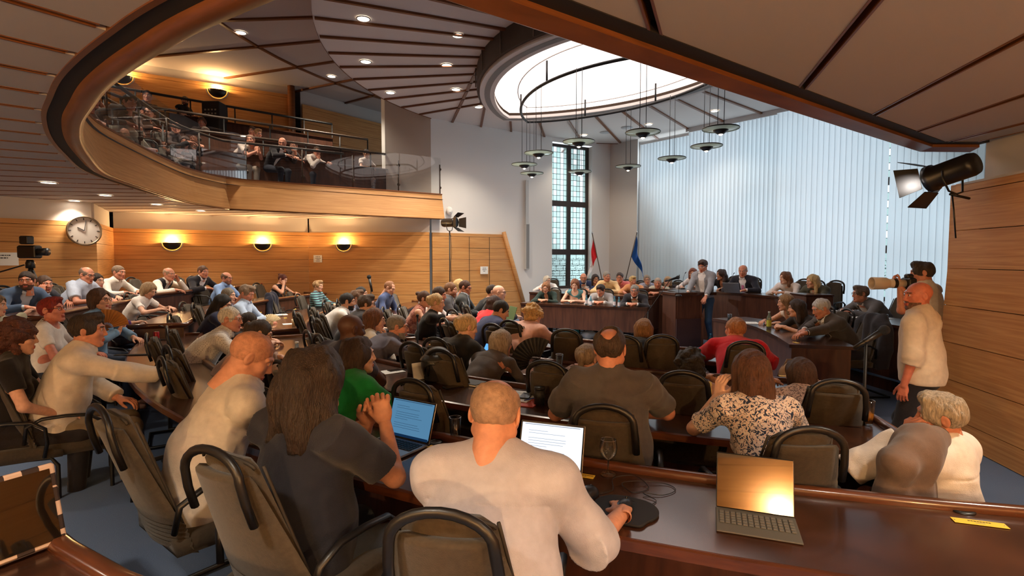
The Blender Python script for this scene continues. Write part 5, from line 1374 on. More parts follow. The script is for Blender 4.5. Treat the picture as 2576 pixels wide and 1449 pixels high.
PP('person with long black hair in dark blue', 'bending forward in the left block', 560, 742, 7.2, fem=True, face=66, look=82, pitch=24, top='tshirt', c=(38, 44, 72), hair='longstraight', hc=(28, 24, 25), glasses=(60, 40, 40))
PP('man with grey hair', 'half hidden behind the long black hair', 575, 725, 8.9, face=80, look=88, top='shirt', c=(120, 120, 130), hair='short', hc=(128, 118, 104), floor=.0)
PP('white-haired man with glasses in a dotted white shirt', '', 579, 773, 5.4, face=58, look=82, top='shirt', c=(232, 226, 218), pat='dots', c2=(120, 110, 110), hair='short', hc=(214, 204, 188), glasses=(90, 70, 66), skin=RUD)
PP('person with short dark brown hair', 'just beyond the white-haired man with dotted shirt', 626, 787, 6.0, fem=True, look=60, top='tshirt', c=(60, 52, 52), hair='short', hc=DBR)
PP('woman with dark hair pulled back', 'head bowed behind the shaved man', 654, 807, 4.85, fem=True, face=46, look=66, pitch=22, top='blouse', c=(176, 150, 140), hair='ponytail', hc=(52, 42, 38), glasses=(30, 30, 30))
# ---- left foreground
PP('young man with thick dark hair in a white shirt', 'right arm stretched along the desk', 220, 790, 3.95, face=52, look=62, pitch=4, top='shirt', c=(226, 212, 196), loose=.014, hair='messy', hc=(52, 40, 33), skin=RUD, armR=('p', 432, 950, 4.15), armL='lap', legs=(132, 116, 94))
PP('woman with short red hair and glasses', 'in a white off-shoulder top', 130, 750, 5.1, fem=True, face=66, look=84, pitch=-6, top='tshirt', c=(232, 222, 212), neckline='wide', hair='quiff', hc=(128, 34, 26), glasses=(60, 30, 30), skin=(208, 132, 110))
PP('person with big reddish-brown curls in black', 'partly cut off at the picture edge', 42, 803, 3.7, fem=True, face=58, look=50, top='tshirt', c=(26, 23, 24), hair='bobcurly', hc=(84, 46, 34), arms='lap', legs=(36, 32, 34))
PV = PP('woman with brown bob in a denim blue blouse', 'fanning herself with a wooden fan', 250, 728, 6.15, fem=True, face=76, look=88, top='blouse', c=(106, 138, 168), hair='bob', hc=(78, 54, 40), glasses=(60, 50, 44), armR=('p', 300, 832, 6.2, dict(d=(-.2, .3, 1), curl='fist')), armL='desk', legs=(60, 70, 90))
PP('person in a purple sleeve', 'hidden behind the woman with denim blouse', 258, 734, 6.9, face=80, look=86, top='shirt', c=(92, 50, 112), hair='short', hc=DBR, armR=('p', 335, 812, 6.9), floor=0)
PP('bearded man in a blue suit', 'turned to face the camera at far left', 66, 684, 7.3, face=108, look=150, pitch=2, floor=.30, top='shirt', c=(196, 206, 220), jacket=(62, 80, 108), hair='short', hc=(52, 38, 32), beard=True, bc=(84, 58, 46), skin=RUD)
PP('man shielding his face with his hand', 'behind the blue suit', 112, 694, 7.9, face=100, look=112, floor=.30, top='shirt', c=(196, 204, 224), jacket=(44, 44, 54), hair='short', hc=(84, 62, 50), armR='temple', skin=RUD)
PP('bald man with dark glasses in a light blue shirt', 'leaning on the last left row', 218, 675, 8.3, face=88, look=98, pitch=14, floor=.30, top='polo', c=(186, 198, 222), slv=.75, hair='ring', hc=(120, 100, 88), glasses=(26, 26, 28), skin=RUD, bulk=1.2, belly=.6, loose=.015)
PP('dark-haired man', 'almost hidden behind the bald man in light blue', 243, 688, 8.8, face=92, look=98, floor=.30, top='shirt', c=(70, 66, 70), hair='short', hc=DBR)
PP('upright man in a plain white shirt', 'against the oak corner', 298, 668, 9.5, face=92, look=96, floor=.35, top='shirt', c=(236, 230, 220), hair='crop', hc=(122, 100, 82), skin=RUD, armR='desk', lean=2)
PP('woman with ash blonde bob in a white T-shirt', 'head bowed', 374, 712, 8.5, fem=True, face=82, look=92, pitch=30, floor=.15, top='tshirt', c=(236, 226, 220), hair='bob', hc=(158, 130, 98), armR='desk', desk=.75)
PP('bald man in a dark waistcoat', 'propping his cheek on his fist', 425, 676, 10.3, face=92, look=104, floor=.35, top='shirt', c=(232, 222, 210), vest=(34, 30, 36), hair='ring', hc=(170, 140, 116), armL='temple', armR='desk', skin=RUD)
PP('smiling man in a black suit and open white shirt', 'under the lower wall lamps', 511, 669, 11.0, face=104, look=112, floor=.35, top='shirt', c=(238, 228, 226), jacket=(36, 33, 40), hair='short', hc=(96, 66, 48), skin=RUD, arms='desk')
PP('balding man with glasses in a sky blue shirt', 'below the lower wall lamps', 570, 687, 10.9, face=96, look=100, floor=.15, top='shirt', c=(136, 166, 214), hair='ring', hc=(110, 84, 66), glasses=(50, 44, 44), beard=True, bc=(150, 110, 90), skin=RUD)
PP('woman with red-brown ponytail', 'resting her forehead on her hand', 711, 690, 12.2, fem=True, face=98, look=100, pitch=22, floor=.15, top='sleeveless', c=(34, 30, 34), hair='bun', hc=(90, 38, 32), armL='desk', armR='temple')
PP('person in a pale green top', 'at the picture edge, arm on the desk', -14, 742, 5.9, fem=True, face=76, look=70, top='sweater', c=(190, 186, 160), hair='bob', hc=(120, 96, 70), armR=('p', 62, 790, 6.2))
# ---- inner left group
PP('woman with dark bun in a patterned red dress', '', 1068, 733, 7.9, fem=True, face=84, look=92, top='sleeveless', c=(190, 120, 100), pat='floral', c2=(120, 60, 52), hair='bun', hc=(84, 58, 44))
PP('man with dark brown hair in a white shirt', 'between the bun and the bearded suit', 1105, 722, 8.35, face=88, look=92, pitch=12, top='shirt', c=(226, 222, 222), hair='short', hc=(62, 44, 36), skin=RUD)
PP('bearded man in a grey suit without tie', 'hands together on the desk', 1134, 711, 8.95, face=92, look=96, top='shirt', c=(214, 222, 234), jacket=(76, 76, 82), hair='short', hc=(124, 88, 62), beard=True, bc=(150, 108, 80), arms='clasp')
PP('man with glasses, dark suit and blue tie', 'writing at the inner left', 1170, 706, 9.4, face=96, look=102, pitch=14, top='shirt', c=(206, 222, 240), jacket=(60, 64, 66), tie=(110, 150, 200), hair='short', hc=(72, 46, 34), glasses=(60, 44, 44), skin=RUD)
PP('blonde person', 'just showing behind the suit with blue tie', 1156, 704, 10.1, fem=True, look=92, top='blouse', c=(120, 110, 110), hair='bob', hc=(200, 168, 116))
PP('woman with blonde bun in a black T-shirt', 'reaching far across the desk', 1098, 740, 7.05, fem=True, face=76, look=88, pitch=6, top='tshirt', c=(24, 23, 26), hair='updo', hc=(204, 172, 124), armR=('p', 1168, 797, 7.25), armL=('p', 1140, 795, 7.4))
PP('bald man with glasses in a dark jacket', 'before the sloping oak edge', 1256, 720, 8.8, face=74, look=94, top='shirt', c=(232, 230, 230), jacket=(36, 34, 38), hair='bald', brow=(150, 130, 120), glasses=(60, 50, 50), skin=PALE)
PP('dark-haired man in black', 'half hidden behind the bald man with dark jacket', 1239, 717, 9.4, face=80, look=88, top='sweater', c=(30, 30, 34), hair='short', hc=DBR)
PP('woman with long brown hair in a red top', 'seen from behind near the oak door', 1244, 746, 7.9, fem=True, face=52, look=52, top='blouse', c=(222, 60, 66), hair='long', hc=(62, 42, 38))
# ---- front table
PP('woman with brown bob and glasses in dark green blouse', 'smiling at the front table', 1373, 711, 12.35, fem=True, face=202, look=196, pitch=18, top='blouse', c=(42, 60, 58), neckline='v', hair='bob', hc=(150, 104, 70), glasses=(140, 110, 90), arms='clasp', legs=(40, 40, 44))
PP('woman in a teal sleeveless top', 'looking down at the front table', 1446, 703, 12.1, fem=True, face=202, look=196, pitch=22, top='sleeveless', c=(86, 138, 148), neckline='scoop', hair='bob', hc=(130, 80, 52), skin=PALE, arms='clasp', bulk=1.15, wide=1.08)
PP('man with dark hair in a light grey blazer', 'laughing at the front table', 1511, 716, 11.75, face=200, look=216, pitch=24, top='shirt', c=(240, 238, 240), jacket=(166, 164, 168), hair='quiff', hc=(50, 38, 36), skin=RUD, arms='clasp')
PP('grey-haired man with glasses, dark suit and grey tie', 'at the front table', 1596, 717, 11.3, face=204, look=200, pitch=8, top='shirt', c=(238, 240, 246), jacket=(46, 46, 54), tie=(112, 118, 140), hair='short', hc=(150, 146, 140), glasses=(80, 80, 84), skin=RUD, arms='clasp')
# ---- rear table by the flags
D2 = dict(floor=.15, desk=.75)
PP('woman with long white hair and glasses', 'in white before the tall dark window', 1377, 695, 14.3, fem=True, face=196, look=150, top='blouse', c=(238, 236, 236), hair='lob', hc=(214, 206, 192), glasses=(90, 80, 76), **D2)
PP('bald man with glasses and navy blazer', 'before the tall dark window', 1468, 689, 13.9, face=200, look=184, top='shirt', c=(236, 234, 236), jacket=(54, 68, 108), hair='bald', brow=(120, 100, 90), beard=True, bc=(170, 150, 140), glasses=(60, 50, 50), skin=RUD, **D2)
PP('woman with dark hair and glasses in white T-shirt', 'under the red and white flag', 1498, 691, 13.8, fem=True, face=204, look=170, top='tshirt', c=(232, 228, 226), hair='lob', hc=(44, 32, 32), glasses=(50, 44, 44), skin=TAN, **D2)
PP('grey-haired man in a pale yellow shirt', 'between the two flags', 1527, 683, 13.2, face=204, look=166, top='shirt', c=(244, 212, 160), hair='short', hc=(158, 152, 146), skin=RUD, wide=1.08, **D2)
PP('man with dark glasses in a coral pink polo shirt', '', 1559, 686, 13.5, face=206, look=200, top='polo', c=(230, 128, 128), hair='short', hc=(70, 54, 50), glasses=(30, 28, 30), skin=RUD, bulk=1.1, **D2)
PP('woman with cropped blonde hair in an apricot top', '', 1592, 695, 12.9, fem=True, face=208, look=170, top='blouse', c=(226, 160, 112), hair='quiff', hc=(214, 184, 128), skin=RUD, **D2)
PP('person with grey hair and glasses in a blue-white print', 'below the blue flag', 1628, 692, 13.2, fem=True, face=212, look=192, roll=10, top='shirt', c=(190, 204, 226), pat='floral', c2=(76, 98, 150), hair='short', hc=(148, 134, 120), glasses=(90, 80, 90), **D2)
PP('elderly man in a checked short-sleeved shirt', 'leaning on the rear table', 1655, 699, 12.5, face=212, look=196, pitch=10, top='polo', c=(206, 196, 172), pat='plaid', c2=(150, 160, 160), hair='crop', hc=(176, 160, 146), skin=RUD, arms='clasp', **D2)
PP('woman with blonde-grey bob in dark clothes', 'behind the microphone', 1680, 697, 13.1, fem=True, face=216, look=210, top='sweater', c=(50, 44, 48), hair='bob', hc=(188, 154, 118), **D2)
# ---- dais
D3 = dict(floor=.30, desk=.75)
PP('woman with red-brown bob in a white blouse', 'partly hidden by the speaker', 1743, 676, 12.4, fem=True, face=224, look=206, top='blouse', c=(238, 234, 236), hair='bob', hc=(136, 74, 52), **D3)
PP('woman with long dark wavy hair in a black V-neck', 'right behind the speaker', 1814, 678, 11.9, fem=True, face=226, look=258, top='blouse', c=(28, 26, 28), neckline='v', hair='longwavy', hc=(70, 48, 40), skin=TAN, **D3)
PP('balding man in a navy suit and pink tie', 'behind a silver laptop on the dais', 1869, 669, 11.2, face=226, look=214, pitch=14, top='shirt', c=(238, 236, 242), jacket=(38, 40, 52), tie=(204, 120, 160), hair='ring', hc=(170, 140, 120), skin=RUD, armR='desk', armL='desk', wide=1.1, bulk=1.1, **D3)
PP('woman with long auburn hair in a white lace blouse', 'on the dais', 1975, 684, 10.3, fem=True, face=236, look=258, top='blouse', c=(236, 226, 222), hair='longwavy', hc=(124, 84, 58), arms='clasp', skin=PALE, **D3)
PP('woman with long blonde hair in an olive blazer', 'on the dais', 2044, 692, 9.6, fem=True, face=240, look=268, top='blouse', c=(220, 214, 200), jacket=(76, 76, 64), hair='long', hc=(206, 178, 128), arms='clasp', **D3)
PP('man with wavy hair, glasses and grey suit', 'at the side desk under the blinds', 2165, 719, 8.1, face=262, look=278, floor=.15, desk=.75, top='shirt', c=(240, 238, 238), jacket=(110, 110, 114), hair='messy', hc=(112, 94, 82), glasses=(70, 60, 56), skin=RUD, arms='clasp')
PP('woman with light brown hair in a sleeveless white top', 'smiling on the side bench', 1976, 742, 8.0, fem=True, face=262, look=282, top='sleeveless', c=(238, 226, 216), hair='lob', hc=(150, 118, 84), armR='desk', armL='desk', neckline='v')
PP('woman with long dark hair and dark grey blouse', 'on the side bench', 2004, 755, 7.45, fem=True, face=266, look=290, top='blouse', c=(50, 46, 48), slv=1.1, hair='long', hc=(62, 48, 44), arms='clasp')
PP('white-haired man in a dark grey suit and black tie', 'looking down on the side bench', 2066, 752, 6.85, face=268, look=274, pitch=22, top='shirt', c=(240, 240, 244), jacket=(74, 68, 66), tie=(36, 34, 38), hair='short', hc=(196, 194, 194), skin=RUD, armR=('p', 2010, 838, 6.6), armL=('p', 2018, 840, 6.5), watch='L', wide=1.05)
# ---- people on their feet
PSP = PP('man in a light grey blazer, jeans and white-framed glasses', 'speaking at the lectern', 1768, 654, 10.75, stand=True, face=226, look=224, pitch=22, top='shirt', c=(240, 238, 240), jacket=(150, 154, 164), open=.065, hair='quiff', hc=(78, 58, 50), glasses=(232, 232, 236), skin=RUD, legs=(56, 84, 120), shoes=(226, 224, 222), hem=-.06, lean=10, armR=('p', 1728, 741, 10.55, dict(pole=(.6, -.5, -.4))), armL=('p', 1775, 748, 10.35, dict(pole=(-.6, -.6, -.3))))
PPH = PP('photographer with dark hair in a cream shirt', 'aiming a long white lens', 2320, 659, 5.75, stand=True, face=-40, look=-62, top='shirt', c=(222, 214, 206), slv=.8, loose=.015, hair='messy', hc=(62, 52, 44), skin=RUD, legs=(44, 50, 66), shoes=(30, 28, 28), armL=('p', 2264, 722, 5.6, dict(d=(0, .6, .6), n=(-.6, 0, -.8), curl='grip', pole=(-.3, .1, -1))), armR=('p', 2298, 726, 5.7, dict(d=(-.2, .7, .3), curl='grip', pole=(.6, .1, -1))))
PBS = PP('bald bearded man in a cream shirt', 'standing with his back to the oak wall', 2310, 714, 4.15, stand=True, face=-38, look=-84, pitch=2, top='roll', c=(224, 208, 188), slv=1.3, loose=.014, hair='bald', brow=(120, 80, 60), beard=True, bc=(120, 86, 70), skin=(204, 122, 98), legs=(36, 34, 40), shoes=(28, 26, 26), belt=True, arms='hang', bulk=1.02, lean=2, hem=.04)
# ---- gallery
G = dict(gallery=True, seat=False)
PP('shaved man in a white polo shirt', 'hands folded before his mouth in the gallery', 630, 340, 12.3, top='polo', c=(226, 208, 196), hair='buzz', hc=(120, 90, 76), arms='pray', skin=RUD, legs=(150, 136, 124), look=170, **G)
PP('bald man in a dark jacket and open white shirt', 'looking down in the gallery', 710, 348, 12.6, top='shirt', c=(230, 222, 218), jacket=(38, 34, 38), hair='bald', look=165, pitch=18, skin=RUD, **G)
PP('man with round glasses', 'behind the dark jacket in the gallery', 738, 357, 13.2, top='shirt', c=(190, 170, 162), jacket=(60, 52, 54), hair='ring', hc=(110, 80, 66), glasses=(40, 30, 30), look=170, skin=RUD, **G)
PP('man with glasses and a hand over his mouth', 'in the gallery in a white shirt', 797, 368, 13.3, top='shirt', c=(228, 214, 206), hair='short', hc=(110, 92, 80), glasses=(50, 40, 40), armR='chin', look=160, skin=RUD, **G)
PP('woman with short black hair', 'near the glass end of the gallery', 922, 376, 14.4, fem=True, top='tshirt', c=(200, 186, 180), hair='short', hc=(40, 32, 32), glasses=(40, 34, 34), look=150, skin=TAN, legs=(150, 150, 156), lpat='floral', lc2=(60, 62, 74), **G)
PP('bearded man in a dark red shirt', 'in the second gallery row', 563, 303, 13.6, top='shirt', c=(112, 30, 34), hair='ring', hc=(80, 56, 48), glasses=(30, 26, 26), beard=True, bc=(60, 42, 38), look=160, skin=TAN, legs=(170, 150, 128), **G)
PP('person in a white shirt', 'arms resting on the gallery rail', 634, 318, 13.4, top='shirt', c=(230, 218, 214), hair='short', hc=(66, 48, 40), arms='rail', look=175, skin=RUD, **G)
PP('blond man with glasses', 'looking sideways over the gallery rail', 648, 325, 13.4, top='shirt', c=(216, 204, 200), hair='quiff', hc=(168, 128, 86), glasses=(50, 40, 40), look=120, skin=RUD, **G)
PP('white-haired man with bowed head', 'in the gallery in a dark jacket', 516, 320, 12.6, top='shirt', c=(200, 186, 180), jacket=(50, 44, 44), hair='short', hc=(176, 160, 150), look=160, pitch=18, skin=RUD, **G)
PP('bearded man in a black T-shirt', 'standing under the upper wall lamp', 465, 243, 12.9, stand=True, top='tshirt', c=(24, 23, 28), hair='short', hc=(44, 34, 30), beard=True, bc=(40, 30, 28), look=165, skin=TAN, arms='cross', **G)
PP('tall man in a dark cap-sleeved T-shirt', 'standing with folded arms in the gallery', 370, 227, 12.3, stand=True, top='tshirt', c=(44, 34, 48), hair='crop', hc=(40, 28, 34), look=150, skin=RUD, arms='cross', wide=1.15, bulk=1.2, **G)
PP('dark-haired man in profile', 'behind the glass of the gallery, pale trousers crossed', 325, 239, 8.8, top='shirt', c=(80, 66, 60), hair='short', hc=(50, 38, 32), look=112, skin=RUD, legs=(206, 196, 176), crossleg='R', arms='lap', **G)
PP('man with glasses leaning back', 'furthest left in the gallery', 232, 237, 8.2, top='shirt', c=(180, 160, 148), hair='ring', hc=(90, 70, 58), glasses=(30, 26, 26), look=100, skin=RUD, legs=(170, 130, 120), arms='lap', **G)
PP('person clasping hands behind the head', 'at the rim of the balcony', 222, 214, 8.9, top='tshirt', c=(120, 96, 90), hair='short', hc=(70, 52, 44), look=100, skin=RUD, armL='temple', armR='temple', **G)
PP('balding man', 'low behind the gallery glass, below the man in profile', 374, 272, 11.5, top='shirt', c=(84, 62, 54), hair='ring', hc=(80, 60, 50), look=140, skin=RUD, **G)
PP('bald man', 'seen over the curved gallery rail', 442, 309, 11.6, top='shirt', c=(70, 54, 50), hair='bald', look=150, skin=RUD, **G)
PP('woman with dark hair in black', 'in the front gallery row behind the curved glass', 465, 344, 11.2, fem=True, top='blouse', c=(28, 25, 30), hair='lob', hc=(70, 44, 34), look=160, legs=(180, 150, 140), skin=RUD, **G)
PP('man with brown hair', 'behind the bald head at the gallery rail', 452, 297, 12.8, top='shirt', c=(90, 70, 62), hair='short', hc=(90, 62, 50), look=150, skin=RUD, **G)
PP('person with tufty hair', 'beside the dark equipment in the upper gallery', 508, 296, 12.9, top='shirt', c=(100, 80, 74), hair='messy', hc=(110, 80, 64), look=160, skin=RUD, **G)
# ---- empty chairs and chairs whose sitter leans away
def CP(px, py, z, face, label, fl=0.0):
    p = at_z(px, py, z + fl); d = Matrix.Rotation(rad(-face), 3, 'Z') @ Vector((0, -.385, 0)); o = chair(p.x - d.x, p.y - d.y, face, label, fl)
    if z < .99: o.scale = (1.03, 1.03, z / 1.035)
    return o
CP(258, 1026, 1.03, 38, 'upholstered chair behind the man with shaved head, floor frame in full view', .10)
CP(540, 1132, 1.03, 28, 'upholstered chair behind the man with long dark hair', .10)
CP(1112, 1288, 1.03, 10, 'upholstered chair behind the bald man in pale grey-blue shirt, cut by the lower edge', .06)
CP(2335, 1098, .95, -30, 'upholstered chair of the white-haired man by the oak wall, blazer over it')
CP(412, 905, 1.02, 48, 'empty upholstered chair beside the young man with outstretched arm')
CP(1040, 962, 1.02, 30, 'empty upholstered chair behind the blue-lit laptop screen')
CP(1098, 855, 1.02, 34, 'empty upholstered chair just beyond the black helmet')
CP(1425, 833, 1.02, 20, 'empty upholstered chair right of the woman in pink blazer')
CP(1665, 848, 1.02, 6, 'empty upholstered chair right of the woman in black top before the lectern')
CP(1284, 810, 1.02, 40, 'empty upholstered chair between the green folder and the pink blazer')
CP(488, 766, 1.02, 66, 'empty upholstered chair turned sideways in the left aisle', .10)
CP(802, 786, 1.02, 66, 'empty upholstered chair nearest the camera beside the inner left block', 0)
CP(832, 766, 1.02, 72, 'empty upholstered chair second along the inner left block', 0)
CP(850, 755, 1.02, 76, 'empty upholstered chair third along the inner left block', 0)
CP(648, 703, 1.02, 92, 'empty upholstered chair by the dark cola bottle', .15)
CP(692, 697, 1.02, 96, 'empty upholstered chair before the woman with red-brown ponytail', .15)
CP(680, 740, 1.02, 84, 'empty upholstered chair with a navy jacket hung over it', .0)
CP(722, 732, 1.02, 86, 'empty upholstered chair right of the chair with the navy jacket', .0)
CP(868, 712, 1.02, 96, 'empty upholstered chair against the oak wall near the microphone', 0)
CP(985, 737, 1.02, 92, 'empty upholstered chair in front of the man with blue shirt looking down', 0)
CP(418, 722, 1.02, 74, 'empty upholstered chair right of the woman with ash blonde bob', .15)
CP(322, 738, 1.02, 72, 'empty upholstered chair left of the woman with ash blonde bob', .15)
CP(364, 690, 1.02, 90, 'upholstered chair with a dark blue coat over its back', .35)
CP(484, 697, 1.02, 96, 'empty upholstered chair left of the smiling man in black suit', .35)
chair(5.5, 10.05, 238, 'empty upholstered chair between the auburn and the blonde woman on the dais', .30)
chair(4.95, 11.75, 226, 'empty upholstered chair left of the navy suit and pink tie', .30)
print('people', len(ALL), 'chairs', n_ch[0])
# ================================================================ GALLERY RAILS AND GLASS
def offs(path, a):
    out = []
    for k, p in enumerate(path):
        t = path[min(k + 1, len(path) - 1)] - path[max(k - 1, 0)]; t.normalize(); out.append(p + Vector((-t.y, t.x, 0)) * a)
    return out
def resample(path, step):
    out = [path[0]]; acc = 0.0
    for a, b in zip(path[:-1], path[1:]):
        L = (b - a).length
        while acc + L >= step:
            a = a + (b - a) * ((step - acc) / L); out.append(a.copy()); L = (b - a).length; acc = 0.0
        acc += L
    if (out[-1] - path[-1]).length > .2: out.append(path[-1])
    return out
bal = empty('glass_balustrade', (-6, 8, 3.445), label='curved glass balustrade with a dark handrail on top of the oak balcony front', cat='balustrade'); bo0 = Vector((-6, 8, 3.445))
path = resample(offs(edgeL, 0.0), 1.16)
for p, q in zip(path[:-1], path[1:]):
    d = (q - p).normalized(); a, e = p + d * .012, q - d * .012; n = Vector((-d.y, d.x, 0)) * .006
    b = MB().use(BALU)
    b.quad(a + n - bo0 + V2(0, 0, 3.445), e + n - bo0 + V2(0, 0, 3.445), e + n - bo0 + V2(0, 0, 4.38), a + n - bo0 + V2(0, 0, 4.38)); b.build('glass_panel', bal, fix=False)
for p in resample(offs(edgeL, -.07), 1.16):
    b = MB().use(BROWNM); b.tube([p - bo0 + V2(0, 0, 3.42), p - bo0 + V2(0, 0, 4.22)], .016, 6)
    for z in (3.62, 4.1): b.lathe([(.001, -.012), (.04, -.01), (.04, .01), (.001, .012)], c=tuple(p - bo0 + V2(.0, 0.02, z)), M=Matrix.Rotation(rad(90), 3, 'X'), n=10)
    b.build('post', bal)
b = MB().use(BROWNM); b.tube([p - bo0 + V2(0, 0, 4.24) for p in offs(edgeL, -.12)[1:]], .028, 8); b.build('handrail', bal)
RL = [(1.0, 4.50, 148, 204, 'dark handrail of the second gallery row, above a narrow ledge', 3.3), (1.75, 4.98, 149.5, 204, 'dark handrail of the third gallery row', 3.65), (2.75, 5.47, 151, 200, 'topmost dark handrail of the gallery, two men standing behind it', 4.0)]
for off, z, a0, a1, lab, zf in RL:
    pts = [pol(C0, radius_at(full, a) + off, a, z) for a in [a0 + (a1 - a0) * k / 60 for k in range(61)]]
    c = pts[30].copy(); c.z = zf; root = empty('gallery_railing', c, label=lab, cat='railing')
    b = MB().use(BROWNM if z < 5.2 else BLACKM); b.tube([p - c for p in pts], .03, 8); b.build('handrail', root)
    for k in range(0, 61, 5):
        b = MB().use(BLACKM); b.tube([pts[k] - c, V2(pts[k].x, pts[k].y, zf) - c], .018, 6); b.build('post', root)
    b = MB().use(DARK); i = [V2(p.x, p.y, 0) for p in pts]
    b.sweep([p - V2(c.x, c.y, 0) for p in i], [(-.20, z - .42 - zf), (-.20, z - .39 - zf), (.06, z - .39 - zf), (.06, z - .42 - zf)]); b.build('ledge', root)
    b = MB().use(DARKP); b.sweep([p - V2(c.x, c.y, 0) for p in i], [(.0, .05), (.0, z - .42 - zf), (.02, z - .42 - zf), (.02, .05)]); b.build('front_panel', root)
# row of gallery seats that show as dark backs behind the glass
for k, a in enumerate((176, 179, 182)):
    p = pol(C0, radius_at(full, a) + .75, a, 3.3); d = C0 - p
    chair(p.x, p.y, math.degrees(math.atan2(d.x, d.y)), 'empty dark chair in the front gallery row behind the curved glass', 3.3, 'empty gallery chairs')
p = at_y(541, 290, 13.2)
o = empty('equipment_rack', (p.x, p.y, 4.0), label='dark wooden equipment cabinet with buttons, against the upper gallery wall', cat='cabinet')
MB().use(GAPB).rbox((0, 0, .75), (.42, .4, 1.5), .02).build('cabinet', o)
b = MB().use(mat('rack_grey', (150, 140, 120), rough=.5))
for i in range(4):
    for j in range(2): b.box((-.12 + .08 * i, -.202, 1.2 + .09 * j), (.04, .01, .035))
b.build('grille', o)
# ================================================================ THINGS ON DESKS AND AROUND
SCRW = emitter('white_screen', (240, 246, 255), .56); SCRB = emitter('blue_screen', (96, 150, 190), .34); SCRT = emitter('screen_text', (150, 160, 180), .4); SCRTB = emitter('screen_text_dim', (44, 70, 98), .4); SCRN = emitter('screen_dock', (20, 50, 84), .35); SCRP = emitter('phone_screen', (90, 160, 255), .7)
ALU = mat('aluminium', (168, 166, 166), rough=.35, metal=.8); KEY = mat('black_keys', (24, 24, 26), rough=.5)
def plate(name, parent, size, c, m, r=.006, M=None): return MB().use(m).rbox(c, size, r, M).build(name, parent)
def laptop(pos, face, label, w=.315, d=.22, tilt=18, scr=SCRW, txt=SCRT, lines=9, bar=None, body=ALU):
    o = empty('laptop', pos, rad(-face), label, 'laptop')
    plate('base', o, (w, d, .014), (0, -d / 2, .008), body)
    b = MB().use(KEY)
    for r in range(5):
        for k in range(13): b.box((-w / 2 + .028 + k * (w - .056) / 12, -.035 - r * .021, .0165), ((w - .056) / 12 * .82, .016, .003))
    b.build('keyboard', o)
    plate('trackpad', o, (.1, .055, .001), (0, -d + .045, .0156), mat('trackpad_grey', (150, 148, 148), rough=.4))
    T = Matrix.Rotation(rad(-tilt), 3, 'X'); h = d * .98
    def T_(x, y, z): return T @ Vector((x, y, z)) + Vector((0, .004, .012))
    lid = MB().use(body).rbox(T_(0, .003, h / 2), (w, .007, h), .003, T).build('screen_lid', o)
    MB().use(BLACK).box(T_(0, -.0012, h / 2), (w - .004, .002, h - .004), T).build('bezel', lid)
    b = MB().use(scr); b.box(T_(0, -.0028, h / 2 + .004), (w - .018, .0012, h - .026), T); b.build('display', lid)
    b = MB(); rr = random.Random(label)
    b.use(txt)
    for k in range(lines):
        z = h * .80 - k * h * .055 - (h * .05 if k > 1 else 0) - (h * .05 if k > 5 else 0); L = w * (.62 if k not in (0, 5) else .3) * rr.uniform(.85, 1)
        b.box(T_(-w * .36 + L / 2, -.0036, z), (L, .0006, .0016), T)
    b.box(T_(0, -.0036, h * .93), (w * .86, .0006, .003), T)
    if bar: b.use(bar); b.box(T_(0, -.0036, h * .075), (w * .92, .0006, .014), T)
    b.build('screen_text', lid)
    return o
def on(px, py, z=.751): return at_z(px, py, z)
laptop(on(1380, 1190), 20, 'open laptop with bright white document in front of the bald man', scr=SCRW)
laptop(on(1022, 1112), 32, 'open laptop with dim blue document in front of the man in navy T-shirt', scr=SCRB, txt=SCRTB, bar=SCRN)
laptop(at_z(1842, 737, 1.056), 226, 'silver laptop seen from behind on the high dais desk', w=.33, tilt=24, scr=SCRB, lines=3)
# tablet with keyboard cover
tp = on(1897, 1288); o = empty('tablet_computer', tp, rad(-20), 'black mirror-like tablet standing in a grey keyboard cover on the nearest desk', 'tablet')
KB = mat('keyboard_cover_grey', (86, 82, 74), rough=.8); MIR = mat('tablet_glass', (8, 8, 9), rough=.03, spec=1.0, coat=1.0)
plate('keyboard_cover', o, (.285, .20, .006), (.0, -.115, .004), KB, .008)
b = MB().use(mat('cover_keys', (98, 94, 86), rough=.8))
for r in range(5):
    for k in range(13): b.rbox((-.122 + k * .0203, -.055 - r * .0215, .009), (.0165, .0165, .004), .002)
kc = b.build('keys', o)
T = Matrix.Rotation(rad(-18.5), 3, 'X')
plate('tablet_body', o, (.282, .007, .212), T @ Vector((0, .004, .108)) + Vector((0, -.02, .006)), mat('tablet_edge', (70, 68, 66), rough=.35, metal=.7), .004, T)
MB().use(MIR).rbox(T @ Vector((0, -.0005, .108)) + Vector((0, -.02, .006)), (.276, .002, .206), .001, T).build('display', o)
# checkered tablet case, close by
o = empty('tablet_computer', (-1.60, 1.62, .79), rad(62), 'tablet in a checkered case standing beside the camera, cut by the picture corner', 'tablet')
T = Matrix.Rotation(rad(-16), 3, 'X'); CH = mat('case_checker', (206, 178, 158), rough=.6)
nt, N, L, P = nodes_of(CH); tc = N.new('ShaderNodeTexCoord'); ck = N.new('ShaderNodeTexChecker'); ck.inputs['Scale'].default_value = 22; ck.inputs['Color1'].default_value = lin((208, 180, 160)); ck.inputs['Color2'].default_value = lin((48, 36, 34)); L.new(tc.outputs['Object'], ck.inputs['Vector']); L.new(ck.outputs['Color'], P.inputs['Base Color'])
MB().use(CH).rbox(T @ Vector((0, 0, .135)), (.36, .016, .27), .012, T).build('case', o)
MB().use(MIR).box(T @ Vector((0, -.009, .135)), (.325, .002, .235), T).build('display', o)
plate('stand_flap', o, (.34, .18, .006), (0, .085, .003), mat('case_inner', (60, 44, 40), rough=.7), .003)
ps = [(-.80, 1.36), (-1.18, 1.55), (-1.48, 1.72), (-1.9, 2.0), (-2.5, 2.42)]
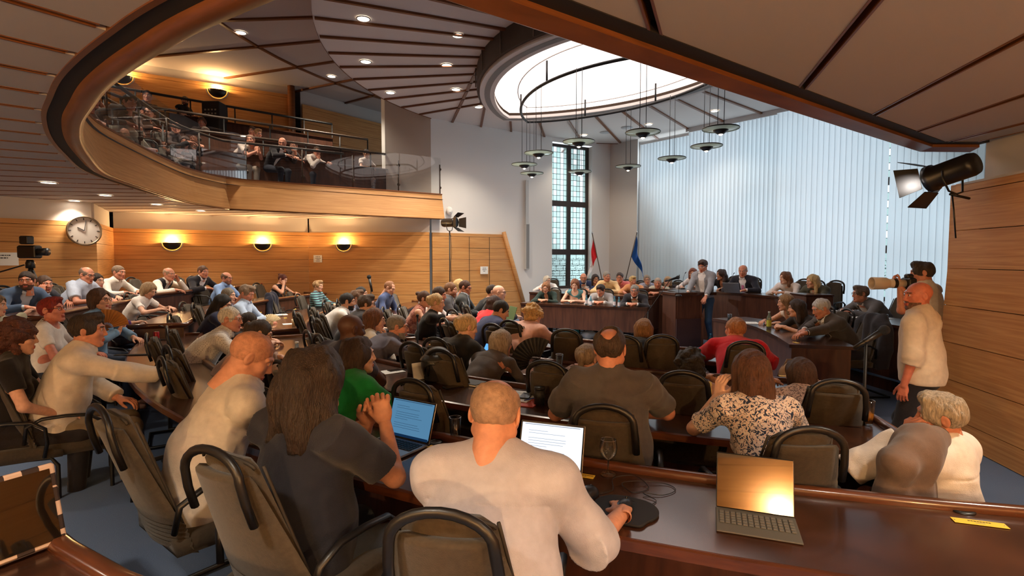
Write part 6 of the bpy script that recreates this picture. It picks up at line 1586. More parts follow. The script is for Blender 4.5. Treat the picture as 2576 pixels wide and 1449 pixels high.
# ---- glassware
AMB = mat('apple_juice', (196, 120, 24), rough=.1, spec=.5); WATER = glassy('still_water', (232, 242, 244), refl=.10)
def tumbler(p, label, h=.13, r=.034, fill=None, grp=None):
    o = empty('drinking_glass', p, label=label, cat='glass', group=grp)
    MB().use(GLASS).lathe([(.001, .006), (r * .74, .006), (r * .78, .02), (r, h), (r * .95, h), (r * .73, .022), (.001, .018)], n=20, cap=False).build('tumbler', o)
    MB().use(glassy('glass_rim', (240, 245, 245), refl=.5)).tube([(r * .975 * math.cos(a), r * .975 * math.sin(a), h) for a in [2 * PI * k / 20 for k in range(20)]], .0018, 5, closed=True).build('rim', o)
    if fill: MB().use(fill).lathe([(.001, .02), (r * .72, .02), (r * .84, h * .5), (.001, h * .5)], n=18, cap=False).build('drink', o)
    return o
tumbler(on(1145, 1108), 'empty tumbler beside the dim blue laptop'); tumbler(on(1398, 990), 'empty tumbler behind the black lens hood', .15)
tumbler(on(1407, 930), 'empty tumbler next to the black fan', .14); tumbler(on(1142, 952), 'tumbler with a little water beside the black helmet', fill=WATER)
tumbler(on(1918, 984), 'tumbler of apple juice behind the woman with leaf-print blouse', .13, fill=AMB); tumbler(on(2183, 1070), 'tumbler of apple juice at the end of the second row by the microphone', .15, fill=AMB)
tumbler(on(402, 815, .76), 'tumbler of amber juice before the woman with ash blonde bob', .12, fill=AMB); tumbler(on(1835, 811), 'tumbler of water at the far tip of the curved bench desk', fill=WATER)
tumbler(on(498, 783, .902), 'empty tumbler on the left desk next to a pastry wrapper', .12); tumbler(at_z(2226, 814, .902), 'empty tumbler at the near end of the side desk', .12)
for px, py in ((1165, 792), (1176, 800), (1190, 797)): tumbler(on(px, py), 'clear tumbler among the papers where the woman in black reaches over', .13, grp='tumblers of the inner left group')
def wineglass(p, label, s=1.0):
    o = empty('wine_glass', p, label=label, cat='glass')
    MB().use(GLASS).lathe([(.034 * s, .0015), (.033 * s, .004), (.006 * s, .008), (.0038 * s, .02), (.0038 * s, .065 * s)], n=20).build('foot_and_stem', o)
    MB().use(GLASS).lathe([(.004 * s, .065 * s), (.022 * s, .075 * s), (.036 * s, .098 * s), (.0385 * s, .125 * s), (.033 * s, .158 * s)], n=24, cap=False).build('bowl', o)
    MB().use(glassy('glass_rim')).tube([(.033 * s * math.cos(a), .033 * s * math.sin(a), .158 * s) for a in [2 * PI * k / 22 for k in range(22)]], .0015, 5, closed=True).build('rim', o)
wineglass(on(1530, 1194), 'stemmed wine glass on the nearest desk beside the white laptop', 1.05); wineglass(on(711, 796), 'stemmed wine glass on a paper in the left block', 1.0)
def bottle(p, label, c, h=.24, r=.03, lab=None, cap=(60, 150, 200), grp=None, clear=True):
    o = empty('bottle', p, label=label, cat='bottle', group=grp)
    MB().use(glassy('bottle_%d_%d' % (c[0], c[2]), c, refl=.1, solid=.35, solidc=c) if clear else mat('bottle_dark_%d' % c[0], c, rough=.1)).lathe([(.001, 0), (r, .003), (r, h * .58), (r * .85, h * .68), (r * .42, h * .82), (r * .4, h * .95), (.001, h * .95)], n=18, cap=False).build('body', o)
    MB().use(mat('cap_%d_%d' % (cap[0], cap[2]), cap, rough=.4)).lathe([(.001, h * .93), (r * .5, h * .93), (r * .5, h), (.001, h)], n=14, cap=False).build('cap', o)
    if lab: MB().use(mat('label_%d_%d' % (lab[0], lab[2]), lab, rough=.6)).lathe([(r * 1.02, h * .12), (r * 1.02, h * .5)], n=18, cap=False).build('label', o)
for px, py, l in ((1475, 767, 'pale blue water bottle left of the light grey blazer'), (1486, 770, 'pale blue water bottle close before the light grey blazer'), (1546, 771, 'pale blue water bottle right of the light grey blazer'), (1557, 773, 'pale blue water bottle before the grey-haired man with grey tie')): bottle(on(px, py), l, (150, 206, 222), .21, .027, lab=(214, 206, 212))
bottle(on(1934, 826), 'clear bottle with a yellow-green label on the curved bench desk', (190, 206, 190), .24, .032, lab=(206, 214, 90), cap=(214, 220, 214))
bottle(at_z(1787, 872, .001), 'blue water bottle standing on the floor beside the speaker', (110, 176, 196), .26, .036, lab=(140, 190, 210))
bottle(at_z(659, 735, .902), 'dark cola bottle on the left desk by the white carton', (60, 24, 22), .23, .03, lab=(196, 40, 44), cap=(190, 30, 30), clear=False)
bottle(on(748, 925), 'clear plastic water bottle with white cap behind the man with long dark hair', (190, 206, 216), .24, .033, cap=(228, 228, 228))
o = empty('drink_carton', at_z(643, 738, .902), rad(10), 'tall white drink carton on the left desk', 'carton'); MB().use(PAPER).rbox((0, 0, .11), (.075, .06, .21), .004).build('carton', o); MB().use(INKG).box((0, -.031, .15), (.03, .001, .02)).build('label', o)
o = empty('paper_cup', on(740, 820), label='white paper cup at the near end of the left block desk', cat='cup'); MB().use(mat('cup_cream', (226, 206, 170), rough=.6)).lathe([(.001, 0), (.026, 0), (.038, .1), (.035, .1), (.024, .005)], n=18, cap=False).build('cup', o)
o = empty('drink_can', on(394, 858), label='red drink can on the desk before the young man in white shirt', cat='can'); MB().use(mat('can_red', (150, 30, 36), rough=.3, metal=.4)).lathe([(.001, 0), (.028, 0), (.032, .008), (.032, .105), (.027, .115)], n=18, cap=False).build('body', o); MB().use(CHROME).lathe([(.001, .113), (.027, .115)], n=18, cap=False).build('lid', o)
for px, py, w in ((1652, 752, 1.0),): pass
# ---- paper, phones, folders
def sheet(p, face, label, w=.21, h=.297, m=PAPER, t=.003, name='paper_sheet', cat='paper', ink=6, grp=None, cinx=INKG):
    o = MB().use(m).rbox((0, 0, t / 2), (w, h, t), .001).build(name, loc=p, rz=rad(-face)); tag(o, label, cat, grp)
    if ink:
        b = MB().use(cinx)
        for k in range(ink): b.box((-.02 * w if k % 3 else -.1 * w, h * .36 - k * h * .1, t + .0006), (w * (.7 if k % 3 else .5), h * .018, .0006))
        b.build('printed_lines', o)
    return o
sheet(on(700, 792), 60, 'white sheet under the wine glass in the left block'); sheet(on(730, 815), 60, 'white sheet at the near edge by the paper cup', .15, .21)
sheet(on(1003, 777), 70, 'white sheet with a phone on it at the inner left desk', .24, .3); sheet(on(1161, 788), 80, 'white sheet before the bearded grey suit', .21, .3); sheet(on(1150, 806), 80, 'red folder in front of the woman in black reaching over', .23, .31, mat('salmon_folder', (226, 96, 84), rough=.6), .006, 'folder', 'folder', 0)
sheet(on(1880, 812), 100, 'white sheets with spectacles at the tip of the bench desk', .26, .32); sheet(at_z(2190, 800, .902), 80, 'open white papers on the side desk', .36, .42); sheet(at_z(2120, 782, .902), 80, 'white note before the man with wavy hair and grey suit', .2, .26)
sheet(on(1543, 880), 20, 'white booklet on the front row desk behind the charcoal polo', .18, .22); sheet(on(1262, 775), 80, 'white sheet before the bald man with dark jacket', .2, .28)
sheet(on(340, 828, .77), 60, 'white papers under the woman with denim blouse', .3, .22)
fo = sheet(on(1282, 1004), 22, 'open red folder with white papers in the second row', .46, .30, mat('salmon_folder', (226, 96, 84)), .006, 'folder', 'folder', 0)
sheet(on(1306, 998, .758), 22, 'white pad lying in the open red folder', .22, .28, PAPER, .006, 'note_pad', 'paper', 5)
def phone(p, face, label, w=.075, h=.15, scr=None):
    o = MB().use(BLACK).rbox((0, 0, .004), (w, h, .008), .003).build('mobile_phone', loc=p, rz=rad(-face)); tag(o, label, 'phone')
    MB().use(scr or MIR).box((0, 0, .0084), (w * .92, h * .94, .0006)).build('display', o); return o
phone(on(1323, 997, .766), 15, 'black phone on the white pad in the red folder'); phone(on(1140, 974), 60, 'black phone leaning at the dark notebook'); phone(on(997, 932), 50, 'black phone on white papers before the woman in green')
phone(on(1402, 935), 60, 'phone in a pink-white case under the fan', .09, .16); phone(on(1020, 776, .757), 80, 'small black phone on the inner left papers')
o = sheet(on(985, 935, .752), 50, 'white papers under the phone before the woman in green', .16, .2, ink=3)
o = empty('notebook', on(1184, 966), rad(-34), 'dark grey notebook lying in the second row near the helmet', 'notebook'); MB().use(PAPER).box((0, 0, .009), (.205, .145, .013)).build('pages', o); MB().use(mat('notebook_cover', (52, 50, 50), rough=.6)).rbox((0, 0, .018), (.215, .152, .005), .002).build('cover', o)
def stick(name, p, face, label, L, r, m, cat): o = MB().use(m).tube([(-L / 2, 0, r), (L / 2 * .9, 0, r), (L / 2, 0, r * 1.0)], [r, r, r * .3], 7).build(name, loc=p, rz=rad(face)); tag(o, label, cat); return o
stick('ballpoint_pen', on(1338, 1004, .766), 40, 'blue ballpoint pen beside the phone in the red folder', .14, .004, mat('pen_blue', (40, 60, 140), rough=.3), 'pen'); stick('pencil', on(1398, 992), -22, 'yellow pencil behind the black lens', .19, .004, mat('pencil_yellow', (216, 164, 90)), 'pencil')
stick('marker_pen', on(366, 852), 10, 'red marker beside the red can', .14, .007, mat('marker_red', (150, 40, 40)), 'pen'); stick('marker_pen', on(408, 856), -10, 'dark marker right of the red can', .13, .007, BLACK, 'pen')
LENSB = mat('lens_barrel', (26, 25, 26), rough=.5)
o = empty('camera_lens', on(1357, 1018), label='black camera lens standing on its end beside the red folder', cat='lens'); MB().use(LENSB).lathe([(.001, 0), (.036, 0), (.036, .05), (.038, .052), (.038, .08), (.036, .082), (.036, .105), (.001, .105)], n=22, cap=False).build('barrel', o); MB().use(BLACK).lathe([(.001, .106), (.037, .106), (.037, .122), (.001, .124)], n=22, cap=False).build('lens_cap', o)
b = MB().use(mat('zoom_ring', (20, 20, 20), rough=.8))
for k in range(24): b.box((.0385 * math.cos(2 * PI * k / 24), .0385 * math.sin(2 * PI * k / 24), .066), (.003, .004, .024), Matrix.Rotation(2 * PI * k / 24, 3, 'Z'))
b.build('zoom_ring_grip', o)
o = MB().use(LENSB).lathe([(.03, .012), (.05, .034), (.052, .036), (.05, .03), (.03, .006), (.026, .006), (.026, .012)], n=22, cap=False).build('lens_hood', loc=on(1402, 1014)); tag(o, 'black petal lens hood lying beside the black lens', 'lens hood')
# yellow name cards and desk cable outlets
def namecard(px, py, face, label, z=.752, grp='yellow name cards', w=.17):
    o = MB().use(YELLOW).rbox((0, 0, .001), (w, .042, .002), .0006).build('name_card', loc=at_z(px, py, z), rz=rad(-face)); tag(o, label, 'name card', grp)
    b = MB().use(INK); rr = random.Random(px); u = -.035
    while u < .035: L = rr.uniform(.004, .010); b.box((u + L / 2, .006, .0022), (L, .006, .0004)); u += L + .002
    b.use(INKG); b.box((0, -.008, .0022), (.03, .0035, .0004)); b.use(CHROME); b.lathe([(.001, .0035), (.0025, .003), (.003, .002)], c=(-w * .46, 0, 0), n=8); b.lathe([(.001, .0035), (.0025, .003), (.003, .002)], c=(w * .46, 0, 0), n=8); b.build('printed_name', o)
namecard(2464, 1316, 18, 'yellow name card at the empty seat of the nearest desk, right of the tablet', grp=None); namecard(2072, 1056, 8, 'yellow name card at the empty place of the second row', grp=None)
for px, py, f in ((1097, 1127, 32), (1468, 1197, 22), (1152, 950, 34), (1378, 942, 24), (775, 858, 50), (815, 873, 48), (456, 912, 60), (605, 790, 70), (655, 786, 70), (742, 778, 80), (718, 800, 66), (1088, 868, 50), (1030, 794, 70), (1975, 946, 10), (1330, 778, 60), (2003, 862, 270)): namecard(px, py, f, 'small yellow name card screwed to a desk place', grp='small yellow name cards', w=.10)
def grommet(px, py, label, z=.752):
    o = empty('cable_outlet', at_z(px, py, z), label=label, cat='cable outlet', group='cable outlets'); MB().use(BLACK).lathe([(.018, .0035), (.03, .005), (.042, .004), (.044, 0)], n=22, cap=False).build('ring', o); MB().use(GAPB).lathe([(.001, .001), (.019, .0015)], n=18, cap=False).build('hole', o)
grommet(2420, 1283, 'round black cable outlet in the nearest desk above the yellow card'); grommet(2062, 1044, 'round black cable outlet in the second row desk'); grommet(1093, 1112, 'round black cable outlet right of the dim blue laptop'); grommet(795, 855, 'round black cable outlet in the second row by the left aisle')
# mice, pad, cables
def mouse(p, face, label, s=1.0):
    o = empty('computer_mouse', p, rad(-face), label, 'mouse'); F = Field((-.05, -.08, -.01), (.05, .08, .06), .0028); F.ell((0, 0, .006), (.032 * s, .058 * s, .034 * s), k=0); F.f = np.maximum(F.f, (-F.ax[2])[None, None, :]); P, Q = F.mesh(); np_obj('shell', [(P, Q, 0)], [mat('mouse_black', (30, 34, 42), rough=.35)], o)
    MB().use(BLACK).lathe([(.001, -.003), (.008, -.003), (.008, .003), (.001, .003)], c=(0, .03, .036), M=Matrix.Rotation(rad(90), 3, 'Y'), n=10).build('wheel', o)
mouse(on(1478, 1250), 40, 'large dark computer mouse between laptop and mouse pad', 1.15)
mouse(at_z(1570, 1282, .765), 30, 'computer mouse under the hand of the bald man')
F = Field((-.16, -.15, -.01), (.16, .15, .04), .005); F.cap((-.02, .03, .0), (.03, .02, 0), .105, k=0); F.cap((-.07, -.07, .008), (.06, -.08, .008), .030, k=.03); F.f = np.maximum(F.f, np.maximum(-F.ax[2], F.ax[2] - .012)[None, None, :])
P, Q = F.mesh(); o = np_obj('mouse_pad', [(P, Q, 0)], [mat('pad_black', (24, 24, 28), rough=.75)]); o.location = on(1568, 1290); o.rotation_euler = (0, 0, rad(-20)); tag(o, 'black mouse pad with wrist rest on the nearest desk', 'mouse pad')
cb = on(1600, 1235); b = MB().use(BLACK)
def cloop(pts, r=.0018): b.tube(catm3([Vector((x, y, .004 + z)) for x, y, z in pts]), r, 5)
def catm3(P, n=6):
    out = []
    for k in range(len(P) - 1):
        p0, p1, p2, p3 = P[max(k - 1, 0)], P[k], P[k + 1], P[min(k + 2, len(P) - 1)]
        for j in range(n):
            t = j / n; out.append(0.5 * ((2 * p1) + (p2 - p0) * t + (2 * p0 - 5 * p1 + 4 * p2 - p3) * t * t + (3 * p1 - p0 - 3 * p2 + p3) * t ** 3))
    out.append(P[-1]); return out
cloop([(-.16, -.03, 0), (-.10, .0, .0), (-.08, .09, .015), (.02, .10, .02), (.06, .02, .0), (-.02, -.02, .0), (-.05, .05, .01), (.05, .07, .01), (.15, .06, .0), (.17, .0, .0), (.10, -.05, 0), (.02, -.04, .006), (.06, -.10, 0), (.01, -.14, 0), (-.05, -.12, .01)])
o = b.build('mouse_cable', loc=cb); tag(o, 'thin black mouse cable in loose loops behind the mouse pad', 'cable')
# paper napkins by the laptop
o = MB().use(PAPER).rbox((0, 0, .004), (.08, .12, .008), .003).build('paper_napkin', loc=on(1440, 1258), rz=rad(-30)); tag(o, 'white folded paper under the laptop corner beside the large mouse', 'paper')
# ---- helmet
F = Field((-.16, -.18, -.17), (.16, .18, .16), .006); F.ell((0, .01, .0), (.128, .15, .135), k=0); F.cap((0, .0, -.02), (0, .02, -.12), .118, .112, k=.03)
F.ell((0, .0, -.04), (.108, .125, .112), k=.004, sub=True); F.cap((0, .0, -.05), (0, .0, -.2), .104, .104, k=.004, sub=True); F.ell((0, -.16, -.075), (.105, .12, .085), k=.006, sub=True); F.f = np.maximum(F.f, (-.145 - F.ax[2])[None, None, :])
P, Q = F.mesh(); hp = on(1100, 958); o = empty('motorcycle_helmet', hp + V2(0, 0, .146), rad(-8), 'matte black open-face helmet with a peak, standing in the second row', 'helmet'); np_obj('shell', [(P, Q, 0)], [mat('helmet_black', (34, 34, 35), rough=.42)], o)
F = Field((-.14, -.24, -.03), (.14, .0, .08), .005); F.ell((0, -.075, .03), (.118, .125, .075), k=0); F.ell((0, -.06, .012), (.13, .15, .066), k=.003, sub=True); F.f = np.maximum(F.f, (F.ax[1] + .085)[None, :, None]); P, Q = F.mesh(); np_obj('peak', [(P, Q, 0)], [mat('helmet_peak', (44, 44, 44), rough=.35)], o)
b = MB().use(CHROME)
for s in (-1, 0, 1): b.lathe([(.001, .006), (.006, .004), (.007, 0)], c=(s * .075, -.118 + abs(s) * .022, .075 - abs(s) * .01), M=Matrix.Rotation(rad(60), 3, 'X'), n=10)
b.build('snap_studs', o)
b = MB().use(mat('helmet_lining', (18, 18, 18), rough=.95)); b.lathe([(.1, -.13), (.106, -.06), (.09, .03), (.001, .075)], n=22, cap=False); b.build('lining', o)
o = MB().use(PAPER).rbox((0, 0, .07), (.10, .012, .14), .002, Matrix.Rotation(rad(-14), 3, 'X')).build('leaflet', loc=on(1052, 955), rz=rad(40)); tag(o, 'white folded leaflet leaning against the black helmet', 'paper')
# ---- hand fans
def fan(p, M, label, R, a0, a1, m, mr, n=14):
    o = empty('hand_fan', p, label=label, cat='fan'); o.rotation_mode = 'QUATERNION'; o.rotation_quaternion = M.to_quaternion()
    b = MB().use(m); r0 = R * .3; ids = []
    for k in range(2 * n + 1):
        a = rad(a0 + (a1 - a0) * k / (2 * n)); z = .006 if k % 2 else -.006; ids.append((b.vert((r0 * math.cos(a), r0 * math.sin(a), z * .5)), b.vert((R * math.cos(a), R * math.sin(a), z))))
    for a, e in zip(ids[:-1], ids[1:]): b.face((a[0], a[1], e[1], e[0]))
    b.build('leaf', o, fix=False); b = MB().use(mr)
    for k in range(n + 1):
        a = rad(a0 + (a1 - a0) * k / n); c, s = math.cos(a), math.sin(a); b.tube([(-.03 * c, -.03 * s, .0), (R * .98 * c, R * .98 * s, .002)], [.0035, .0018], 4)
    b.build('rib_sticks_frame', o)
fp = at_y(1350, 915, 4.74); fan(fp, Matrix(((-1, 0, 0), (0, .3, -.95), (0, .95, .3))).transposed().inverted() if False else (Matrix.Rotation(rad(-14), 3, 'Z') @ Matrix.Rotation(rad(86), 3, 'X')), 'open black folding fan held by the woman with grey bob', .235, 62, 205, mat('fan_black', (34, 31, 31), rough=.6), mat('fan_rib', (20, 18, 18), rough=.4))
fp = at_y(268, 826, 6.1); fan(fp, Matrix.Rotation(rad(20), 3, 'Z') @ Matrix.Rotation(rad(80), 3, 'X'), 'open wooden hand fan before the woman in denim blouse', .22, 10, 150, mat('fan_wood', (190, 124, 56), rough=.6), mat('fan_wood_rib', (150, 90, 40), rough=.5))
fp = on(682, 812, .80); fan(fp, Matrix.Rotation(rad(30), 3, 'Z') @ Matrix.Rotation(rad(55), 3, 'X'), 'small cream paper fan lying by the paper cup', .15, 20, 170, mat('fan_cream', (232, 216, 180), rough=.7), mat('fan_cream_rib', (190, 170, 130)))
o = MB().use(mat('folder_green', (104, 142, 96), rough=.6)).rbox((0, 0, .15), (.23, .006, .30), .002, Matrix.Rotation(rad(-18), 3, 'X')).build('folder', loc=at_y(1284, 828, 6.93), rz=rad(-66)); tag(o, 'green cardboard folder held upright by the man in blue blazer', 'folder')
pp = at_y(1222, 882, 5.45); o = MB().use(BLACK).rbox((0, 0, 0), (.078, .009, .155), .003).build('mobile_phone', loc=pp); o.rotation_euler = (rad(-30), 0, rad(-52)); tag(o, 'lit phone in the hand of the woman with blonde updo', 'phone'); MB().use(SCRP).box((0, -.0052, 0), (.07, .0006, .145)).build('display', o)
pp = at_y(690, 1050, 3.0); o = MB().use(BLACK).rbox((0, 0, 0), (.075, .009, .15), .003).build('mobile_phone', loc=pp); o.rotation_euler = (rad(-50), 0, rad(-60)); tag(o, 'dark phone in the hands of the shaved man', 'phone'); MB().use(MIR).box((0, -.0052, 0), (.068, .0006, .14)).build('display', o)
# black case and radio microphone on the desk at left
o = empty('camera_bag', on(415, 888), rad(-52), 'flat black case on the desk before the young man in white shirt', 'bag'); MB().use(mat('bag_black', (30, 28, 28), rough=.8, bump=.5, bscale=200)).rbox((0, 0, .03), (.30, .12, .06), .025).build('case', o); MB().use(BLACK).tube([(-.1, -.06, .05), (-.05, -.09, .07), (.05, -.09, .07), (.1, -.06, .05)], .007, 6).build('handle', o)
o = MB().use(GAPB).rbox((0, 0, .004), (.42, .06, .008), .003).build('strap', loc=on(345, 893), rz=rad(8)); tag(o, 'long black strap lying on the desk left of the flat case', 'strap')
def gooseneck(p, face, label, h=.32):
    o = empty('gooseneck_microphone', p, rad(-face), label, 'microphone'); MB().use(BLACK).lathe([(.001, .03), (.045, .026), (.055, .008), (.055, 0)], n=18).build('base', o); MB().use(BLACKM).tube([(0, 0, .02), (0, .0, h * .5), (0, -.03, h * .8), (0, -.09, h)], .004, 6).build('neck', o); MB().use(BLACK).tube([(0, -.085, h * .985), (0, -.13, h * 1.06)], .009, 8).build('capsule', o)
gooseneck(on(433, 862), 60, 'desk microphone on a round base beside the red can', .2); gooseneck(at_z(1707, 745, 1.10), 200, 'slim gooseneck microphone on the lectern', .34); gooseneck(at_z(1840, 731, 1.055), 226, 'slim gooseneck microphone before the navy suit on the dais', .36); gooseneck(at_z(1718, 727, 1.055), 226, 'slim gooseneck microphone before the woman with red-brown bob', .36); gooseneck(at_z(2040, 770, .905), 250, 'desk microphone at the far end of the side desk', .22)
# ---- microphone stands
def micstand(p, h, label, boom=None, tilt=None, face=0, big=1.0):
    o = empty('microphone_stand', p, rad(-face), label, 'microphone stand')
    b = MB().use(BLACKM)
    for k in range(3): a = 2 * PI * k / 3; b.tube([(0, 0, .12), (.30 * math.cos(a), .30 * math.sin(a), .012)], .009, 6)
    b.build('tripod_base', o); MB().use(BLACKM).tube([(0, 0, .1), (0, 0, h)], .010, 8).build('pole', o)
    top = Vector((0, 0, h)); d = Vector(tilt or (0, -.7, .4)).normalized(); s = top
    if boom: MB().use(BLACKM).tube([top - Vector(boom) * .35, top + Vector(boom)], .007, 6).build('boom', o); s = top + Vector(boom)
    MB().use(BLACK).tube([s - d * .02, s + d * .03], .016 * big, 8).build('clip', o)
    MB().use(BLACK).tube([s - d * .08 * big, s + d * .10 * big], [.013 * big, .019 * big], 10).build('microphone', o)
    F = Field((-.06,) * 3, (.06,) * 3, .004); F.ell((0, 0, 0), (.028 * big,) * 3, k=0); F.cap((0, 0, 0), tuple(-d * .02), .027 * big, .022 * big, k=.005); P, Q = F.mesh(); g = np_obj('microphone_grille', [(P, Q, 0)], [mat('mic_grille', (40, 40, 42), rough=.5, metal=.5, bump=.8, bscale=600)], o); g.location = s + d * .118 * big
micstand(V2(2.36, 3.55, 0), 1.20, 'black microphone stand beside the standing bald man', tilt=(.75, -.05, .5), big=1.15)
micstand(V2(-2.95, 11.2, 0), 1.18, 'black microphone stand before the far oak wall', tilt=(-.2, .1, .9), face=0, big=1.6)
q = at_y(1630, 800, 10.35); micstand(V2(q.x, q.y, 0), .72, 'microphone on a long boom arm left of the lectern', boom=(.42, .0, .62), tilt=(.85, 0, .25), big=1.3)
micstand(V2(-1.16, 6.55, 0), .98, 'thin black stand without microphone head showing left of the woman in black T-shirt', tilt=(0, 0, 1), big=.6)
# ---- tripod with film camera
q = at_y(75, 640, 8.3); o = empty('film_camera', V2(q.x, q.y, .35), rad(-95), 'black film camera on a tripod before the clock wall', 'camera')
b = MB().use(BLACKM)
for k in range(3):
    a = 2 * PI * k / 3 + .4
    b = MB().use(BLACKM); b.tube([(0, 0, 1.28), (.40 * math.cos(a), .40 * math.sin(a), .02)], [.022, .014], 6); b.build('leg', o)
MB().use(BLACK).lathe([(.001, 1.24), (.06, 1.25), (.06, 1.33), (.04, 1.38), (.001, 1.38)], n=14).build('tripod_head', o)
MB().use(BLACK).rbox((0, 0, 1.5), (.14, .30, .2), .02).build('camera_body', o); MB().use(BLACK).lathe([(.001, .0), (.055, 0), (.06, .16), (.001, .16)], c=(0, .14, 1.5), M=Matrix.Rotation(rad(-90), 3, 'X'), n=16).build('lens', o)
MB().use(BLACK).rbox((.02, -.02, 1.68), (.12, .14, .13), .015).build('viewfinder', o); MB().use(BLACKM).tube([(0, -.1, 1.3), (.1, -.45, 1.18)], .011, 6).build('pan_handle', o)
# ---- wall clock and paper notices
def wallmount(p, q, px, py, name, label, cat, off=.02):
    p = V2(*p[:2]); q = V2(*q[:2]); z = .9
    for z in [.9 + .02 * k for k in range(240)]:
        v, n, ang = on_wall(p, q, px, z, 0.0); dd = v - Vector((0, 0, EYE)); yy = dd.y * _ct - dd.z * _st; zz = dd.z * _ct + dd.y * _st
        if CPY - FP * zz / yy <= py: break
    return empty(name, v + n * off, ang, label, cat)
o = wallmount(LW[1], LW[2], 209, 582, 'wall_clock', 'large round clock on the oak wall at far left', 'clock', .03); RX = Matrix.Rotation(rad(90), 3, 'X')
MB().use(mat('clock_rim', (150, 130, 108), rough=.3, metal=.7)).lathe([(.245, .0), (.27, .0), (.275, .05), (.25, .06), (.245, .02)], M=RX, n=36, cap=False).build('rim', o)
MB().use(mat('clock_face', (224, 214, 206), rough=.5)).lathe([(.001, .02), (.25, .02)], M=RX, n=36, cap=False).build('dial', o)
b = MB().use(INK)
for k in range(12): a = 2 * PI * k / 12; b.box((.215 * math.sin(a), -.024, .215 * math.cos(a)), (.012, .004, .04), Matrix.Rotation(a, 3, 'Y'))
b.build('hour_marks', o)
b = MB().use(INK); b.tube([(0, -.03, 0), (-.10, -.03, .06)], .007, 5); b.build('hour_hand', o); b = MB().use(INK); b.tube([(0, -.034, 0), (.03, -.034, .19)], .005, 5); b.build('minute_hand', o)
def notice(p, q, px, py, w, h, label, lines):
    o = wallmount(p, q, px, py, 'paper_notice', label, 'notice', .012 if p is not WA else .108); MB().use(PAPER).box((0, 0, 0), (w, .002, h)).build('sheet', o); b = MB().use(INK)
    for k, L in enumerate(lines):
        u = -L * w / 2; rr = random.Random(k + px)
        while u < L * w / 2: g = rr.uniform(.012, .035); b.box((u + g / 2, -.0016, h * (.28 - .2 * k)), (g, .0008, h * .075)); u += g + .008
    b.build('lettering', o)
notice(LW[4], LW[5], 800, 652, .23, .19, 'white notice with four printed lines on the oak wall under the lamp', (.5, .6, .3, .4)); notice(WA, WB, 1213, 680, .25, .21, 'white notice with three printed lines on the oak door', (.4, .45, .25)); notice(LW[0], LW[1], 22, 652, .42, .22, 'large white notice on the oak wall at the left edge', (.45, .3))
# ---- flags
def flag(top, foot, label, cols, seed, w=.55, L=1.5):
    o = empty('flag', foot, label=label, cat='flag'); t = Vector(top) - Vector(foot); MB().use(BROWNM).tube([(0, 0, 0), t], .013, 8).build('pole', o); MB().use(CHROME).lathe([(.001, .06), (.016, .04), (.022, .015), (.012, 0)], c=tuple(t), n=12).build('finial', o)
    u = t.normalized(); side = Vector((1, -.15, 0)) if seed else Vector((-1, -.1, 0)); r = random.Random(seed)
    b = MB(); b.smooth = True; n, m = 16, 22; ids = []
    for k in range(m + 1):
        row = []; s = k / m; base = t - u * (.05 + s * .62)
        for j in range(n + 1):
            v = j / n; ww = w * (.18 + .82 * s ** .8); drop = .95 * v * (1 - .25 * s)
            p = base + side * (ww * v * .5) + V2(0, 0, -drop * .9) + Vector((.02 * math.sin(9 * v + 3 * s), .055 * math.sin(11 * v + 2.5 * s + seed) * (.3 + v), 0)); row.append(b.vert(p))
        ids.append(row)
    for k in range(m):
        for j in range(n):
            for lo_, hi_, mm in cols:
                if lo_ <= (k + .5) / m * .0 + (j + .5) / n < hi_: b.use(mm)
            b.face((ids[k][j], ids[k][j + 1], ids[k + 1][j + 1], ids[k + 1][j]))
    b.build('cloth', o, fix=False)
    return o
FR, FW, FB = cloth_mat((206, 36, 44)), cloth_mat((236, 232, 232)), cloth_mat((22, 74, 146))
fl1 = flag(at_y(1490, 588, 15.2), (2.72, 14.9, .15), 'red and white flag on a leaning pole before the dark window', [(0, .45, FR), (.45, 1.01, FW)], 0)
fl2 = flag(at_y(1602, 586, 15.0), (2.95, 15.0, .15), 'plain blue flag on a leaning pole beside the blinds', [(0, 1.01, FB)], 1, w=.8)
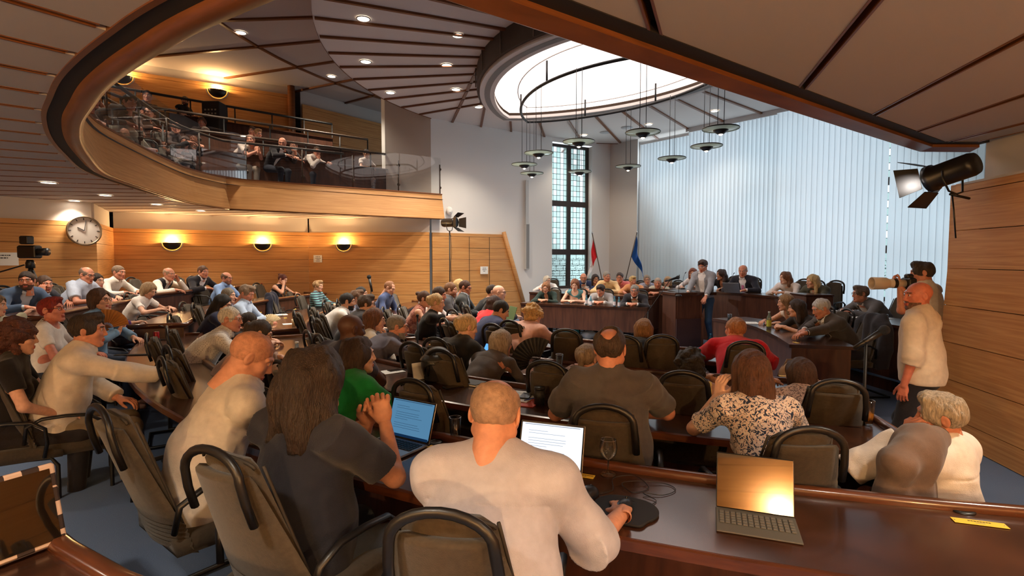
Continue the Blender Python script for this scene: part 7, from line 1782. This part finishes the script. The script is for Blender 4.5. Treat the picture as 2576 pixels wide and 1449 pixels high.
# ---- stage lights
def stagelight(o, M, s=1.0):
    def T(p): return M @ (Vector(p) * s)
    MB().use(BLACK).lathe([(.001, -.16), (.075, -.16), (.085, -.13), (.085, .10), (.10, .11), (.10, .15), (.08, .15)], M=(M @ Matrix.Rotation(rad(90), 3, 'X')) * s, n=20).build('housing', o)
    MB().use(emitter('stage_lamp_lens', (235, 244, 255), 1)).lathe([(.001, .145), (.078, .14)], M=(M @ Matrix.Rotation(rad(90), 3, 'X')) * s, n=18, cap=False).build('lens', o)
    for (cx, cz, rx, ry) in ((0, .12, 25, 0), (0, -.12, -25, 0), (.12, 0, 0, 1), (-.12, 0, 0, -1)):
        b = MB().use(BLACK)
        if ry == 0: q = [(-.08, -.15, cz * .85), (.08, -.15, cz * .85), (.11, -.27, cz * 1.5), (-.11, -.27, cz * 1.5)]
        else: q = [(cx * .85, -.15, -.08), (cx * .85, -.15, .08), (cx * 1.5, -.27, .11), (cx * 1.5, -.27, -.11)]
        n = Vector((0, 0, .003)) if ry == 0 else Vector((.003, 0, 0)); i = [b.vert(T(Vector(x) + n)) for x in q] + [b.vert(T(Vector(x) - n)) for x in q]
        for f_ in ((0, 1, 2, 3), (7, 6, 5, 4), (0, 4, 5, 1), (1, 5, 6, 2), (2, 6, 7, 3), (3, 7, 4, 0)): b.face([i[k] for k in f_])
        b.build('barn_door', o)
    MB().use(BLACK).tube([T((.10, .0, 0)), T((.115, .0, -.06)), T((.08, 0, -.15)), T((0, 0, -.17)), T((-.08, 0, -.15)), T((-.115, 0, -.06)), T((-.10, 0, 0))], .009, 6).build('yoke', o)
q = at_y(1131, 560, 13.3); o = empty('stage_light', V2(q.x, q.y, 0), 0, 'black stage light with barn doors on a tall stand by the oak door', 'stage light')
sub = empty('lamp_head', (0, 0, 0)); bpy.data.objects.remove(sub)
hd = empty('lamp_head', (0, 0, q.z)); hd.parent = o; stagelight(hd, Matrix.Rotation(rad(62), 3, 'Z'), 1.25)
MB().use(BLACKM).tube([(0, 0, .1), (0, 0, q.z - .2)], .016, 8).build('pole', o)
for k in range(3): a = 2 * PI * k / 3; MB().use(BLACKM).tube([(0, 0, .45), (.4 * math.cos(a), .4 * math.sin(a), .015)], .010, 6).build('leg', o)
MB().use(BLACK).tube([(.03, -.02, q.z - .3), (.05, -.02, 1.9), (.03, -.03, 1.6), (.06, -.02, 1.0)], .006, 5).build('cable', o)
q = at_y(2392, 432, 4.9); o = empty('stage_light', q, 0, 'large black stage light with barn doors on top of the right oak wall', 'stage light'); hd = empty('lamp_head', (0, 0, 0)); hd.parent = o; stagelight(hd, Matrix.Rotation(rad(-158), 3, 'Z') @ Matrix.Rotation(rad(14), 3, 'X'), 1.25)
MB().use(BLACK).tube([(.02, .0, -.2), (.0, -.05, -.34), (.03, -.05, -.6)], .007, 6).build('cable', o)
MB().use(BLACK).tube([(.0, .0, -.2), (.18, .0, -.24)], .012, 6).build('bracket', o)
# ---- photographer's camera
J = PPH['arms_']; wl = PPH['to_world'](J['L'][2]); hc_ = at_y(2268, 713, 5.6); o = empty('photo_camera', hc_, rad(86), 'camera with a long white telephoto lens held by the photographer', 'camera')
RY = Matrix.Rotation(rad(-90), 3, 'X'); CRM = mat('lens_cream', (214, 196, 172), rough=.5)
MB().use(BLACK).rbox((0, -.07, 0), (.15, .08, .12), .015).build('camera_body', o); MB().use(BLACK).rbox((0, -.07, .075), (.06, .07, .05), .012).build('viewfinder_hump', o)
MB().use(CRM).lathe([(.001, -.03), (.042, -.03), (.042, .05), (.048, .06), (.048, .13), (.001, .13)], M=RY, n=22).build('lens_barrel', o)
MB().use(BLACK).lathe([(.050, .055), (.050, .09)], M=RY, n=22, cap=False).build('focus_ring', o)
MB().use(CRM).lathe([(.046, .13), (.062, .16), (.066, .30), (.060, .30), (.05, .16)], M=RY, n=24, cap=False).build('lens_hood', o); MB().use(BLACK).lathe([(.001, .2), (.058, .2)], M=RY, n=20, cap=False).build('front_glass', o)
MB().use(CRM).rbox((0, .0, -.075), (.03, .05, .06), .006).build('tripod_foot', o)
# ---- garments hung over chair backs
def garment(p, face, label, c, z0=.38, name='jacket', fl=0.0, sl=True, s=1.0, seed=1, zs=1.0):
    h = .010; F = Field((-.36, -.62, .2), (.36, -.10, 1.12), h); top = 1.0
    F.cap((-.17 * s, -.36, .93), (.17 * s, -.36, .93), .075, .075, k=.0); F.cap((-.12, -.375, 1.0), (.12, -.375, 1.0), .06, .06, k=.05)
    F.ell((0, -.33, .66), (.245 * s, .085, .36), k=.06); F.ell((0, -.30, .50), (.26 * s, .09, .22), k=.06)
    if sl:
        for sg in (-1, 1): F.cap((sg * .215 * s, -.36, .88), (sg * .285 * s, -.33, .62), .062, .06, k=.05); F.cap((sg * .285 * s, -.33, .62), (sg * .28 * s, -.30, .36), .055, .05, k=.03)
    F.f = np.maximum(F.f, (z0 - F.ax[2])[None, None, :]); F.noise(.015, (30, 12, 5), seed); F.noise(.004, (40, 40, 20), seed + 1)
    P, Q = F.mesh(); o = np_obj(name, [(P, Q, 0)], [cloth_mat(c)]); o.location = (p[0], p[1], fl); o.rotation_euler = (0, 0, rad(-face)); o.scale = (1, 1, zs); tag(o, label, name)
    h = .012; F = Field((-.2, -.5, .8), (.2, -.2, 1.1), .009)
    for zz, rr in ((.99, .02), (1.02, .015)): F.cap((-.10, -.40, zz), (.10, -.40, zz), rr, rr, k=.02)
    P, Q = F.mesh(); np_obj('collar', [(P, Q, 0)], [cloth_mat(c)], o)
    return o
def chair_of(lbl):
    for o in COL.objects:
        if o.get('category') == 'chair' and lbl in o['label']: return o
def hang(lbl, label, c, fl, **k):
    o = chair_of(lbl); garment((o.location.x, o.location.y), -math.degrees(o.rotation_euler.z), label, c, fl=fl, **k)
hang('by the oak wall, blazer over it', 'grey-brown blazer hung over the chair of the white-haired man', (112, 94, 84), .0, s=1.12, seed=3, zs=.93, sl=False)
hang('dark blue coat', 'dark blue coat over a chair back before the lower oak wall', (36, 42, 66), .35, seed=5); hang('navy jacket hung', 'navy jacket over a chair back in the left block', (34, 36, 52), 0, seed=7)
hang('under the white-haired man in a dark grey suit', 'dark grey jacket over the chair of the white-haired man on the side bench', (58, 58, 66), 0, seed=9)
# bags under the front table
def blob(name, p, label, cat, c, r, seed, rough=.6):
    F = Field((-.3, -.25, -.02), (.3, .25, .4), .011); F.ell((0, 0, r[2] * .8), r, k=0); F.f = np.maximum(F.f, (-F.ax[2])[None, None, :]); F.noise(.012, 22, seed); P, Q = F.mesh(); o = empty(name, p, label=label, cat=cat); np_obj('bag_body', [(P, Q, 0)], [mat(name + '_%d' % c[0], c, rough=rough)], o); MB().use(mat(name + '_strap_%d' % c[0], tuple(int(x * .7) for x in c), rough=.7)).tube([(-r[0] * .6, 0, r[2] * 1.5), (-r[0] * .3, .02, r[2] * 2.0), (r[0] * .3, .02, r[2] * 2.0), (r[0] * .6, 0, r[2] * 1.5)], .008, 6).build('handle', o)
blob('tote_bag', at_z(1432, 848, .0), 'turquoise bag on the floor under the front table', 'bag', (40, 146, 146), (.24, .14, .13), 3); blob('plastic_bag', at_z(1482, 852, .0), 'crumpled clear plastic bag on the floor beside the turquoise bag', 'bag', (186, 186, 184), (.17, .12, .10), 4, .25)
blob('handbag', at_z(1993, 975, .55), 'beige handbag hung beside the smooth brown head', 'bag', (170, 144, 118), (.15, .09, .13), 6)
o = empty('red_garment', at_z(112, 1062, .53), label='red garment lying on the seat beside the person in black', cat='garment'); F = Field((-.3, -.25, -.03), (.3, .25, .2), .011); F.ell((0, 0, 0), (.16, .12, .05), k=0); F.noise(.012, 20, 8); P, Q = F.mesh(); np_obj('cloth', [(P, Q, 0)], [cloth_mat((206, 26, 44))], o)
b = MB().use(LEAD); o = empty('pastry_wrapper', on(440, 802, .77), label='crumpled orange wrapper on the left desk before the clear tumbler', cat='wrapper'); F = Field((-.09, -.06, -.01), (.09, .06, .05), .005); F.ell((0, 0, .01), (.06, .03, .02), k=0); F.noise(.006, 60, 4); F.f = np.maximum(F.f, (-F.ax[2])[None, None, :]); P, Q = F.mesh(); np_obj('wrapper', [(P, Q, 0)], [mat('orange_foil', (216, 96, 40), rough=.4)], o)
for px, py, f, l in ((425, 808, 40, 'closed dark notebook before the woman with ash blonde bob'),): sheet(on(px, py, .77), f, l, .22, .16, mat('dark_book', (60, 46, 40)), .012, 'notebook', 'notebook', 0)
# ================================================================ CAMERA, DAYLIGHT, EXPOSURE
cam = bpy.data.cameras.new('camera'); cam.sensor_width = 36; cam.sensor_fit = 'HORIZONTAL'; cam.lens = 36 * FP / 2576; cam.clip_start = .05; cam.clip_end = 200
co = bpy.data.objects.new('camera', cam); COL.objects.link(co); co.location = (0, 0, EYE); co.rotation_euler = (rad(90) - TILT, 0, 0); SC.camera = co
w = bpy.data.worlds.new('sky'); SC.world = w; w.use_nodes = True; nt = w.node_tree
bg = nt.nodes['Background']; bg.inputs['Color'].default_value = (.80, .92, 1.0, 1); bg.inputs['Strength'].default_value = .75
def area(p, target, sx, sy, watt, c):
    l = bpy.data.lights.new('daylight_fill', 'AREA'); l.shape = 'RECTANGLE'; l.size = sx; l.size_y = sy; l.energy = watt; l.color = c
    o = bpy.data.objects.new('daylight_fill', l); COL.objects.link(o); o.location = p
    d = Vector(target) - Vector(p); o.rotation_euler = d.to_track_quat('-Z', 'Z').to_euler(); return o
DAY = (.80, .92, 1.0)
# daylight stand-in lamps, added; the wide one sits between panes and blinds
p = bl(4.5) + bo * .40 + V2(0, 0, 2.8); area(p, p - bo, 9.6, 5.6, 100, DAY)
p = (WB + WC) / 2 + wout * 1.6 + V2(0, 0, 3.0); area(p, p - wout, 1.5, 4.4, 30, DAY)
def spot(p, t, watt, c, size, r=.06):
    l = bpy.data.lights.new('stage_spot', 'SPOT'); l.energy = watt; l.color = c; l.spot_size = rad(size); l.spot_blend = .5; l.shadow_soft_size = r
    o = bpy.data.objects.new('stage_spot', l); COL.objects.link(o); o.location = p; d = Vector(t) - Vector(p); o.rotation_euler = d.to_track_quat('-Z', 'Z').to_euler()
spot(at_y(1150, 560, 13.2), V2(3.4, 10.8, 1.0), 110, (1, .95, .88), 34)
spot(at_y(2350, 440, 4.8), V2(3.0, 10.8, 1.0), 110, (1, .95, .88), 30)
# unseen downlights added overhead to light the near rows
for x, y in ((-3.4, 1.2), (-1.2, .3), (1.4, .4), (2.9, 2.2), (-5.5, 3.2), (-7.2, 5.6)):
    downlight(None, V2(x, y, 2.795), 2.795, .11, 'unseen recessed downlight added to light the last rows', 'added downlights over the last rows', 95)
SC.view_settings.view_transform = 'Standard'; SC.view_settings.look = 'None'; SC.view_settings.exposure = 1.1; SC.view_settings.gamma = 1.0; SC.view_settings.use_curve_mapping = False
cy = SC.cycles
cy.use_denoising = True; cy.max_bounces = 7; cy.diffuse_bounces = 4; cy.glossy_bounces = 3; cy.transmission_bounces = 4; cy.transparent_max_bounces = 12
cy.sample_clamp_indirect = 4.0; cy.caustics_reflective = False; cy.caustics_refractive = False
cy.use_adaptive_sampling = True; cy.adaptive_threshold = 0.02
